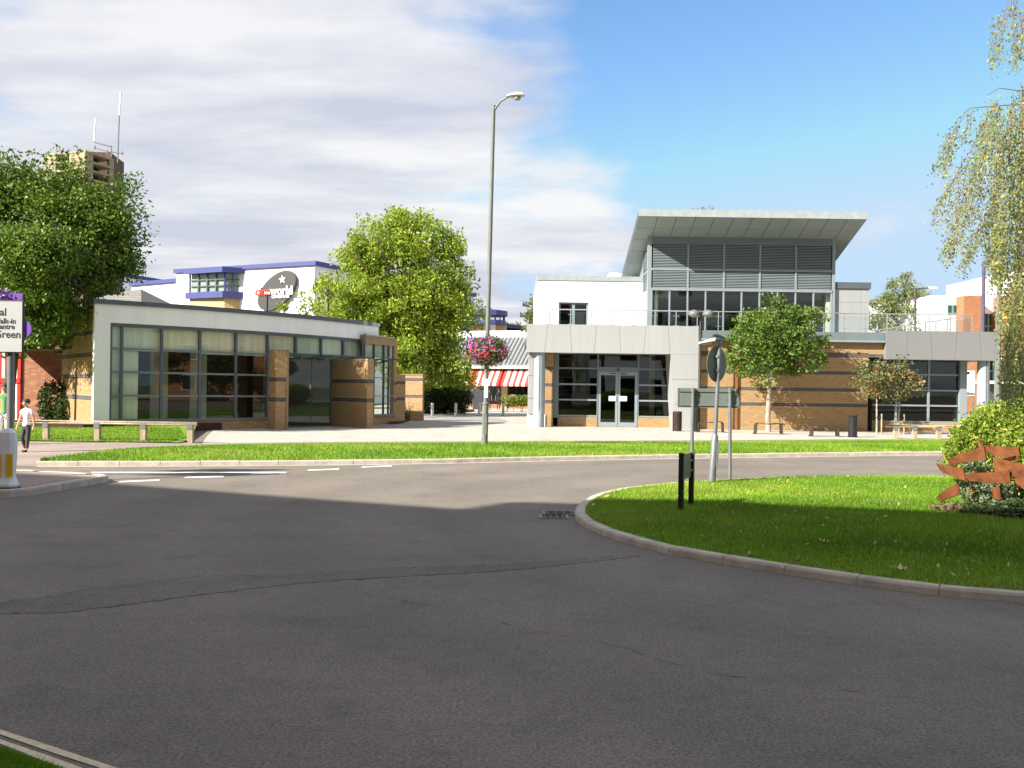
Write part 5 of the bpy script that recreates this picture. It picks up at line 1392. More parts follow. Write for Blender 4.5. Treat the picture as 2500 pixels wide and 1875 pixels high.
def tree(name, label, base, cc, rad, trunk_r, n_clump, per, leaf, m, seed, sigma=0.35, group=None, bark=None, lobes=0.25, flat_bottom=0.75, limbs=11, cat='tree', shell=0.55, twig=True, yellow=0.03, aspect=.5, subtr=(), blobs=None):
    r = np.random.default_rng(seed); rs = random.Random(seed)
    base, cc, rad = np.array(base, float), np.array(cc, float), np.array(rad, float)
    t = thing(name, tuple(base), label, cat, group)
    d = r.normal(size=(n_clump,3)); d /= np.linalg.norm(d,axis=1)[:,None]
    d[:,2] = np.where(d[:,2] < -flat_bottom, -flat_bottom*r.random(n_clump), d[:,2])
    lob = 1+lobes*noise_dir(d, 3.6, seed*1.3)+lobes*.6*noise_dir(d, 7.5, seed*.7)
    q = shell+(1-shell)*r.random(n_clump)**.6; q[r.random(n_clump) < .25] *= .6
    C = cc+d*rad*(lob*q)[:,None]
    if blobs:
        w_ = np.array([b[1][0]*b[1][2] for b in blobs]); pick = r.choice(len(blobs), n_clump, p=w_/w_.sum())
        C = np.array([np.array(blobs[i][0])+dd*np.array(blobs[i][1])*k for i, dd, k in zip(pick, d, lob*q)])
    # limbs: rise from the trunk into the crown
    mb = MB(); top = cc+np.array([0,0,rad[2]*.45]); fork = base+(cc-base)*np.array([.25,.25,.0])+np.array([0,0,(cc[2]-rad[2]*.75-base[2])])
    hgt = cc[2]-base[2]
    tp = [base, base*.7+fork*.3+r.normal(0,.05,3)*[1,1,0], fork, (fork+cc)/2+r.normal(0,.12,3), cc+r.normal(0,.15,3), top]
    tr_ = [trunk_r*1.25, trunk_r, trunk_r*.85, trunk_r*.6, trunk_r*.4, trunk_r*.12]
    mb.tube([Vector(p) for p in tp], tr_, 9)
    ends = []
    for k in range(limbs):
        a = 2*math.pi*k/limbs+rs.uniform(-.3,.3); el = rs.uniform(-.1,.8); s = rs.uniform(.25,.9)
        st_ = Vector(tp[2]).lerp(Vector(tp[4]), s*rs.random())
        en = Vector(cc)+Vector((math.cos(a)*math.cos(el)*rad[0], math.sin(a)*math.cos(el)*rad[1], math.sin(el)*rad[2]))*.8
        mid = st_.lerp(en,.5)+Vector((0,0,.12*rad[2]))+Vector(r.normal(0,.12,3))
        mb.tube([st_, st_.lerp(mid,.5)+Vector(r.normal(0,.06,3)), mid, mid.lerp(en,.5)+Vector(r.normal(0,.08,3)), en], [trunk_r*.38, trunk_r*.3, trunk_r*.22, trunk_r*.14, trunk_r*.05], 6)
        ends += [st_.lerp(mid,.6), mid, mid.lerp(en,.5), en]
    ends = np.array(ends+[Vector(tp[4]), Vector(tp[5])])
    if twig:
        for c in C[::2]:
            e = ends[np.argmin(np.sum((ends-c)**2,1))]; mid = (e+c)/2+r.normal(0,.06,3)
            mb.tube([Vector(e), Vector(mid), Vector(c)], [trunk_r*.08+.006, trunk_r*.05+.004, .004], 4, cap=False)
    build('trunk', mb, bark or M_BARK, t, smooth=True)
    sg_ = sigma*r.uniform(.6,1.25,n_clump)
    L = np.repeat(C, per, 0)+np.clip(r.normal(size=(n_clump*per,3)),-1.55,1.55)*np.repeat(sg_, per)[:,None]*np.array([1,1,.75])
    ok = np.ones(len(L), bool)
    for (bx0,bx1,by0,by1,bz0,bz1) in subtr:
        ok &= ~((L[:,0]>bx0)&(L[:,0]<bx1)&(L[:,1]>by0)&(L[:,1]<by1)&(L[:,2]>bz0)&(L[:,2]<bz1))
    ct = np.repeat(np.clip(r.normal(.5,.16,n_clump),0,1), per)
    L, ct = L[ok], ct[ok]
    tint = np.clip(ct+r.normal(0,.13,len(L)), 0, .86); tint[r.random(len(L)) < yellow] = 1
    out = (L-cc)/rad
    npmesh('crown', leaf_quads(L, leaf, r, .35, aspect, out), 4, m, t, tint)
    return t
ML_ASH1 = leaf_mat('leaf_ash_dark', (.055,.105,.012), (.11,.19,.018), (.185,.27,.028), (.26,.31,.05))
ML_ASH2 = leaf_mat('leaf_ash_bright', (.12,.205,.018), (.245,.345,.028), (.38,.46,.048), (.52,.45,.08), .38)
ML_ACER = leaf_mat('leaf_acer', (.05,.10,.014), (.10,.175,.022), (.165,.24,.035), (.30,.28,.06))
ML_WILLOW = leaf_mat('leaf_willow', (.085,.11,.04), (.15,.18,.06), (.21,.24,.09), (.3,.28,.1))
ML_ROWAN = leaf_mat('leaf_rowan', (.085,.095,.03), (.15,.16,.05), (.22,.22,.09), (.42,.10,.035))
ML_BIRCH = leaf_mat('leaf_birch', (.15,.20,.07), (.27,.33,.11), (.40,.44,.17), (.66,.50,.06), .45)
ML_SHRUB = leaf_mat('leaf_shrub', (.085,.15,.018), (.175,.26,.024), (.29,.365,.042), (.5,.38,.08))
ML_IVY = leaf_mat('leaf_ivy', (.018,.035,.010), (.035,.06,.016), (.06,.095,.03), (.1,.12,.03), .15)
ML_HEDGE = leaf_mat('leaf_hedge', (.025,.045,.012), (.05,.08,.016), (.08,.11,.025), (.14,.14,.04))
ML_HEDGEL = leaf_mat('leaf_hedge_light', (.10,.15,.02), (.18,.235,.03), (.26,.30,.05), (.36,.36,.08))

la_ = P(120, 600, 36)
def pb3(px, py, Y, rx_, ry_, rz_): q_ = P(px, py, Y); return ((q_.x, q_.y, q_.z), (rx_, ry_, rz_))
tree('ash_tree', 'dark green ash tree at the left edge, in front of the brick tower', (-17.6, 32.9, .15), (P(110,620,32.8).x, 32.8, 6.1), (3.1, 3.0, 2.9), .19, 400, 180, .145, ML_ASH1, 5, sigma=.34, lobes=.22, flat_bottom=.85, yellow=.02, limbs=16, shell=.4,
     blobs=[pb3(40,470,32.8,1.15,1.3,1.6), pb3(-40,560,32.8,1.5,1.6,2.2), pb3(160,520,32.6,1.1,1.3,1.4), pb3(265,540,33,1.1,1.3,1.6), pb3(150,640,32.6,2.3,2.0,1.6), pb3(300,640,33.4,.75,1.0,.68), pb3(40,740,32.2,1.4,1.3,1.1), pb3(180,735,31.6,1.0,1.0,.9), pb3(110,790,31.6,.9,.8,.6), pb3(165,430,32.8,.5,.6,.75), pb3(60,640,30.8,1.3,1.0,1.5)],
     subtr=((-14.3,-4,28,44,-1,4.7),(-14.9,-4,28,31.9,-1,5.2)))
tree('ash_tree', 'low leafy ash branch mass hanging at the left edge above the woman', (-20.6, 34.0, .1), (P(30,740,34).x, 34.0, 4.3), (1.9, 1.5, 1.7), .12, 60, 90, .26, ML_ASH1, 9, sigma=.36, lobes=.2, yellow=.02, limbs=8)
tree('ash_tree', 'bright yellow-green ash tree between the pavilion and the lamp column', (P(1015,1000,56).x, 56, .1), (P(985,730,56).x, 56, 6.9), (4.6, 4.4, 5.3), .34, 560, 185, .195, ML_ASH2, 17, sigma=.44, lobes=.17, flat_bottom=.8, yellow=.05, limbs=18, shell=.35,
     blobs=[pb3(985,690,56,3.7,3.6,4.0), pb3(868,765,56,2.3,2.4,2.3), pb3(1085,740,56,2.0,2.4,3.0), pb3(980,815,56,3.9,3.5,2.4), pb3(1040,900,56,3.0,2.8,1.7), pb3(990,560,56,1.7,1.8,1.3), pb3(1085,590,56,1.3,1.4,1.3), pb3(885,640,56,1.6,1.6,1.7), pb3(830,790,56,1.2,1.4,1.4)])
tree('acer_tree', 'small round-headed street tree in front of the banded brick wall', (X(1876,39.6,1040), 39.6, .0), (X(1888,39.6,840), 39.6, 3.75), (1.74, 1.55, 2.1), .10, 140, 150, .15, ML_ACER, 23, sigma=.27, lobes=.28, flat_bottom=.8, bark=M_BARKG, limbs=12, yellow=.04)
for k, (pxb, pxc, pyc, rx_, rz_, sd, lab) in enumerate(((2140,2137,925,.66,.85,31,'thin young rowan with reddish leaves, left of the pair by the right window'), (2195,2198,932,.66,.98,37,'thin young rowan with greener leaves, right of the pair by the right window'))):
    b = G(pxb, 1061, .0)
    rt_ = tree('rowan_sapling', lab, (b.x, b.y, 0), (X(pxc,b.y,pyc), b.y, Z(pxc,pyc,b.y)), (rx_, .7, rz_), .035, 40, 45, .13, ML_ROWAN, sd, sigma=.2, lobes=.25, bark=M_BARKG, limbs=7, group='young rowans by the right window', yellow=.07, aspect=.6)
    mb = MB(); mb.tube([(b.x+.18, b.y-.05, 0), (b.x+.18, b.y-.05, .85)], .03, 6); build('stake', mb, M_WOOD, rt_)
    mb = MB(); mb.bar((b.x-.03, b.y-.05, .7), (b.x+.2, b.y-.05, .7), .03, .05); build('tie', mb, M_BLACK, rt_)
tree('willow_tree', 'wide grey-green willow behind the terrace railing, right of the tower', (P(2225,950,92).x, 92, 0), (P(2217,762,92).x, 92, 8.6), (3.9, 3.6, 4.6), .35, 130, 100, .40, ML_WILLOW, 41, sigma=.5, lobes=.26, yellow=.03, limbs=12, aspect=.3)
tree('poplar_tree', 'pale green treetop showing left of the white upper storey', (P(1300,950,70).x, 70, 0), (P(1312,765,70).x, 70, 6.9), (1.25, 1.1, 1.9), .15, 45, 60, .22, ML_WILLOW, 43, sigma=.25, limbs=8)
tree('far_treetop', 'tiny distant treetop above the blue shed roof', (P(1262,950,125).x, 125, 0), (P(1262,790,125).x, 125, 9.6), (1.5, 1.2, 1.2), .15, 14, 40, .3, ML_WILLOW, 47, sigma=.3, limbs=7)
tree('far_treetop', 'tiny distant treetop just left of the white upper storey', (P(1283,950,118).x, 118, 0), (P(1282,796,118).x, 118, 8.6), (1.1, 1.1, 1.3), .15, 12, 40, .3, ML_WILLOW, 48, sigma=.3, limbs=7)
tree('bare_treetop', 'sparse reddish treetop peeping over the raking roof', (P(1712,950,62).x, 62, 0), (P(1712,523,62).x, 62, 12.75), (1.35, 1.0, 1.0), .14, 34, 26, .16, leaf_mat('leaf_brown', (.16,.12,.09), (.22,.17,.12), (.28,.22,.16)), 53, sigma=.16, limbs=9, shell=.7)
# sparse shoots left of the bright ash
tree('ash_sapling', 'thin sparse sapling in front of the cinema wall behind the pavilion roof', (P(740,950,50).x, 50, 0), (P(756,754,50).x, 50, 5.7), (1.1, .8, .7), .06, 22, 15, .2, ML_ASH2, 59, sigma=.2, limbs=9, shell=.6)
tree('ash_sapling', 'small bright bush top in front of the oval cinema sign', (P(692,950,48).x, 48, 0), (P(692,748,48).x, 48, 5.62), (.24, .22, .28), .04, 8, 22, .15, ML_ASH2, 61, sigma=.13, limbs=5)
tree('ash_sapling', 'sparse tall shoots left of the bright ash crown', (P(800,950,53).x, 53, 0), (P(800,655,53).x, 53, 7.4), (1.3, .8, 1.3), .06, 16, 22, .26, ML_ASH2, 67, sigma=.22, limbs=8, shell=.7)

def bush(name, label, boxes, leaf, m, seed, dens, cat='shrub', stems=8, kind=None, yellow=.03, group=None):
    """foliage filling a set of ellipsoids (centre, radii)"""
    r = np.random.default_rng(seed); L, T_ = [], []
    for c, q in boxes:
        n = int(dens*q[0]*q[1]*q[2]*4); d = r.normal(size=(n,3)); d /= np.linalg.norm(d,axis=1)[:,None]
        w = (.55+.45*r.random(n)**.7)*(1+.14*noise_dir(d,5,seed)+.10*noise_dir(d,11,seed*2)+r.normal(0,.05,n))
        p_ = np.array(c)+d*np.array(q)*w[:,None]; ok = p_[:,2] > .02
        L.append(p_[ok]); T_.append(np.clip(.5+.22*noise_dir(d[ok],8,seed)+r.normal(0,.15,ok.sum()),0,.86))
    L, T_ = np.concatenate(L), np.concatenate(T_); T_[r.random(len(T_)) < yellow] = 1
    c0 = np.mean([c for c,_ in boxes],0)
    t = thing(name, (c0[0], c0[1], 0), label, cat, group)
    if kind: t['kind'] = kind
    npmesh('foliage', leaf_quads(L, leaf, r, .1, .55), 4, m, t, T_)
    mb = MB()
    for k in range(stems):
        c, q = boxes[k % len(boxes)]; x, y = c[0]+r.uniform(-.4,.4)*q[0], c[1]+r.uniform(-.4,.4)*q[1]
        mb.tube([(x,y,0.0),(x+r.normal(0,.06),y+r.normal(0,.06),c[2]*.6),(x+r.normal(0,.15),y+r.normal(0,.15),c[2]+q[2]*.5)], [.02,.015,.006], 5)
    build('stems', mb, M_BARK, t)
    return t
def blob(px, py, Y, rx_, ry_, rz_): p_ = P(px,py,Y); return ((p_.x,p_.y,p_.z),(rx_,ry_,rz_))
bush('dark_shrub', 'dark evergreen shrubs between the garden wall and the big wheeled bin', [blob(1060,970,60,1.5,1.0,1.0), blob(1095,965,60,1.4,1.0,1.05), blob(1120,975,61,.9,.8,.9)], .17, ML_HEDGE, 71, 700)
bush('clipped_hedge', 'clipped light green hedge in front of the restaurant', [blob(1243,980,68,.75,.5,.42), blob(1262,979,68,.8,.5,.42), blob(1283,978,68,.8,.5,.42), blob(1300,978,68,.8,.5,.42)], .11, ML_HEDGEL, 73, 2200, cat='hedge')
bush('dark_bush', 'dark bush beside the brick side wall of the pavilion', [blob(140,985,35.5,.75,.6,.85), blob(165,1005,35,.5,.5,.5)], .14, ML_HEDGE, 79, 1500)
bush('low_shrub', 'low dark planting in the bed at the corner of the pavilion', [blob(978,1016,44.5,.5,.5,.22), blob(960,1020,44,.35,.4,.2)], .09, ML_HEDGE, 83, 3000)
bush('bare_climber', 'small leafless climber against the garden wall', [blob(995,995,46.3,.35,.05,.45)], .07, leaf_mat('leaf_brown', (.16,.12,.09), (.22,.17,.12), (.28,.22,.16)), 84, 2500, stems=6)
# the planting inside the sculpture
SC = Vector((7.75, 13.35)); SRd = 1.76
bush('yellow_green_shrub', 'bright yellow-green shrubs growing inside the rusty steel sculpture', [((7.7,13.55,.95),(1.30,1.10,.62)), ((6.85,13.5,.80),(.62,.65,.60)), ((8.6,13.5,1.1),(1.1,1.1,.68)), ((7.9,14.1,1.2),(1.1,.7,.45)), ((7.3,12.9,.75),(.75,.55,.50)), ((8.3,12.7,.8),(.75,.5,.5))], .056, ML_SHRUB, 89, 10500, stems=26, yellow=.08)
bush('grey_shrub', 'grey-green low shrub at the left foot of the rusty sculpture', [((6.42,13.0,.42),(.24,.3,.38)), ((6.6,12.7,.3),(.25,.25,.24))], .05, leaf_mat('leaf_grey', (.09,.13,.06), (.17,.22,.11), (.26,.31,.18)), 91, 14000)
bush('ivy_patch', 'dark ivy spreading over the grass in front of the rusty sculpture', [((6.1,12.1,.19),(.40,.35,.05)), ((6.5,11.8,.19),(.5,.42,.07)), ((7.1,11.55,.2),(.7,.45,.10)), ((7.9,11.45,.2),(.8,.5,.14)), ((6.9,12.0,.22),(.7,.4,.12)), ((8.6,11.6,.25),(.8,.6,.2))], .06, ML_IVY, 93, 60000, cat='ivy', stems=5)
bush('ivy_patch', 'dry brown and green litter at the left end of the ivy', [((5.75,12.25,.18),(.28,.28,.05))], .06, leaf_mat('leaf_litter', (.10,.07,.04), (.20,.14,.08), (.30,.24,.13)), 95, 30000, cat='litter', stems=2)

# weeping birch at the right edge
r = np.random.default_rng(101)
bt_ = thing('birch_tree', (7.1, 10.6, .15), 'weeping birch with yellowing hanging strands at the right edge', 'tree')
mb = MB(); mb.tube([(7.1,10.6,.1),(7.05,10.6,2.5),(7.15,10.55,5),(7.0,10.5,8.2),(6.9,10.5,10)], [.17,.15,.12,.08,.02], 10)
YB = 10.2
arches = [[(2700,330),(2560,250),(2428,259),(2369,264),(2338,290),(2325,330)], [(2700,300),(2560,190),(2490,222),(2440,215),(2410,232)], [(2720,60),(2600,-60),(2510,-30),(2470,-20),(2449,40)], [(2720,40),(2560,-80),(2500,-40),(2480,10)],
          [(2700,480),(2560,400),(2480,420),(2420,470)], [(2700,420),(2600,300),(2500,290),(2420,300),(2380,340)], [(2700,620),(2560,560),(2480,600)], [(2720,800),(2600,740),(2500,760)]]
for i, ar in enumerate(arches):
    y_ = YB+r.uniform(-.5,.5); pts = [Vector((7.05,10.6,P(2700,ar[0][1]+60,10.4).z))]+[P(a,b,y_) for a,b in ar]
    mb.tube(pts, [.012]+[.007-.005*k/len(ar) for k in range(len(ar))], 5)
strands = [(2449,40,2424,168,1),(2463,20,2440,140,.8),(2478,-10,2470,172,1),(2500,20,2490,150,1),(2325,330,2293,425,1.2),(2335,310,2318,400,.8),(2369,270,2345,360,.8),(2350,400,2278,540,1.1),(2375,420,2335,560,1.0),(2360,470,2308,640,1.1),(2345,560,2310,625,.9),
           (2400,300,2372,470,1.2),(2420,270,2395,430,1.3),(2440,250,2420,400,1.4),(2400,420,2360,560,1.1),(2415,520,2350,655,1.3),(2395,560,2368,620,.8),(2430,380,2410,640,1.8),(2450,330,2430,690,2.2),(2465,280,2455,620,2.2),(2480,240,2476,560,2.4),(2495,220,2490,640,2.4),(2510,260,2505,700,2.4),
           (2445,560,2428,690,1.4),(2470,560,2452,690,1.6),(2485,600,2478,760,1.5),(2500,640,2492,820,1.6),(2475,690,2455,800,.8),(2490,760,2465,900,1.3),(2505,800,2480,960,1.5),(2500,850,2462,950,1.2),(2515,700,2508,1000,1.6),(2480,820,2448,930,.8),(2460,640,2446,860,1.2),(2472,720,2462,980,1.3),(2488,640,2480,990,1.4),(2530,300,2530,1000,2.2),(2550,300,2550,1000,2)]
C, T_ = [], []
for (a, b, c, d, w) in strands:
    y_ = YB+r.uniform(-.7,.7)
    for k in range(6 if w > 1 else 4):
        o1_, o2_ = r.normal(0,6,2), r.normal(0,8,2); yk = y_+r.normal(0,.15)
        p0, p1 = P(a+o1_[0],b+o1_[1],yk), P(c+o2_[0],d+o2_[1]*1.5,yk)
        L = (p1-p0).length; mid = p0.lerp(p1,.5)+Vector((r.normal(0,.06),r.normal(0,.06),0))
        mb.tube([p0, mid, p1], [.0028,.002,.0012], 4, cap=False)
        n = int(L*80*min(w,1.5))
        t = r.random(n)**.8
        q = np.array(p0)[None]*((1-t)**2)[:,None]+2*np.array(mid)[None]*(t*(1-t))[:,None]+np.array(p1)[None]*(t**2)[:,None]
        q = q+r.normal(size=(n,3))*np.array([.030,.045,.05]); C.append(q)
        T_.append(np.clip(r.normal(.5,.1)+r.normal(0,.17,n),0,.9))
C, T_ = np.concatenate(C), np.concatenate(T_); T_[r.random(len(T_)) < .07] = 1
build('trunk', mb, mat('birch_twig', (.16,.09,.07), .8), bt_, smooth=True)
npmesh('crown', leaf_quads(C, .031, r, 1.2, .72), 4, ML_BIRCH, bt_, T_)

# far wood closing the horizon
r = np.random.default_rng(111); n = 16000
xx = r.uniform(-170, 190, n); yy = r.uniform(185, 215, n); hh = (5.5+1.5*np.sin(xx*.11)+1.2*np.sin(xx*.31+1))*r.random(n)**.7
npmesh('distant_wood', leaf_quads(np.stack([xx,yy,hh],1), 2.2, r, 0, .7), 4, ML_HEDGE, None, r.random(n), kind='stuff', label='low line of distant trees along the horizon')

# fallen leaves on the island
r = np.random.default_rng(121); pts = island_points(1200, 77); pts = pts[(pts[:,0] < 6.4)][:170]; pts[:,2] += .04
fl = leaf_quads(pts, .05, r, 0, .7); 
npmesh('fallen_leaves', fl, 4, tint_mat('fallen_leaf', [(0,(.35,.18,.06)),(.5,(.50,.33,.12)),(1,(.66,.55,.40))], .8, .2), None, r.random(len(pts)), kind='stuff', label='scattered yellow and brown leaves lying on the island grass')
def maple_leaf(px, py, z, s, lab, col):
    g = G(px, py, z); t_ = r.uniform(0,6); mb = MB(); pts_ = []
    for i in range(10):
        a = t_+2*math.pi*i/10; q = s*(1 if i % 2 == 0 else .45)*(.8 if i in (0,) else 1); pts_.append((g.x+math.cos(a)*q, g.y+math.sin(a)*q, z+(.03 if i % 2 == 0 else .0)+.012*math.sin(i)))
    mb.add(pts_+[(g.x,g.y,z+.004)], [(i,(i+1)%10,10) for i in range(10)])
    mb.tube([(g.x,g.y,z+.004),(g.x+s*1.3*math.cos(t_+.5),g.y+s*1.3*math.sin(t_+.5),z+.02)], .003, 4)
    build('maple_leaf', mb, mat('leaf_'+col, {'tan':(.55,.38,.17),'brown':(.36,.15,.07),'pale':(.60,.46,.25)}[col], .8), org=(g.x,g.y,z), label=lab, cat='leaf', group='single fallen maple leaves')
maple_leaf(2210,1440.5,.004,.075,'tan fallen maple leaf on the road against the island kerb','tan')
maple_leaf(2197,1389,.125,.07,'pale fallen maple leaf on the grass near the kerb, below the sculpture','pale')
maple_leaf(2012,1323,.14,.06,'tan fallen maple leaf in the middle of the shaded island grass','tan')
maple_leaf(1945,1371,.12,.05,'brown fallen maple leaf on the grass near the kerb','brown')

for k, (yy_, hh_) in enumerate(((6,5.5),(13,6.5),(20,5.0),(27,6.8),(36,6.0))):
    tree('street_tree', ['dark street tree off to the right, nearest the viewer','second dark street tree off to the right','third dark street tree off to the right','fourth dark street tree off to the right','fifth dark street tree off to the right, farthest away'][k], (44+k%2*2, yy_, 0), (44+k%2*2, yy_, hh_*.6), (2.6,2.6,hh_*.42), .16, 45, 60, .4, ML_HEDGE, 200+k, sigma=.5, group='dark trees beyond the right edge', twig=False)

# ------------------------------------------------------------------ rusty steel sculpture
sc = thing('steel_sculpture', (SC.x, SC.y, .15), 'rusty weathering-steel sculpture of overlapping curved bands around the shrubs', 'sculpture')
def barrel(px, py, rr0=SRd):
    """where the sight line through a photograph point meets the upright ring round the planting"""
    u0, v0 = unroll(px, py); k = u0/F
    a = k*k+1; b = -2*(k*SC.x+SC.y); c = SC.x**2+SC.y**2-rr0**2; D_ = b*b-4*a*c
    Y = (-b-math.sqrt(max(D_,0)))/(2*a); return Vector((k*Y, Y, EYE-v0*Y/F))
bands_ = [((2311,1123),(2311,1136),(2402,1090),(2402,1122)), ((2285,1131),(2285,1147),(2350,1143),(2347,1174)), ((2356,1158),(2356,1174),(2464,1148),(2464,1182)), ((2403,1087),(2406,1106),(2486,1092),(2486,1126)),
          ((2424,1116),(2436,1158),(2522,1138),(2522,1170)), ((2286,1216),(2288,1227),(2337,1180),(2337,1208)), ((2452,1121),(2450,1128),(2478,1112),(2482,1124)), ((2476,1150),(2480,1180),(2540,1190),(2540,1222)), ((2420,1190),(2424,1216),(2440,1188),(2446,1222))]
for i, (a, b, c, d) in enumerate(bands_):
    n = 14; rr0 = SRd-.02+.05*(i % 3)
    A, B, C_, D_ = (barrel(*q, rr0) for q in (a,b,c,d))
    def pol(p_): return math.atan2(p_.y-SC.y, p_.x-SC.x)
    a0, a1 = pol(A), pol(C_)
    mb = MB(); vs, fs = [], []
    for k in range(n+1):
        t = k/n; th = a0+(a1-a0)*t; bulge = 1+.02*math.sin(t*math.pi)
        zt, zb = A.z+(C_.z-A.z)*t, B.z+(D_.z-B.z)*t
        for zz_, ro in ((zb,rr0*bulge*.97),(zt,rr0*bulge),(zt,rr0*bulge-.022),(zb,rr0*bulge*.97-.022)):
            vs.append((SC.x+math.cos(th)*ro, SC.y+math.sin(th)*ro, zz_))
    for k in range(n):
        for j in range(4): fs.append((k*4+j, k*4+(j+1)%4, (k+1)*4+(j+1)%4, (k+1)*4+j))
    fs += [(3,2,1,0), (n*4,n*4+1,n*4+2,n*4+3)]
    mb.add(vs, fs); build('steel_band', mb, M_CORTEN, sc, smooth=True)
for (a, b, c, d) in ((2287,1120,2287,1133),(2301,1120,2301,1135),(2350,1150,2352,1170),(2362,1075,2370,1096),(2345,1195,2343,1215)):
    p_, q_ = barrel(a,b), barrel(c,d); mb = MB(); inw = (Vector((SC.x,SC.y,p_.z))-p_)*.12
    mb.bar(p_+inw, q_+inw, .05, .03); build('steel_strut', mb, M_CORTEN, sc)
for k in range(5):     # the far half of the ring, seen through the planting and from the side
    a0 = .2+k*.32; mb = MB(); z0 = .3+.25*((k*7) % 4); vs, fs = [], []
    for j in range(7):
        th = a0+j*.09
        for zz_, ro in ((z0-.08,SRd*.98),(z0+.12,SRd),(z0+.12,SRd-.022),(z0-.08,SRd*.98-.022)): vs.append((SC.x+math.cos(th)*ro, SC.y+math.sin(th)*ro, zz_+j*.03*(-1)**k))
    for j in range(6):
        for q in range(4): fs.append((j*4+q, j*4+(q+1)%4, (j+1)*4+(q+1)%4, (j+1)*4+q))
    fs += [(3,2,1,0),(24,25,26,27)]; mb.add(vs, fs); build('steel_band', mb, M_CORTEN, sc)

# ------------------------------------------------------------------ lamp column with flower baskets
lb = G(1183,1085,.11); lt = P(1205.5,258,26.2)
lc = thing('lamp_column', tuple(lb), 'tall grey street lamp column standing in the grass verge, with flower baskets', 'street lamp')
def along(t): return Vector(lb).lerp(Vector(lt), t)
mb = MB(); mb.tube([along(-.01), along(.118)], [.088,.082], 14); build('base_section', mb, M_LAMP, lc, smooth=True)
mb = MB(); mb.tube([along(.118), along(.1215), along(.124), along(.5), along(.985), along(1)], [.098,.098,.064,.060,.052,.052], 14); build('pole', mb, M_LAMP, lc, smooth=True)
mb = MB(); q = along(.06); mb.box(q.x-.045, q.x+.045, q.y-.092, q.y-.08, q.z-.28, q.z+.28); build('access_door', mb, M_LAMP, lc)
hd = P(1241,236,26.0)
mb = MB(); mb.tube([along(.985), P(1222,248,26.1), hd], [.032,.028,.026], 8); build('arm', mb, M_LAMP, lc, smooth=True)
ax = (P(1280,233,25.9)-hd).normalized(); hp = []
mb = MB()
prof_ = [(-.04,.05),(0,.085),(.12,.125),(.28,.135),(.40,.105),(.46,.04)]
upv = Vector((0,0,1)); sd_ = ax.cross(upv).normalized(); u2 = sd_.cross(ax)
def head_ring(s, w, z0, z1):
    n = 12; out = []
    for k in range(n):
        a = 2*math.pi*k/n; zz_ = math.sin(a); out.append(hd+ax*s+sd_*math.cos(a)*w*1.15+u2*(zz_*(w*.75 if zz_ > 0 else w*.25)))
    return out
vs, fs = [], []
for s, w in prof_: vs += head_ring(s, w, 0, 0)
for i in range(len(prof_)-1):
    for k in range(12): fs.append((i*12+k, i*12+(k+1)%12, (i+1)*12+(k+1)%12, (i+1)*12+k))
fs += [tuple(range(11,-1,-1)), tuple(range(60,72))]
mb.add(vs, fs); build('lamp_head', mb, mat('weathered_white', (.60,.58,.52), .6, vary=.2, scale=20), lc, smooth=True)
mb = MB(); c = hd+ax*.25-u2*.045; mb.lathe(tuple(c), [(.03,-.075),(.08,-.06),(.105,-.02),(.105,.0)], 14); build('lamp_bowl', mb, mat('lamp_diffuser', (.35,.33,.29), .2), lc, smooth=True)
mb = MB(); q = along(.165); mb.box(q.x-.05, q.x+.05, q.y-.072, q.y-.062, q.z-.26, q.z+.26); build('sticker', mb, M_WPAINT, lc)
# baskets
r = np.random.default_rng(131)
q = along((lb.z and (P(1190,852,26.2).z-lb.z)/(lt.z-lb.z)))
fb = thing('flower_basket', (q.x, q.y, q.z-.2), 'round hanging basket of pink, red and purple flowers around the lamp column', 'flower basket')
mb = MB(); mb.lathe((q.x, q.y, q.z-.22), [(.12,-.14),(.30,-.04),(.38,.12),(.36,.14)], 18); build('basket', mb, M_MULCH, fb)
mb = MB()
for k in range(3): mb.tube([(q.x,q.y,q.z+.3),(q.x+.36*math.cos(k*2.1),q.y+.36*math.sin(k*2.1),q.z-.1)], .006, 4)
build('hanger', mb, M_BLACK, fb)
n = 5200; d = r.normal(size=(n,3)); d /= np.linalg.norm(d,axis=1)[:,None]; w = .6+.4*r.random(n)
C = np.array([q.x+.0,q.y,q.z-.02])+d*np.array([.60,.52,.42])*(w*(1+.16*noise_dir(d,6,1)))[:,None]
C[:,2] -= .10*np.abs(r.normal(0,1,n))*(C[:,2] < q.z)
npmesh('foliage', leaf_quads(C, .055, r, .3, .5), 4, ML_WILLOW, fb, r.random(n)*.8)
def flowers(nm, n, m, zlo, zhi, side=0):
    d = r.normal(size=(n*3,3)); d /= np.linalg.norm(d,axis=1)[:,None]; d = d[(d[:,2] > zlo) & (d[:,2] < zhi)][:n]
    if side: d[:,0] = np.abs(d[:,0])*side
    C = np.array([q.x,q.y,q.z-.02])+d*np.array([.60,.54,.45]); V = []
    for c, dd_ in zip(C, d):       # a five-lobed trumpet facing outward
        a = np.cross(dd_, [0,0,1.01]); a /= np.linalg.norm(a); b = np.cross(dd_, a); s = .036*r.uniform(.75,1.2)
        for k in range(5):
            t0_, t1_ = 2*math.pi*k/5, 2*math.pi*(k+1)/5; tm = (t0_+t1_)/2
            V += [c-dd_*.025, c+(a*math.cos(t0_)+b*math.sin(t0_))*s*.8, c+(a*math.cos(tm)+b*math.sin(tm))*s*1.15, c+(a*math.cos(t1_)+b*math.sin(t1_))*s*.8]
    npmesh(nm, np.array(V), 4, m, fb, kind='stuff')
flowers('pink_flowers', 75, mat('petal_pink', (.62,.05,.30), .6), -.95, .6)
flowers('red_flowers', 60, mat('petal_red', (.66,.012,.06), .6), -.6, .2)
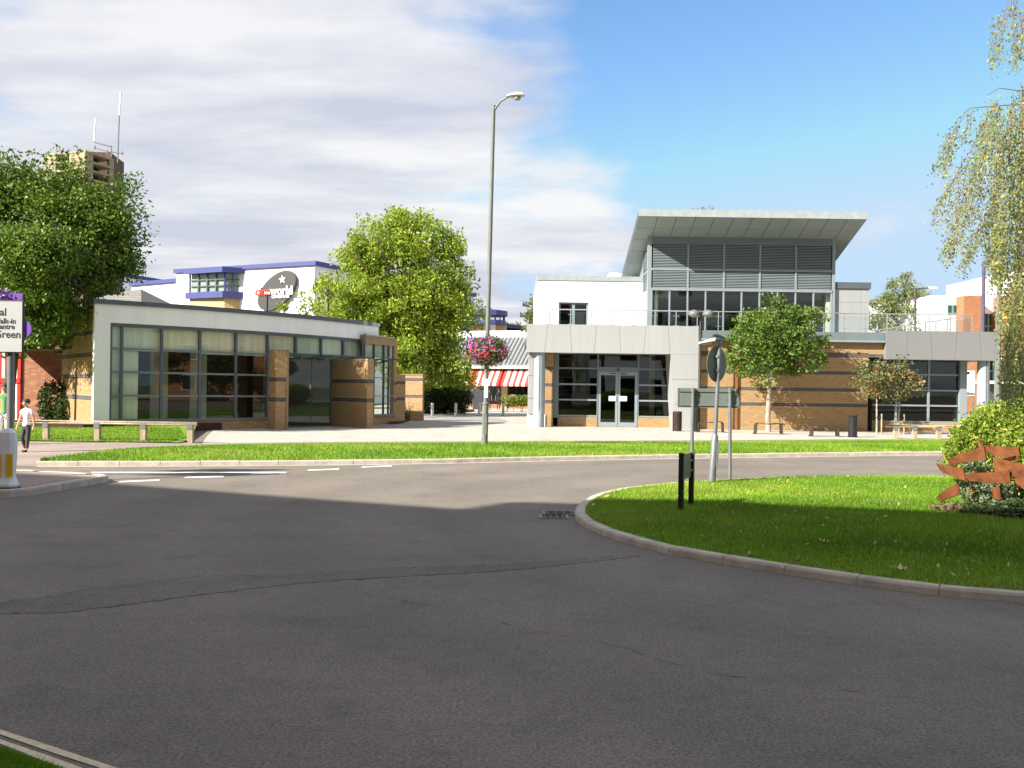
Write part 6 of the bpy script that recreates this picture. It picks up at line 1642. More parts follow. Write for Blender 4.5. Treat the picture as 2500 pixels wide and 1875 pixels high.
flowers('purple_flowers', 70, mat('petal_purple', (.30,.07,.42), .6), -1, .7, -1)
flowers('purple_flowers', 14, mat('petal_purple', (.30,.07,.42), .6), -.2, .8)

# ------------------------------------------------------------------ signs on the island
pb0 = G(1738,1174,.11); YP = pb0.y
sl = thing('sign_light_post', tuple(pb0), 'grey lit sign post with a swan-neck lamp and the back of a round sign', 'sign post')
ptop = P(1757,834,YP); pm = P(1746,1062,YP)
mb = MB(); mb.tube([P(1738,1178,YP), P(1745.5,1066,YP), P(1746,1060,YP)], [.062,.058,.036], 12); build('base_box', mb, M_GALV, sl, smooth=True)
mb = MB(); mb.tube([P(1746,1060,YP), ptop], [.036,.034], 12); build('pole', mb, M_GALV, sl, smooth=True)
mb = MB(); q = P(1744,1110,YP); mb.bar((q.x+.03,q.y-.045,q.z-.2), (q.x+.045,q.y-.045,q.z+.22), .05, .012, up=(0,1,0)); build('access_door', mb, M_GALV, sl)
mb = MB(); mb.tube([P(1757,838,YP), P(1757,829,YP), P(1748,828,YP-.05), P(1735,829,YP-.08)], .022, 8); build('lamp_arm', mb, M_GALV, sl, smooth=True)
a, b = P(1706,838,YP-.12), P(1746,829,YP-.06); dx_ = (b-a)
mb = MB(); mb.hexa([a+Vector((0,-.05,-.015)), b+Vector((0,-.05,-.025)), b+Vector((0,.05,-.025)), a+Vector((0,.05,-.015))], [a+Vector((0,-.045,.02)), b+Vector((0,-.045,.035)), b+Vector((0,.045,.035)), a+Vector((0,.045,.02))]); build('lantern', mb, M_WPAINT, sl, bevel=.008)
mb = MB(); a2, b2 = a.lerp(b,.2), a.lerp(b,.75); mb.hexa([a2+Vector((0,-.04,-.045)), b2+Vector((0,-.04,-.05)), b2+Vector((0,.04,-.05)), a2+Vector((0,.04,-.045))], [a2+Vector((0,-.04,-.019)), b2+Vector((0,-.04,-.024)), b2+Vector((0,.04,-.024)), a2+Vector((0,.04,-.019))]); build('lens', mb, mat('brown_lens', (.22,.17,.10), .2), sl)
dcx = P(1750,889,YP+.06); an_ = math.radians(46); du = Vector((math.cos(an_), math.sin(an_), 0)); Rd = .312
mb = MB(); mb.plate([dcx+du*(Rd*math.cos(2*math.pi*k/40))+Vector((0,0,Rd*math.sin(2*math.pi*k/40))) for k in range(40)], .006); build('round_sign', mb, M_SIGNBACK, sl)
for z in (.13, -.11):
    mb = MB(); mb.bar(dcx+du*-.2+Vector((-.02,-.012,z)), dcx+du*.2+Vector((-.02,-.012,z)), .012, .03); build('sign_rail', mb, M_IRON, sl)
    mb = MB(); c = P(1751,889,YP); mb.lathe((c.x+(.005 if z > 0 else -.002), c.y, dcx.z+z-.02), [(.045,0),(.045,.04)], 12); build('clamp', mb, M_GALV, sl)

p2 = G(1782,1170,.11); YS = p2.y
rs_ = thing('direction_sign', (p2.x, YS, .15), 'wide grey sign seen from behind on two grey posts on the island', 'road sign')
for (pxb, pyb, pxt, pyt) in ((1782,1171,1782.5,950),(1687.5,1168,1692.5,949)):
    mb = MB(); mb.tube([P(pxb,pyb+3,YS), P(pxt,pyt,YS)], .030, 12); build('post', mb, M_GALV, rs_, smooth=True)
    mb = MB(); q = P(pxt,pyt,YS); mb.lathe((q.x,q.y,q.z), [(.034,-.03),(.034,.012),(.02,.02)], 12); build('post_cap', mb, M_GALV, rs_)
YS2 = YS+.05
mb = MB(); A, B, C_, D_ = P(1655,995.5,YS2), P(1803.5,995.5,YS2), P(1804,949.5,YS2), P(1656,947,YS2); A.z = B.z = (A.z+B.z)/2; C_.z = D_.z = (C_.z+D_.z)/2
mb.plate([A,B,C_,D_], -.006); build('sign_panel', mb, M_SIGNBACK, rs_)
for z in (A.z+.045, C_.z-.05):
    mb = MB(); mb.box(A.x+.02, B.x-.02, YS2-.022, YS2-.001, z-.014, z+.014); build('sign_rail', mb, M_SIGNBACK, rs_)
for xx_, z0, z1 in ((A.x,A.z,C_.z),(B.x,A.z,C_.z)):
    mb = MB(); mb.box(xx_-.008, xx_+.008, YS2-.015, YS2+.006, z0, z1); build('sign_edge', mb, M_SIGNBACK, rs_)
for xx_ in (P(1782.3,955,YS).x, P(1692.3,955,YS).x):
    for z in (A.z+.045, C_.z-.05):
        mb = MB(); mb.lathe((xx_,YS,z-.016), [(.037,0),(.037,.032)], 12); build('clamp', mb, M_GALV, rs_)
mb = MB(); q = P(1796,961,YS2); mb.box(q.x-.012, q.x+.012, YS2-.012, YS2-.007, q.z-.014, q.z+.014); build('sticker', mb, M_WPAINT, rs_)

n1_, n2_ = G(1662,1242,.12), G(1687,1229.5,.12)
np_ = thing('street_nameplate', tuple(n1_), 'small street name sign seen edge-on between two black posts on the grass', 'sign')
nd = (Vector((n2_.x,n2_.y,0))-Vector((n1_.x,n1_.y,0))).normalized()
for g, zt in ((n1_, P(1662.5,1106,n1_.y).z), (n2_, P(1687,1104,n2_.y).z)):
    mb = MB(); mb.bar((g.x,g.y,.05), (g.x+.004,g.y,zt), .068, .068, up=tuple(nd)); build('post', mb, M_BLACK, np_, bevel=.006)
zt, zb = P(1675,1110,12.4).z, P(1675,1172,12.4).z; s_ = Vector((nd.y,-nd.x,0))*-.02
a, b = Vector((n1_.x,n1_.y,0))+nd*.03, Vector((n2_.x,n2_.y,0))-nd*.03
mb = MB(); mb.plate([a+Vector((0,0,zb)), b+Vector((0,0,zb)), b+Vector((0,0,zt)), a+Vector((0,0,zt))], .02); build('name_board', mb, mat('green_grey_board', (.20,.22,.12), .7, vary=.15, scale=6), np_)
for z in (zb+.10, zt-.10):
    mb = MB(); mb.bar(a+Vector((0,0,z)), b+Vector((0,0,z)), .05, .025); build('board_batten', mb, M_SIGNBACK, np_)

# ------------------------------------------------------------------ splitter island: bollard and sign
bp0 = G(17,1190,.105)
bo_ = thing('traffic_bollard', tuple(bp0), 'white and yellow traffic bollard on the splitter island at the left edge', 'bollard')
zt = P(17,1046,bp0.y).z
def oct_(w, d_, z): return [(bp0.x+a, bp0.y+b, z) for a,b in ((-w,-d_*.5),(-w*.62,-d_),(w*.62,-d_),(w,-d_*.5),(w,d_*.5),(w*.62,d_),(-w*.62,d_),(-w,d_*.5))]
def loft(rings, mi=0):
    mb = MB(); n = len(rings[0]); vs = [p_ for r_ in rings for p_ in r_]
    fs = [(i*n+k, i*n+(k+1)%n, (i+1)*n+(k+1)%n, (i+1)*n+k) for i in range(len(rings)-1) for k in range(n)]
    fs += [tuple(range(n-1,-1,-1)), tuple(range((len(rings)-1)*n, len(rings)*n))]; mb.add(vs, fs, mi); return mb
h = zt-.105
build('body', loft([oct_(.145,.11,.105),oct_(.15,.115,.15),oct_(.115,.085,.25),oct_(.11,.08,.30),oct_(.125,.09,.62),oct_(.128,.092,.105+h*.80),oct_(.115,.085,.105+h*.93),oct_(.06,.045,zt)]), M_WPAINT, bo_, bevel=.006)
for s in (-1, 1):
    mb = MB(); x0 = bp0.x+s*.085; y0 = bp0.y-.094
    mb.plate([(x0-.048,y0,.27),(x0+.048,y0,.27),(x0+.048,y0-.008,.60),(x0-.048,y0-.008,.60)], -.012); build('yellow_panel', mb, M_YPLAST, bo_)
mb = MB(); mb.lathe((bp0.x,bp0.y,.10), [(.19,0),(.19,.012),(.15,.02)], 20); build('base_plate', mb, M_IRON, bo_)
sb = P(27,1180,15.4); SY = 15.4
ds = thing('destination_sign', (P(27,1180,SY).x, SY, .105), 'white destination sign on a grey post at the left edge, cut off by the frame', 'road sign')
mb = MB(); mb.tube([(P(23,1185,SY).x,SY,.1),(P(27.5,800,SY).x,SY,P(27,740,SY).z)], .055, 14); build('post', mb, M_GALV, ds, smooth=True)
sx1 = P(57,800,SY-.1).x; sx0 = sx1-1.75; sz0, sz1 = P(30,862,SY-.1).z, P(30,733,SY-.1).z
mb = MB(); mb.panel([(sx0,sz0),(sx1,sz0),(sx1,sz1),(sx0,sz1)], SY-.10, SY-.06); build('border', mb, M_BLACK, ds, bevel=.01)
mb = MB(); mb.panel([(sx0+.02,sz0+.02),(sx1-.02,sz0+.02),(sx1-.02,sz1-.02),(sx0+.02,sz1-.02)], SY-.105, SY-.1005); fc = build('face', mb, mat('sign_face', (.42,.42,.41), .5, vary=.04), ds)
for s, px_, py_, sz in (('Hospital',16,770,.135),('Walk-in',39,790,.095),('Centre',36,803.5,.095),('Green',51,825,.135)):
    o = P(px_, py_, SY-.107)
    text_mesh('lettering', s, sz*1.25, frame_m(o, (1,0,0)), M_TEXT, fc, extrude=.001, align='RIGHT', bold=.003)
pu = thing('purple_sign', (P(10,760,SY+.5).x, SY+.5, .1), 'purple sign board showing behind the white destination sign', 'sign')
YU = 16.0
mb = MB(); xa, xb_ = P(54,720,YU).x-1.5, P(54.5,720,YU).x; mb.panel([(xa,P(30,850,YU).z),(xb_,P(30,850,YU).z),(xb_,P(30,716,YU).z),(xa,P(30,716,YU).z)], YU, YU+.03); build('board', mb, M_PURPLE, pu)
c = P(52,803,YU); mb = MB(); mb.panel([(c.x+.15*math.cos(2*math.pi*k/28), c.z+.15*math.sin(2*math.pi*k/28)) for k in range(28)], YU+.04, YU+.06); build('roundel', mb, M_PURPLE, pu)
mb = MB(); mb.tube([(xb_-.6,YU+.03,.0),(xb_-.6,YU+.03,P(30,720,YU).z)], .04, 8); build('post', mb, M_GALV, pu)
q = P(8,722,YU); C = np.array(q)+np.random.default_rng(5).normal(size=(160,3))*np.array([.10,.06,.06])
npmesh('flowers', leaf_quads(C, .05, np.random.default_rng(6), 0, .8), 4, tint_mat('purple_petals', [(0,(.28,.1,.5)),(.7,(.4,.2,.6)),(1,(.15,.25,.05))], .6), pu, np.random.default_rng(7).random(160))

# ------------------------------------------------------------------ knee rails
def knee_rail(label, pts_px, Y, pz, rail_z, wpost, group=None, ext=(0,0)):
    xs_ = [P(a, 1000, Y).x for a in pts_px]
    t = thing('knee_rail', ((xs_[0]+xs_[-1])/2, Y, 0), label, 'fence', group)
    for x in xs_:
        mb = MB(); mb.box(x-wpost/2, x+wpost/2, Y-wpost/2, Y+wpost/2, -.02, rail_z-.055+.02); build('post', mb, M_WOOD, t, bevel=.008)
        mb = MB(); mb.box(x-wpost/2-.01, x+wpost/2-.005, Y-wpost/2-.01, Y-wpost/2+.0, rail_z-.17, rail_z+.0); build('strap', mb, M_GALV, t)
    mb = MB(); a, b = xs_[0]-ext[0], xs_[-1]+ext[1]
    mb.add([(a,Y-.09,rail_z-.04),(b,Y-.09,rail_z-.04),(b,Y,rail_z+.045),(a,Y,rail_z+.045),(a,Y+.09,rail_z-.04),(b,Y+.09,rail_z-.04),(a,Y,rail_z-.06),(b,Y,rail_z-.06)], [(0,1,3,2),(2,3,5,4),(4,5,7,6),(6,7,1,0),(0,2,4,6),(1,7,5,3)])
    build('rail', mb, M_WOOD, t)
    return t
YK = 26.6
knee_rail('long weathered timber knee rail in front of the pavilion lawn', [-12, 114, 239.5, 352, 466.5], YK, 0, P(240,1031,YK).z, .15, ext=(.5,.18))
knee_rail('short timber knee rail half hidden by the shrubs on the right', [2187, 2233, 2292, 2350], 35.2, 0, P(2230,1040,35.2).z, .16, ext=(.35,.3))

# ------------------------------------------------------------------ benches, bins, bollards
def bench(pxl, pxr, pyt, pyb, lab, first=[None]):
    gl, gr = G(pxl, pyb-.5), G(pxr, pyb); y = (gl.y+gr.y)/2; xl_, xr_ = X(pxl,y,pyb), X(pxr,y,pyb); hz_ = .45; w = .42
    t = thing('bench', ((xl_+xr_)/2, y, 0), lab, 'bench', 'bent steel benches in front of the brick wall')
    def leg(x, s):
        prof_ = [(x+s*.06,.0),(x+s*.06,.025),(x+s*.02,.03),(x,.06),(x-s*.01,hz_-.12),(x-s*.03,hz_-.04),(x-s*.09,hz_-.005),(x-s*.17,hz_-.01)]
        mb = MB(); vs, fs = [], []
        for i, (px_, pz_) in enumerate(prof_):
            q = prof_[min(i+1,len(prof_)-1)]; p0 = prof_[max(i-1,0)]; d_ = Vector((q[0]-p0[0], q[1]-p0[1])).normalized(); n_ = Vector((-d_.y,d_.x))*.012
            vs += [(px_+n_.x,y-w/2,pz_+n_.y),(px_+n_.x,y+w/2,pz_+n_.y),(px_-n_.x,y+w/2,pz_-n_.y),(px_-n_.x,y-w/2,pz_-n_.y)]
        for i in range(len(prof_)-1):
            for j in range(4): fs.append((i*4+j,i*4+(j+1)%4,(i+1)*4+(j+1)%4,(i+1)*4+j))
        fs += [(3,2,1,0),tuple(range(len(vs)-4,len(vs)))]
        mb.add(vs, fs); return build('leg', mb, M_BROWNST, t, smooth=True)
    leg(xl_+.06, -1); leg(xr_-.06, 1)
    mb = MB(); n = 10; vs, fs = [], []
    for i in range(n+1):
        u = i/n; x = xl_+.23+(xr_-xl_-.46)*u; z = hz_-.01-.035*math.sin(u*math.pi)
        vs += [(x,y-w/2,z-.012),(x,y+w/2,z-.012),(x,y+w/2,z+.012),(x,y-w/2,z+.012)]
    for i in range(n):
        for j in range(4): fs.append((i*4+j,i*4+(j+1)%4,(i+1)*4+(j+1)%4,(i+1)*4+j))
    fs += [(3,2,1,0),tuple(range(len(vs)-4,len(vs)))]; mb.add(vs, fs); build('seat', mb, M_BROWNST, t, smooth=True)
bench(1700, 1768, 1028, 1056, 'bent steel bench beside the grey portal leg, behind the sign posts')
bench(1840, 1911, 1032, 1060.5, 'bent steel bench under the street tree')
bench(1977, 2048, 1038, 1066.5, 'bent steel bench beside the black litter bin, farthest right')
def bin_(px, pyb, lab, m, ribs=True, r0=.17, h=.82):
    g = G(px, pyb); t = thing('litter_bin', tuple(g), lab, 'bin', 'round litter bins on the plaza')
    mb = MB(); mb.lathe(tuple(g), [(r0*1.15,0),(r0*1.15,.05),(r0,.06),(r0,h-.06),(r0*1.1,h-.05),(r0*1.12,h)], 20); build('body', mb, m, t, smooth=True)
    mb = MB(); mb.lathe((g.x,g.y,h), [(r0*1.0,-.02),(r0*1.0,.004)], 20); build('opening', mb, M_CRACK, t)
    if ribs:
        for k in range(14):
            a = 2*math.pi*k/14; mb = MB(); mb.bar((g.x+math.cos(a)*(r0+.012),g.y+math.sin(a)*(r0+.012),.07), (g.x+math.cos(a)*(r0+.012),g.y+math.sin(a)*(r0+.012),h-.05), .03, .015, up=(math.cos(a),math.sin(a),0)); build('slat', mb, m, t)
bin_(1653, 1053, 'dark slatted litter bin in front of the grey portal leg', M_BROWNST)
bin_(1701.5, 1055, 'dark litter bin mostly hidden behind the sign post beside the portal', M_BLACK, True, .10, 1.0)
bin_(2081.5, 1068, 'shiny black litter bin right of the benches', M_BLACK, False, .165, .84)
for px_, pyb, lab in ((1055,1016,'steel bollard nearest the garden wall'),(1112.5,1015.5,'steel bollard in front of the green bin'),(1170,1016,'steel bollard just left of the lamp column'),(1228.5,1015.5,'steel bollard just right of the lamp column')):
    g = G(px_, pyb); t = thing('steel_bollard', tuple(g), lab, 'bollard', 'row of steel bollards across the plaza')
    mb = MB(); mb.lathe(tuple(g), [(.085,0),(.085,.72),(.07,.76),(.02,.775)], 14); build('tube', mb, M_STEEL, t, smooth=True)
    mb = MB(); mb.lathe(tuple(g), [(.12,0),(.12,.02),(.09,.025)], 14); build('collar', mb, M_GALV, t)
def far_x(px, Y): return P(px, 980, Y).x
Yb = 61.5
gb = thing('green_bin', (far_x(1110,Yb), Yb, 0), 'green rounded plastic grit bin beside the dark shrubs', 'bin')
xa, xb_ = far_x(1099,Yb), far_x(1119,Yb); z1 = P(1110,971,Yb).z
build('body', loft([[(xa,Yb-.3,0.1),(xb_,Yb-.3,.1),(xb_,Yb+.4,.1),(xa,Yb+.4,.1)],[(xa-.02,Yb-.32,z1*.8),(xb_+.02,Yb-.32,z1*.8),(xb_+.02,Yb+.42,z1*.8),(xa-.02,Yb+.42,z1*.8)],[(xa+.08,Yb-.2,z1),(xb_-.08,Yb-.2,z1),(xb_-.08,Yb+.3,z1),(xa+.08,Yb+.3,z1)]]), M_GREENP, gb, bevel=.05)
mb = MB(); mb.box(xb_+.03, xb_+.06, Yb-.1, Yb+.3, .2, z1*.75); build('side_panel', mb, M_WPAINT, gb)
mb = MB()
for x in (xa+.05, xb_-.09): mb.box(x, x+.04, Yb-.25, Yb+.35, 0, .1)
build('feet', mb, M_BLACK, gb)
Yd = 67.0
dm_ = thing('wheeled_bin', (far_x(1165,Yd), Yd, 0), 'large grey four-wheeled waste bin with its lid propped open', 'bin')
xa, xb_ = far_x(1151,Yd), far_x(1181,Yd); z1 = P(1165,952,Yd).z
build('body', loft([[(xa+.12,Yd-.35,.18),(xb_-.12,Yd-.35,.18),(xb_-.12,Yd+.35,.18),(xa+.12,Yd+.35,.18)],[(xa,Yd-.45,z1),(xb_,Yd-.45,z1),(xb_,Yd+.45,z1),(xa,Yd+.45,z1)]]), M_DGREY, dm_, bevel=.03)
mb = MB(); p0, p1 = P(1150,955,Yd), P(1176,941,Yd); mb.hexa([(p0.x,Yd-.45,p0.z),(p1.x,Yd-.45,p1.z),(p1.x,Yd+.45,p1.z),(p0.x,Yd+.45,p0.z)], [(p0.x,Yd-.45,p0.z+.06),(p1.x,Yd-.45,p1.z+.06),(p1.x,Yd+.45,p1.z+.06),(p0.x,Yd+.45,p0.z+.06)]); build('lid', mb, mat('tan_board', (.36,.25,.12), .7), dm_)
for x in (xa+.15, xb_-.15):
    for y in (Yd-.3, Yd+.3):
        mb = MB(); mb.tube([(x-.03,y,.09),(x+.03,y,.09)], .09, 10); build('wheel', mb, M_BLACK, dm_)
Yy = 61.5; yw = thing('yellow_board', (far_x(1131,Yy), Yy, 0), 'small yellow folding warning board between green bin and wheeled bin', 'sign')
for s in (-1, 1):
    mb = MB(); x0 = far_x(1131,Yy); mb.hexa([(x0-.18,Yy+s*.22,0),(x0+.18,Yy+s*.22,0),(x0+.18,Yy+s*.22+.02,0),(x0-.18,Yy+s*.22+.02,0)], [(x0-.12,Yy+s*.02,.62),(x0+.12,Yy+s*.02,.62),(x0+.12,Yy+s*.02+.02,.62),(x0-.12,Yy+s*.02+.02,.62)]); build('board', mb, M_YPLAST, yw)

# ------------------------------------------------------------------ other lamps and signs
tl_ = thing('twin_lamp', (X(1708,40.2), 40.2, 0), 'slim dark lamp post with two dome lanterns at the corner of the portal', 'street lamp')
mb = MB(); zt = Z(1709,757,40.2); xk = X(1707.5,40.2); mb.tube([(xk,40.2,0),(xk,40.2,1.0),(xk+.01,40.2,zt)], [.06,.045,.035], 10); build('pole', mb, M_IRON, tl_)
x0, x1 = X(1692,40.2), X(1727,40.2); z0 = Z(1709,762,40.2)
mb = MB(); mb.tube([(x0,40.2,z0),(x1,40.2,z0)], .022, 6); build('arm', mb, M_IRON, tl_)
for x in (x0, x1):
    mb = MB(); mb.lathe((x,40.2,z0), [(.24,-.13),(.25,-.06),(.20,.03),(.08,.09),(.02,.10)], 20); h_ = build('lantern_hood', mb, mat('lamp_hood', (.14,.145,.135), .5), tl_, smooth=True)
    mb = MB(); mb.lathe((x,40.2,z0), [(.06,-.22),(.18,-.18),(.22,-.131)], 16); build('diffuser', mb, mat('opal', (.3,.3,.28), .4), h_, smooth=True)
def far_lamp(name, pxb, pyt, Y, r_, lab, arm, m):
    x = P(pxb, pyt, Y).x; z = P(pxb, pyt, Y).z; t = thing(name, (x, Y, 0), lab, 'street lamp')
    mb = MB(); mb.tube([(x-.05,Y,0),(x,Y,z)], [r_*1.3,r_], 8); build('pole', mb, m, t)
    if arm:
        q = P(arm[0], arm[1], Y); mb = MB(); mb.tube([(x,Y,z),(q.x,Y,q.z)], r_*.6, 6); build('arm', mb, m, t)
        mb = MB(); mb.hexa([(q.x,Y-.12,q.z-.06),(q.x+arm[2],Y-.1,q.z-.05),(q.x+arm[2],Y+.1,q.z-.05),(q.x,Y+.12,q.z-.06)], [(q.x,Y-.1,q.z+.1),(q.x+arm[2],Y-.06,q.z+.06),(q.x+arm[2],Y+.06,q.z+.06),(q.x,Y+.1,q.z+.1)]); build('lantern', mb, M_WPAINT, t)
far_lamp('far_lamp', 2402, 638, 58, .11, 'dark square-armed lamp post left of the hanging birch', (2420,639,.9), mat('purple_grey_paint', (.09,.075,.12), .5))
far_lamp('far_lamp', 2441, 640, 52, .14, 'thick grey post partly hidden in the birch strands', None, M_LAMP)
far_lamp('far_lamp', 2236, 705, 66, .07, 'thin lamp post with a white head in front of the willow', (2268,703,.55), M_IRON)
far_lamp('far_lamp', 653, 715, 60, .06, 'black lamp post silhouetted on the oval cinema sign', (646,716,.35), M_BLACK)
far_lamp('far_lamp', 780, 725, 58, .06, 'black lamp post beside the white cinema corner', None, M_BLACK)
bs_ = thing('bus_board', (P(2367,960,56).x, 56, 0), 'white notice board between the corner post and the round column on the right', 'sign')
mb = MB(); mb.panel([(P(2354,930,56).x,P(2367,966,56).z),(P(2380,930,56).x,P(2367,966,56).z),(P(2380,930,56).x,P(2367,905,56).z),(P(2354,930,56).x,P(2367,905,56).z)], 56, 56.06); bd_ = build('board', mb, M_WPAINT, bs_)
mb = MB(); mb.panel([(P(2355,908,56).x,P(2360,913,56).z),(P(2366,908,56).x,P(2360,913,56).z),(P(2366,908,56).x,P(2360,907.5,56).z),(P(2355,908,56).x,P(2360,907.5,56).z)], 55.97, 55.995); build('black_plate', mb, M_BLACK, bd_)
text_mesh('lettering', 'Station', .30, frame_m(P(2379,964,55.98), (1,0,0)), M_TEXT, bd_, extrude=.003, align='RIGHT', bold=.004)
mb = MB()
for x in (P(2357,930,56).x, P(2377,930,56).x): mb.tube([(x,56.08,0),(x,56.08,P(2367,906,56).z)], .04, 8)
build('posts', mb, M_GALV, bs_)

# ------------------------------------------------------------------ people
M_SKIN = mat('skin', (.55,.32,.23), .6, vary=.06); M_SKIND = mat('skin_tan', (.42,.24,.17), .6, vary=.06)
M_HAIR = mat('brown_hair', (.06,.035,.022), .7, vary=.2, scale=30); M_SHIRT = mat('white_cotton', (.80,.79,.80), .85, vary=.05)
M_TROU = mat('grey_trousers', (.055,.05,.052), .85, vary=.15); M_SHOE = mat('black_shoe', (.02,.02,.025), .4)
M_GTOP = mat('green_top', (.16,.36,.13), .85, vary=.08); M_WTROU = mat('white_trousers', (.74,.68,.68), .85, vary=.06); M_DARKC = mat('navy_clothes', (.022,.022,.035), .9, vary=.2)
def skin_obj(name, joints, edges, radii, m, parent, sub=2, M=None):
    me = bpy.data.meshes.new(name)
    og = ORG[parent.name]
    vs = [(M @ Vector(j))-og for j in joints]
    me.from_pydata([tuple(v) for v in vs], edges, []); me.materials.append(m)
    o = bpy.data.objects.new(name, me); COL.objects.link(o); o.parent = parent; ORG[o.name] = og
    md = o.modifiers.new('skin', 'SKIN'); md.use_smooth_shade = True
    for i, sv in enumerate(me.skin_vertices[0].data):
        q = radii[i]; sv.radius = (q, q) if isinstance(q, (int,float)) else q
    me.skin_vertices[0].data[0].use_root = True
    sb_ = o.modifiers.new('sub', 'SUBSURF'); sb_.levels = sb_.render_levels = sub
    return o
def ball(name, c, r_, m, parent, M, n=14):
    mb = MB(); vs, fs = [], []
    for i in range(n//2+1):
        ph = math.pi*i/(n//2)
        for k in range(n): a = 2*math.pi*k/n; vs.append(M @ Vector((c[0]+r_[0]*math.sin(ph)*math.cos(a), c[1]+r_[1]*math.sin(ph)*math.sin(a), c[2]+r_[2]*math.cos(ph))))
    for i in range(n//2):
        for k in range(n): fs.append((i*n+k, i*n+(k+1)%n, (i+1)*n+(k+1)%n, (i+1)*n+k))
    mb.add(vs, fs); return build(name, mb, m, parent, smooth=True)
def person(loc, yaw, H, label, skin, top, trou, shoe, hair, arms, legs, tilt=0.0, hair_len=0, plump=1.0, sleeves=.5, head=1.0):
    """front faces -y before yaw; arms / legs: joint positions as fractions of the height"""
    t = thing('person', tuple(loc), label, 'person')
    M = Matrix.Translation(loc) @ Matrix.Rotation(yaw, 4, 'Z') @ Matrix.Scale(H, 4)
    hipz, chz, shz, nk = .50, .68, .80, .845
    hd_ = (0, -.03*tilt-.005, .925)
    J = [(0,0,hipz),(0,0,.60),(0,0,chz),(0,0,shz-.02),(0,0,nk),(0,-.012*tilt,.885),hd_,(0,hd_[1],.975)]
    R_ = [(.060*plump,.046*plump),(.055*plump,.045*plump),(.066*plump,.048*plump),(.064*plump,.042),(.03,.03),(.036*head,.038*head),(.052*head,.062*head),(.032*head,.038*head)]
    E = [(i,i+1) for i in range(7)]
    for s in (-1, 1):
        sh_, el, wr, hn = arms[0 if s < 0 else 1]
        b = len(J); J += [(s*.105,0,shz-.02), el, wr, hn]; R_ += [.036,.027,.020,.017]; E += [(3,b),(b,b+1),(b+1,b+2),(b+2,b+3)]
        # fingers: a thumb and four fingers, slightly curled
        for k in range(5):
            c = len(J); fx = (k-2)*.006; tip = Vector(hn)+Vector((fx+(s*-.014 if k == 0 else 0), -.006-.004*abs(k-2), -.034-.006*(k in (2,3))+(.016 if k == 0 else 0)))
            J.append(tuple(tip)); R_.append(.0055); E.append((b+3,c))
        kn, an_, to = legs[0 if s < 0 else 1]
        b = len(J); J += [(s*.05,0,hipz-.03), kn, an_, to]; R_ += [.048*plump,.034,.024,.020]; E += [(0,b),(b,b+1),(b+1,b+2),(b+2,b+3)]
    skin_obj('body', J, E, R_, skin, t, 2, M)
    # shirt with short sleeves
    Js = [(0,0,hipz-.03),(0,0,hipz+.02),(0,0,.60),(0,0,chz),(0,0,shz-.012),(0,0,.838)]; Rs = [(.106*plump,.094*plump),(.098*plump,.084*plump),(.080*plump,.066*plump),(.092*plump,.070*plump),(.084*plump,.058),(.040,.040)]; Es = [(0,1),(1,2),(2,3),(3,4),(4,5)]
    for s in (-1, 1):
        el = Vector(arms[0 if s < 0 else 1][1]); sh_ = Vector((s*.108,0,shz-.018)); b = len(Js)
        e2 = sh_.lerp(el, sleeves)
        Js += [tuple(sh_), tuple(e2)]; Rs += [.046,.042]; Es += [(4,b),(b,b+1)]
    skin_obj('shirt', Js, Es, Rs, top, t, 2, M)
    Jt = [(0,0,hipz+.05),(0,0,hipz-.005)]; Rt = [(.080*plump,.066*plump),(.082*plump,.068*plump)]; Et = [(0,1)]
    for s in (-1, 1):
        kn, an_, to = legs[0 if s < 0 else 1]; b = len(Jt); a_ = Vector(an_)
        Jt += [(s*.052,0,hipz-.045), kn, tuple(a_+Vector((0,0,.008)))]; Rt += [.066*plump,.050,.040]; Et += [(1,b),(b,b+1),(b+1,b+2)]
    skin_obj('trousers', Jt, Et, Rt, trou, t, 2, M)
    for s in (0, 1):
        kn, an_, to = legs[s]; a_, o_ = Vector(an_), Vector(to)
        skin_obj('shoe', [tuple(a_+Vector((0,.012,-.022))), tuple((a_+o_)/2+Vector((0,0,-.012))), tuple(o_+Vector((0,-.012,-.004)))], [(0,1),(1,2)], [.034,.034,.026], shoe, t, 2, M)
    ball('hair', (0,hd_[1]+.026*head,.925+.028*head), (.058*head,.057*head,.050*head), hair, t, M)
    if hair_len: ball('hair', (0,.035,.90), (.05,.035,hair_len), hair, t, M)
    # face
    fy = hd_[1]-.052*head
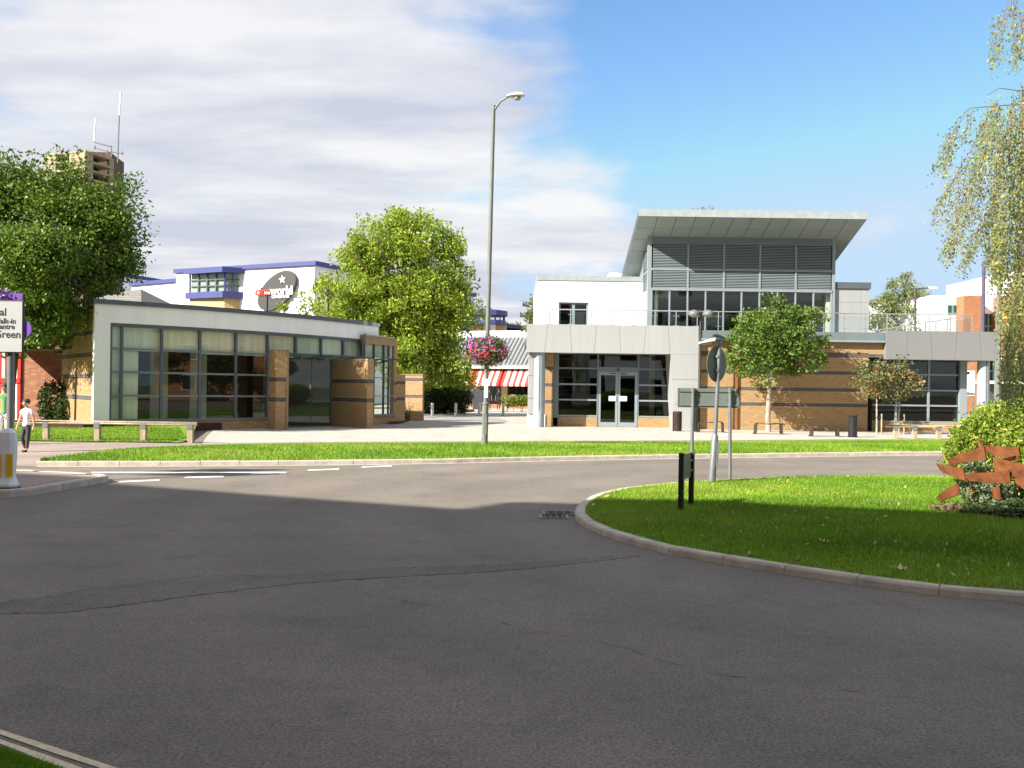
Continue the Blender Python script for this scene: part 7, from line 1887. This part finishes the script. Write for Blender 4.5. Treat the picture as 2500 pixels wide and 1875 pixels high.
    for s in (-1, 1):
        ball('eye', (s*.020*head,fy+.006,.922), (.005,.003,.0035), M_WPAINT, t, M, 8); ball('ear', (s*.050*head,hd_[1]+.004,.920), (.008,.012,.018), skin, t, M, 8)
        ball('pupil', (s*.020*head,fy+.004,.922), (.003,.003,.003), M_BLACK, t, M, 6)
    ball('nose', (0,fy,.912), (.008,.012,.014), skin, t, M, 8); ball('mouth', (0,fy+.008,.893), (.016,.005,.004), mat('lips', (.40,.14,.12), .5), t, M, 8)
    return t
def arm_pair(l, r_): return (l, r_)
bo0 = G(64,1103,.006)
person(bo0, math.radians(-18), 1.24, 'boy in a white polo shirt and grey trousers walking on the path, looking down', M_SKIN, M_SHIRT, M_TROU, M_SHOE, M_HAIR,
       (((0),(-.135,-.02,.645),(-.150,-.07,.50),(-.152,-.085,.45)), ((0),(.135,.03,.645),(.145,.03,.50),(.146,.01,.45))),
       (((-.050,-.055,.27),(-.046,.035,.045),(-.046,-.05,.012)), ((.054,-.02,.275),(.055,-.045,.05),(.055,-.125,.014))), tilt=1.3, sleeves=.55, head=1.25)
wo0 = Vector((P(9,1090,25.0).x, 25.0, .006))
person(wo0, math.radians(8), 1.62, 'woman in a green sleeveless top and white trousers behind the traffic bollard', M_SKIND, M_GTOP, M_WTROU, M_SHOE, M_HAIR,
       (((0),(-.15,.0,.64),(-.14,-.10,.55),(-.13,-.14,.54)), ((0),(.15,.01,.64),(.145,-.03,.50),(.145,-.04,.455))),
       (((-.055,-.02,.27),(-.055,.01,.045),(-.056,-.07,.012)), ((.055,-.03,.27),(.056,-.02,.045),(.058,-.1,.012))), hair_len=.08, plump=1.12, sleeves=.12)
for px_, pyb, yw_, lab in ((1217,1001,3.0,'person in dark clothes standing in front of the restaurant hedge'),(1194,1000.5,2.4,'person in dark clothes half hidden behind the lamp column')):
    g = G(px_, pyb); 
    person(g, yw_, 1.68, lab, M_SKIND, M_DARKC, M_DARKC, M_SHOE, M_HAIR,
       (((0),(-.135,.0,.645),(-.140,-.03,.50),(-.14,-.035,.455)), ((0),(.135,.0,.645),(.140,-.03,.50),(.14,-.035,.455))),
       (((-.052,-.02,.27),(-.052,.01,.045),(-.054,-.07,.012)), ((.054,-.02,.27),(.056,.02,.045),(.056,-.06,.012))), sleeves=.98)
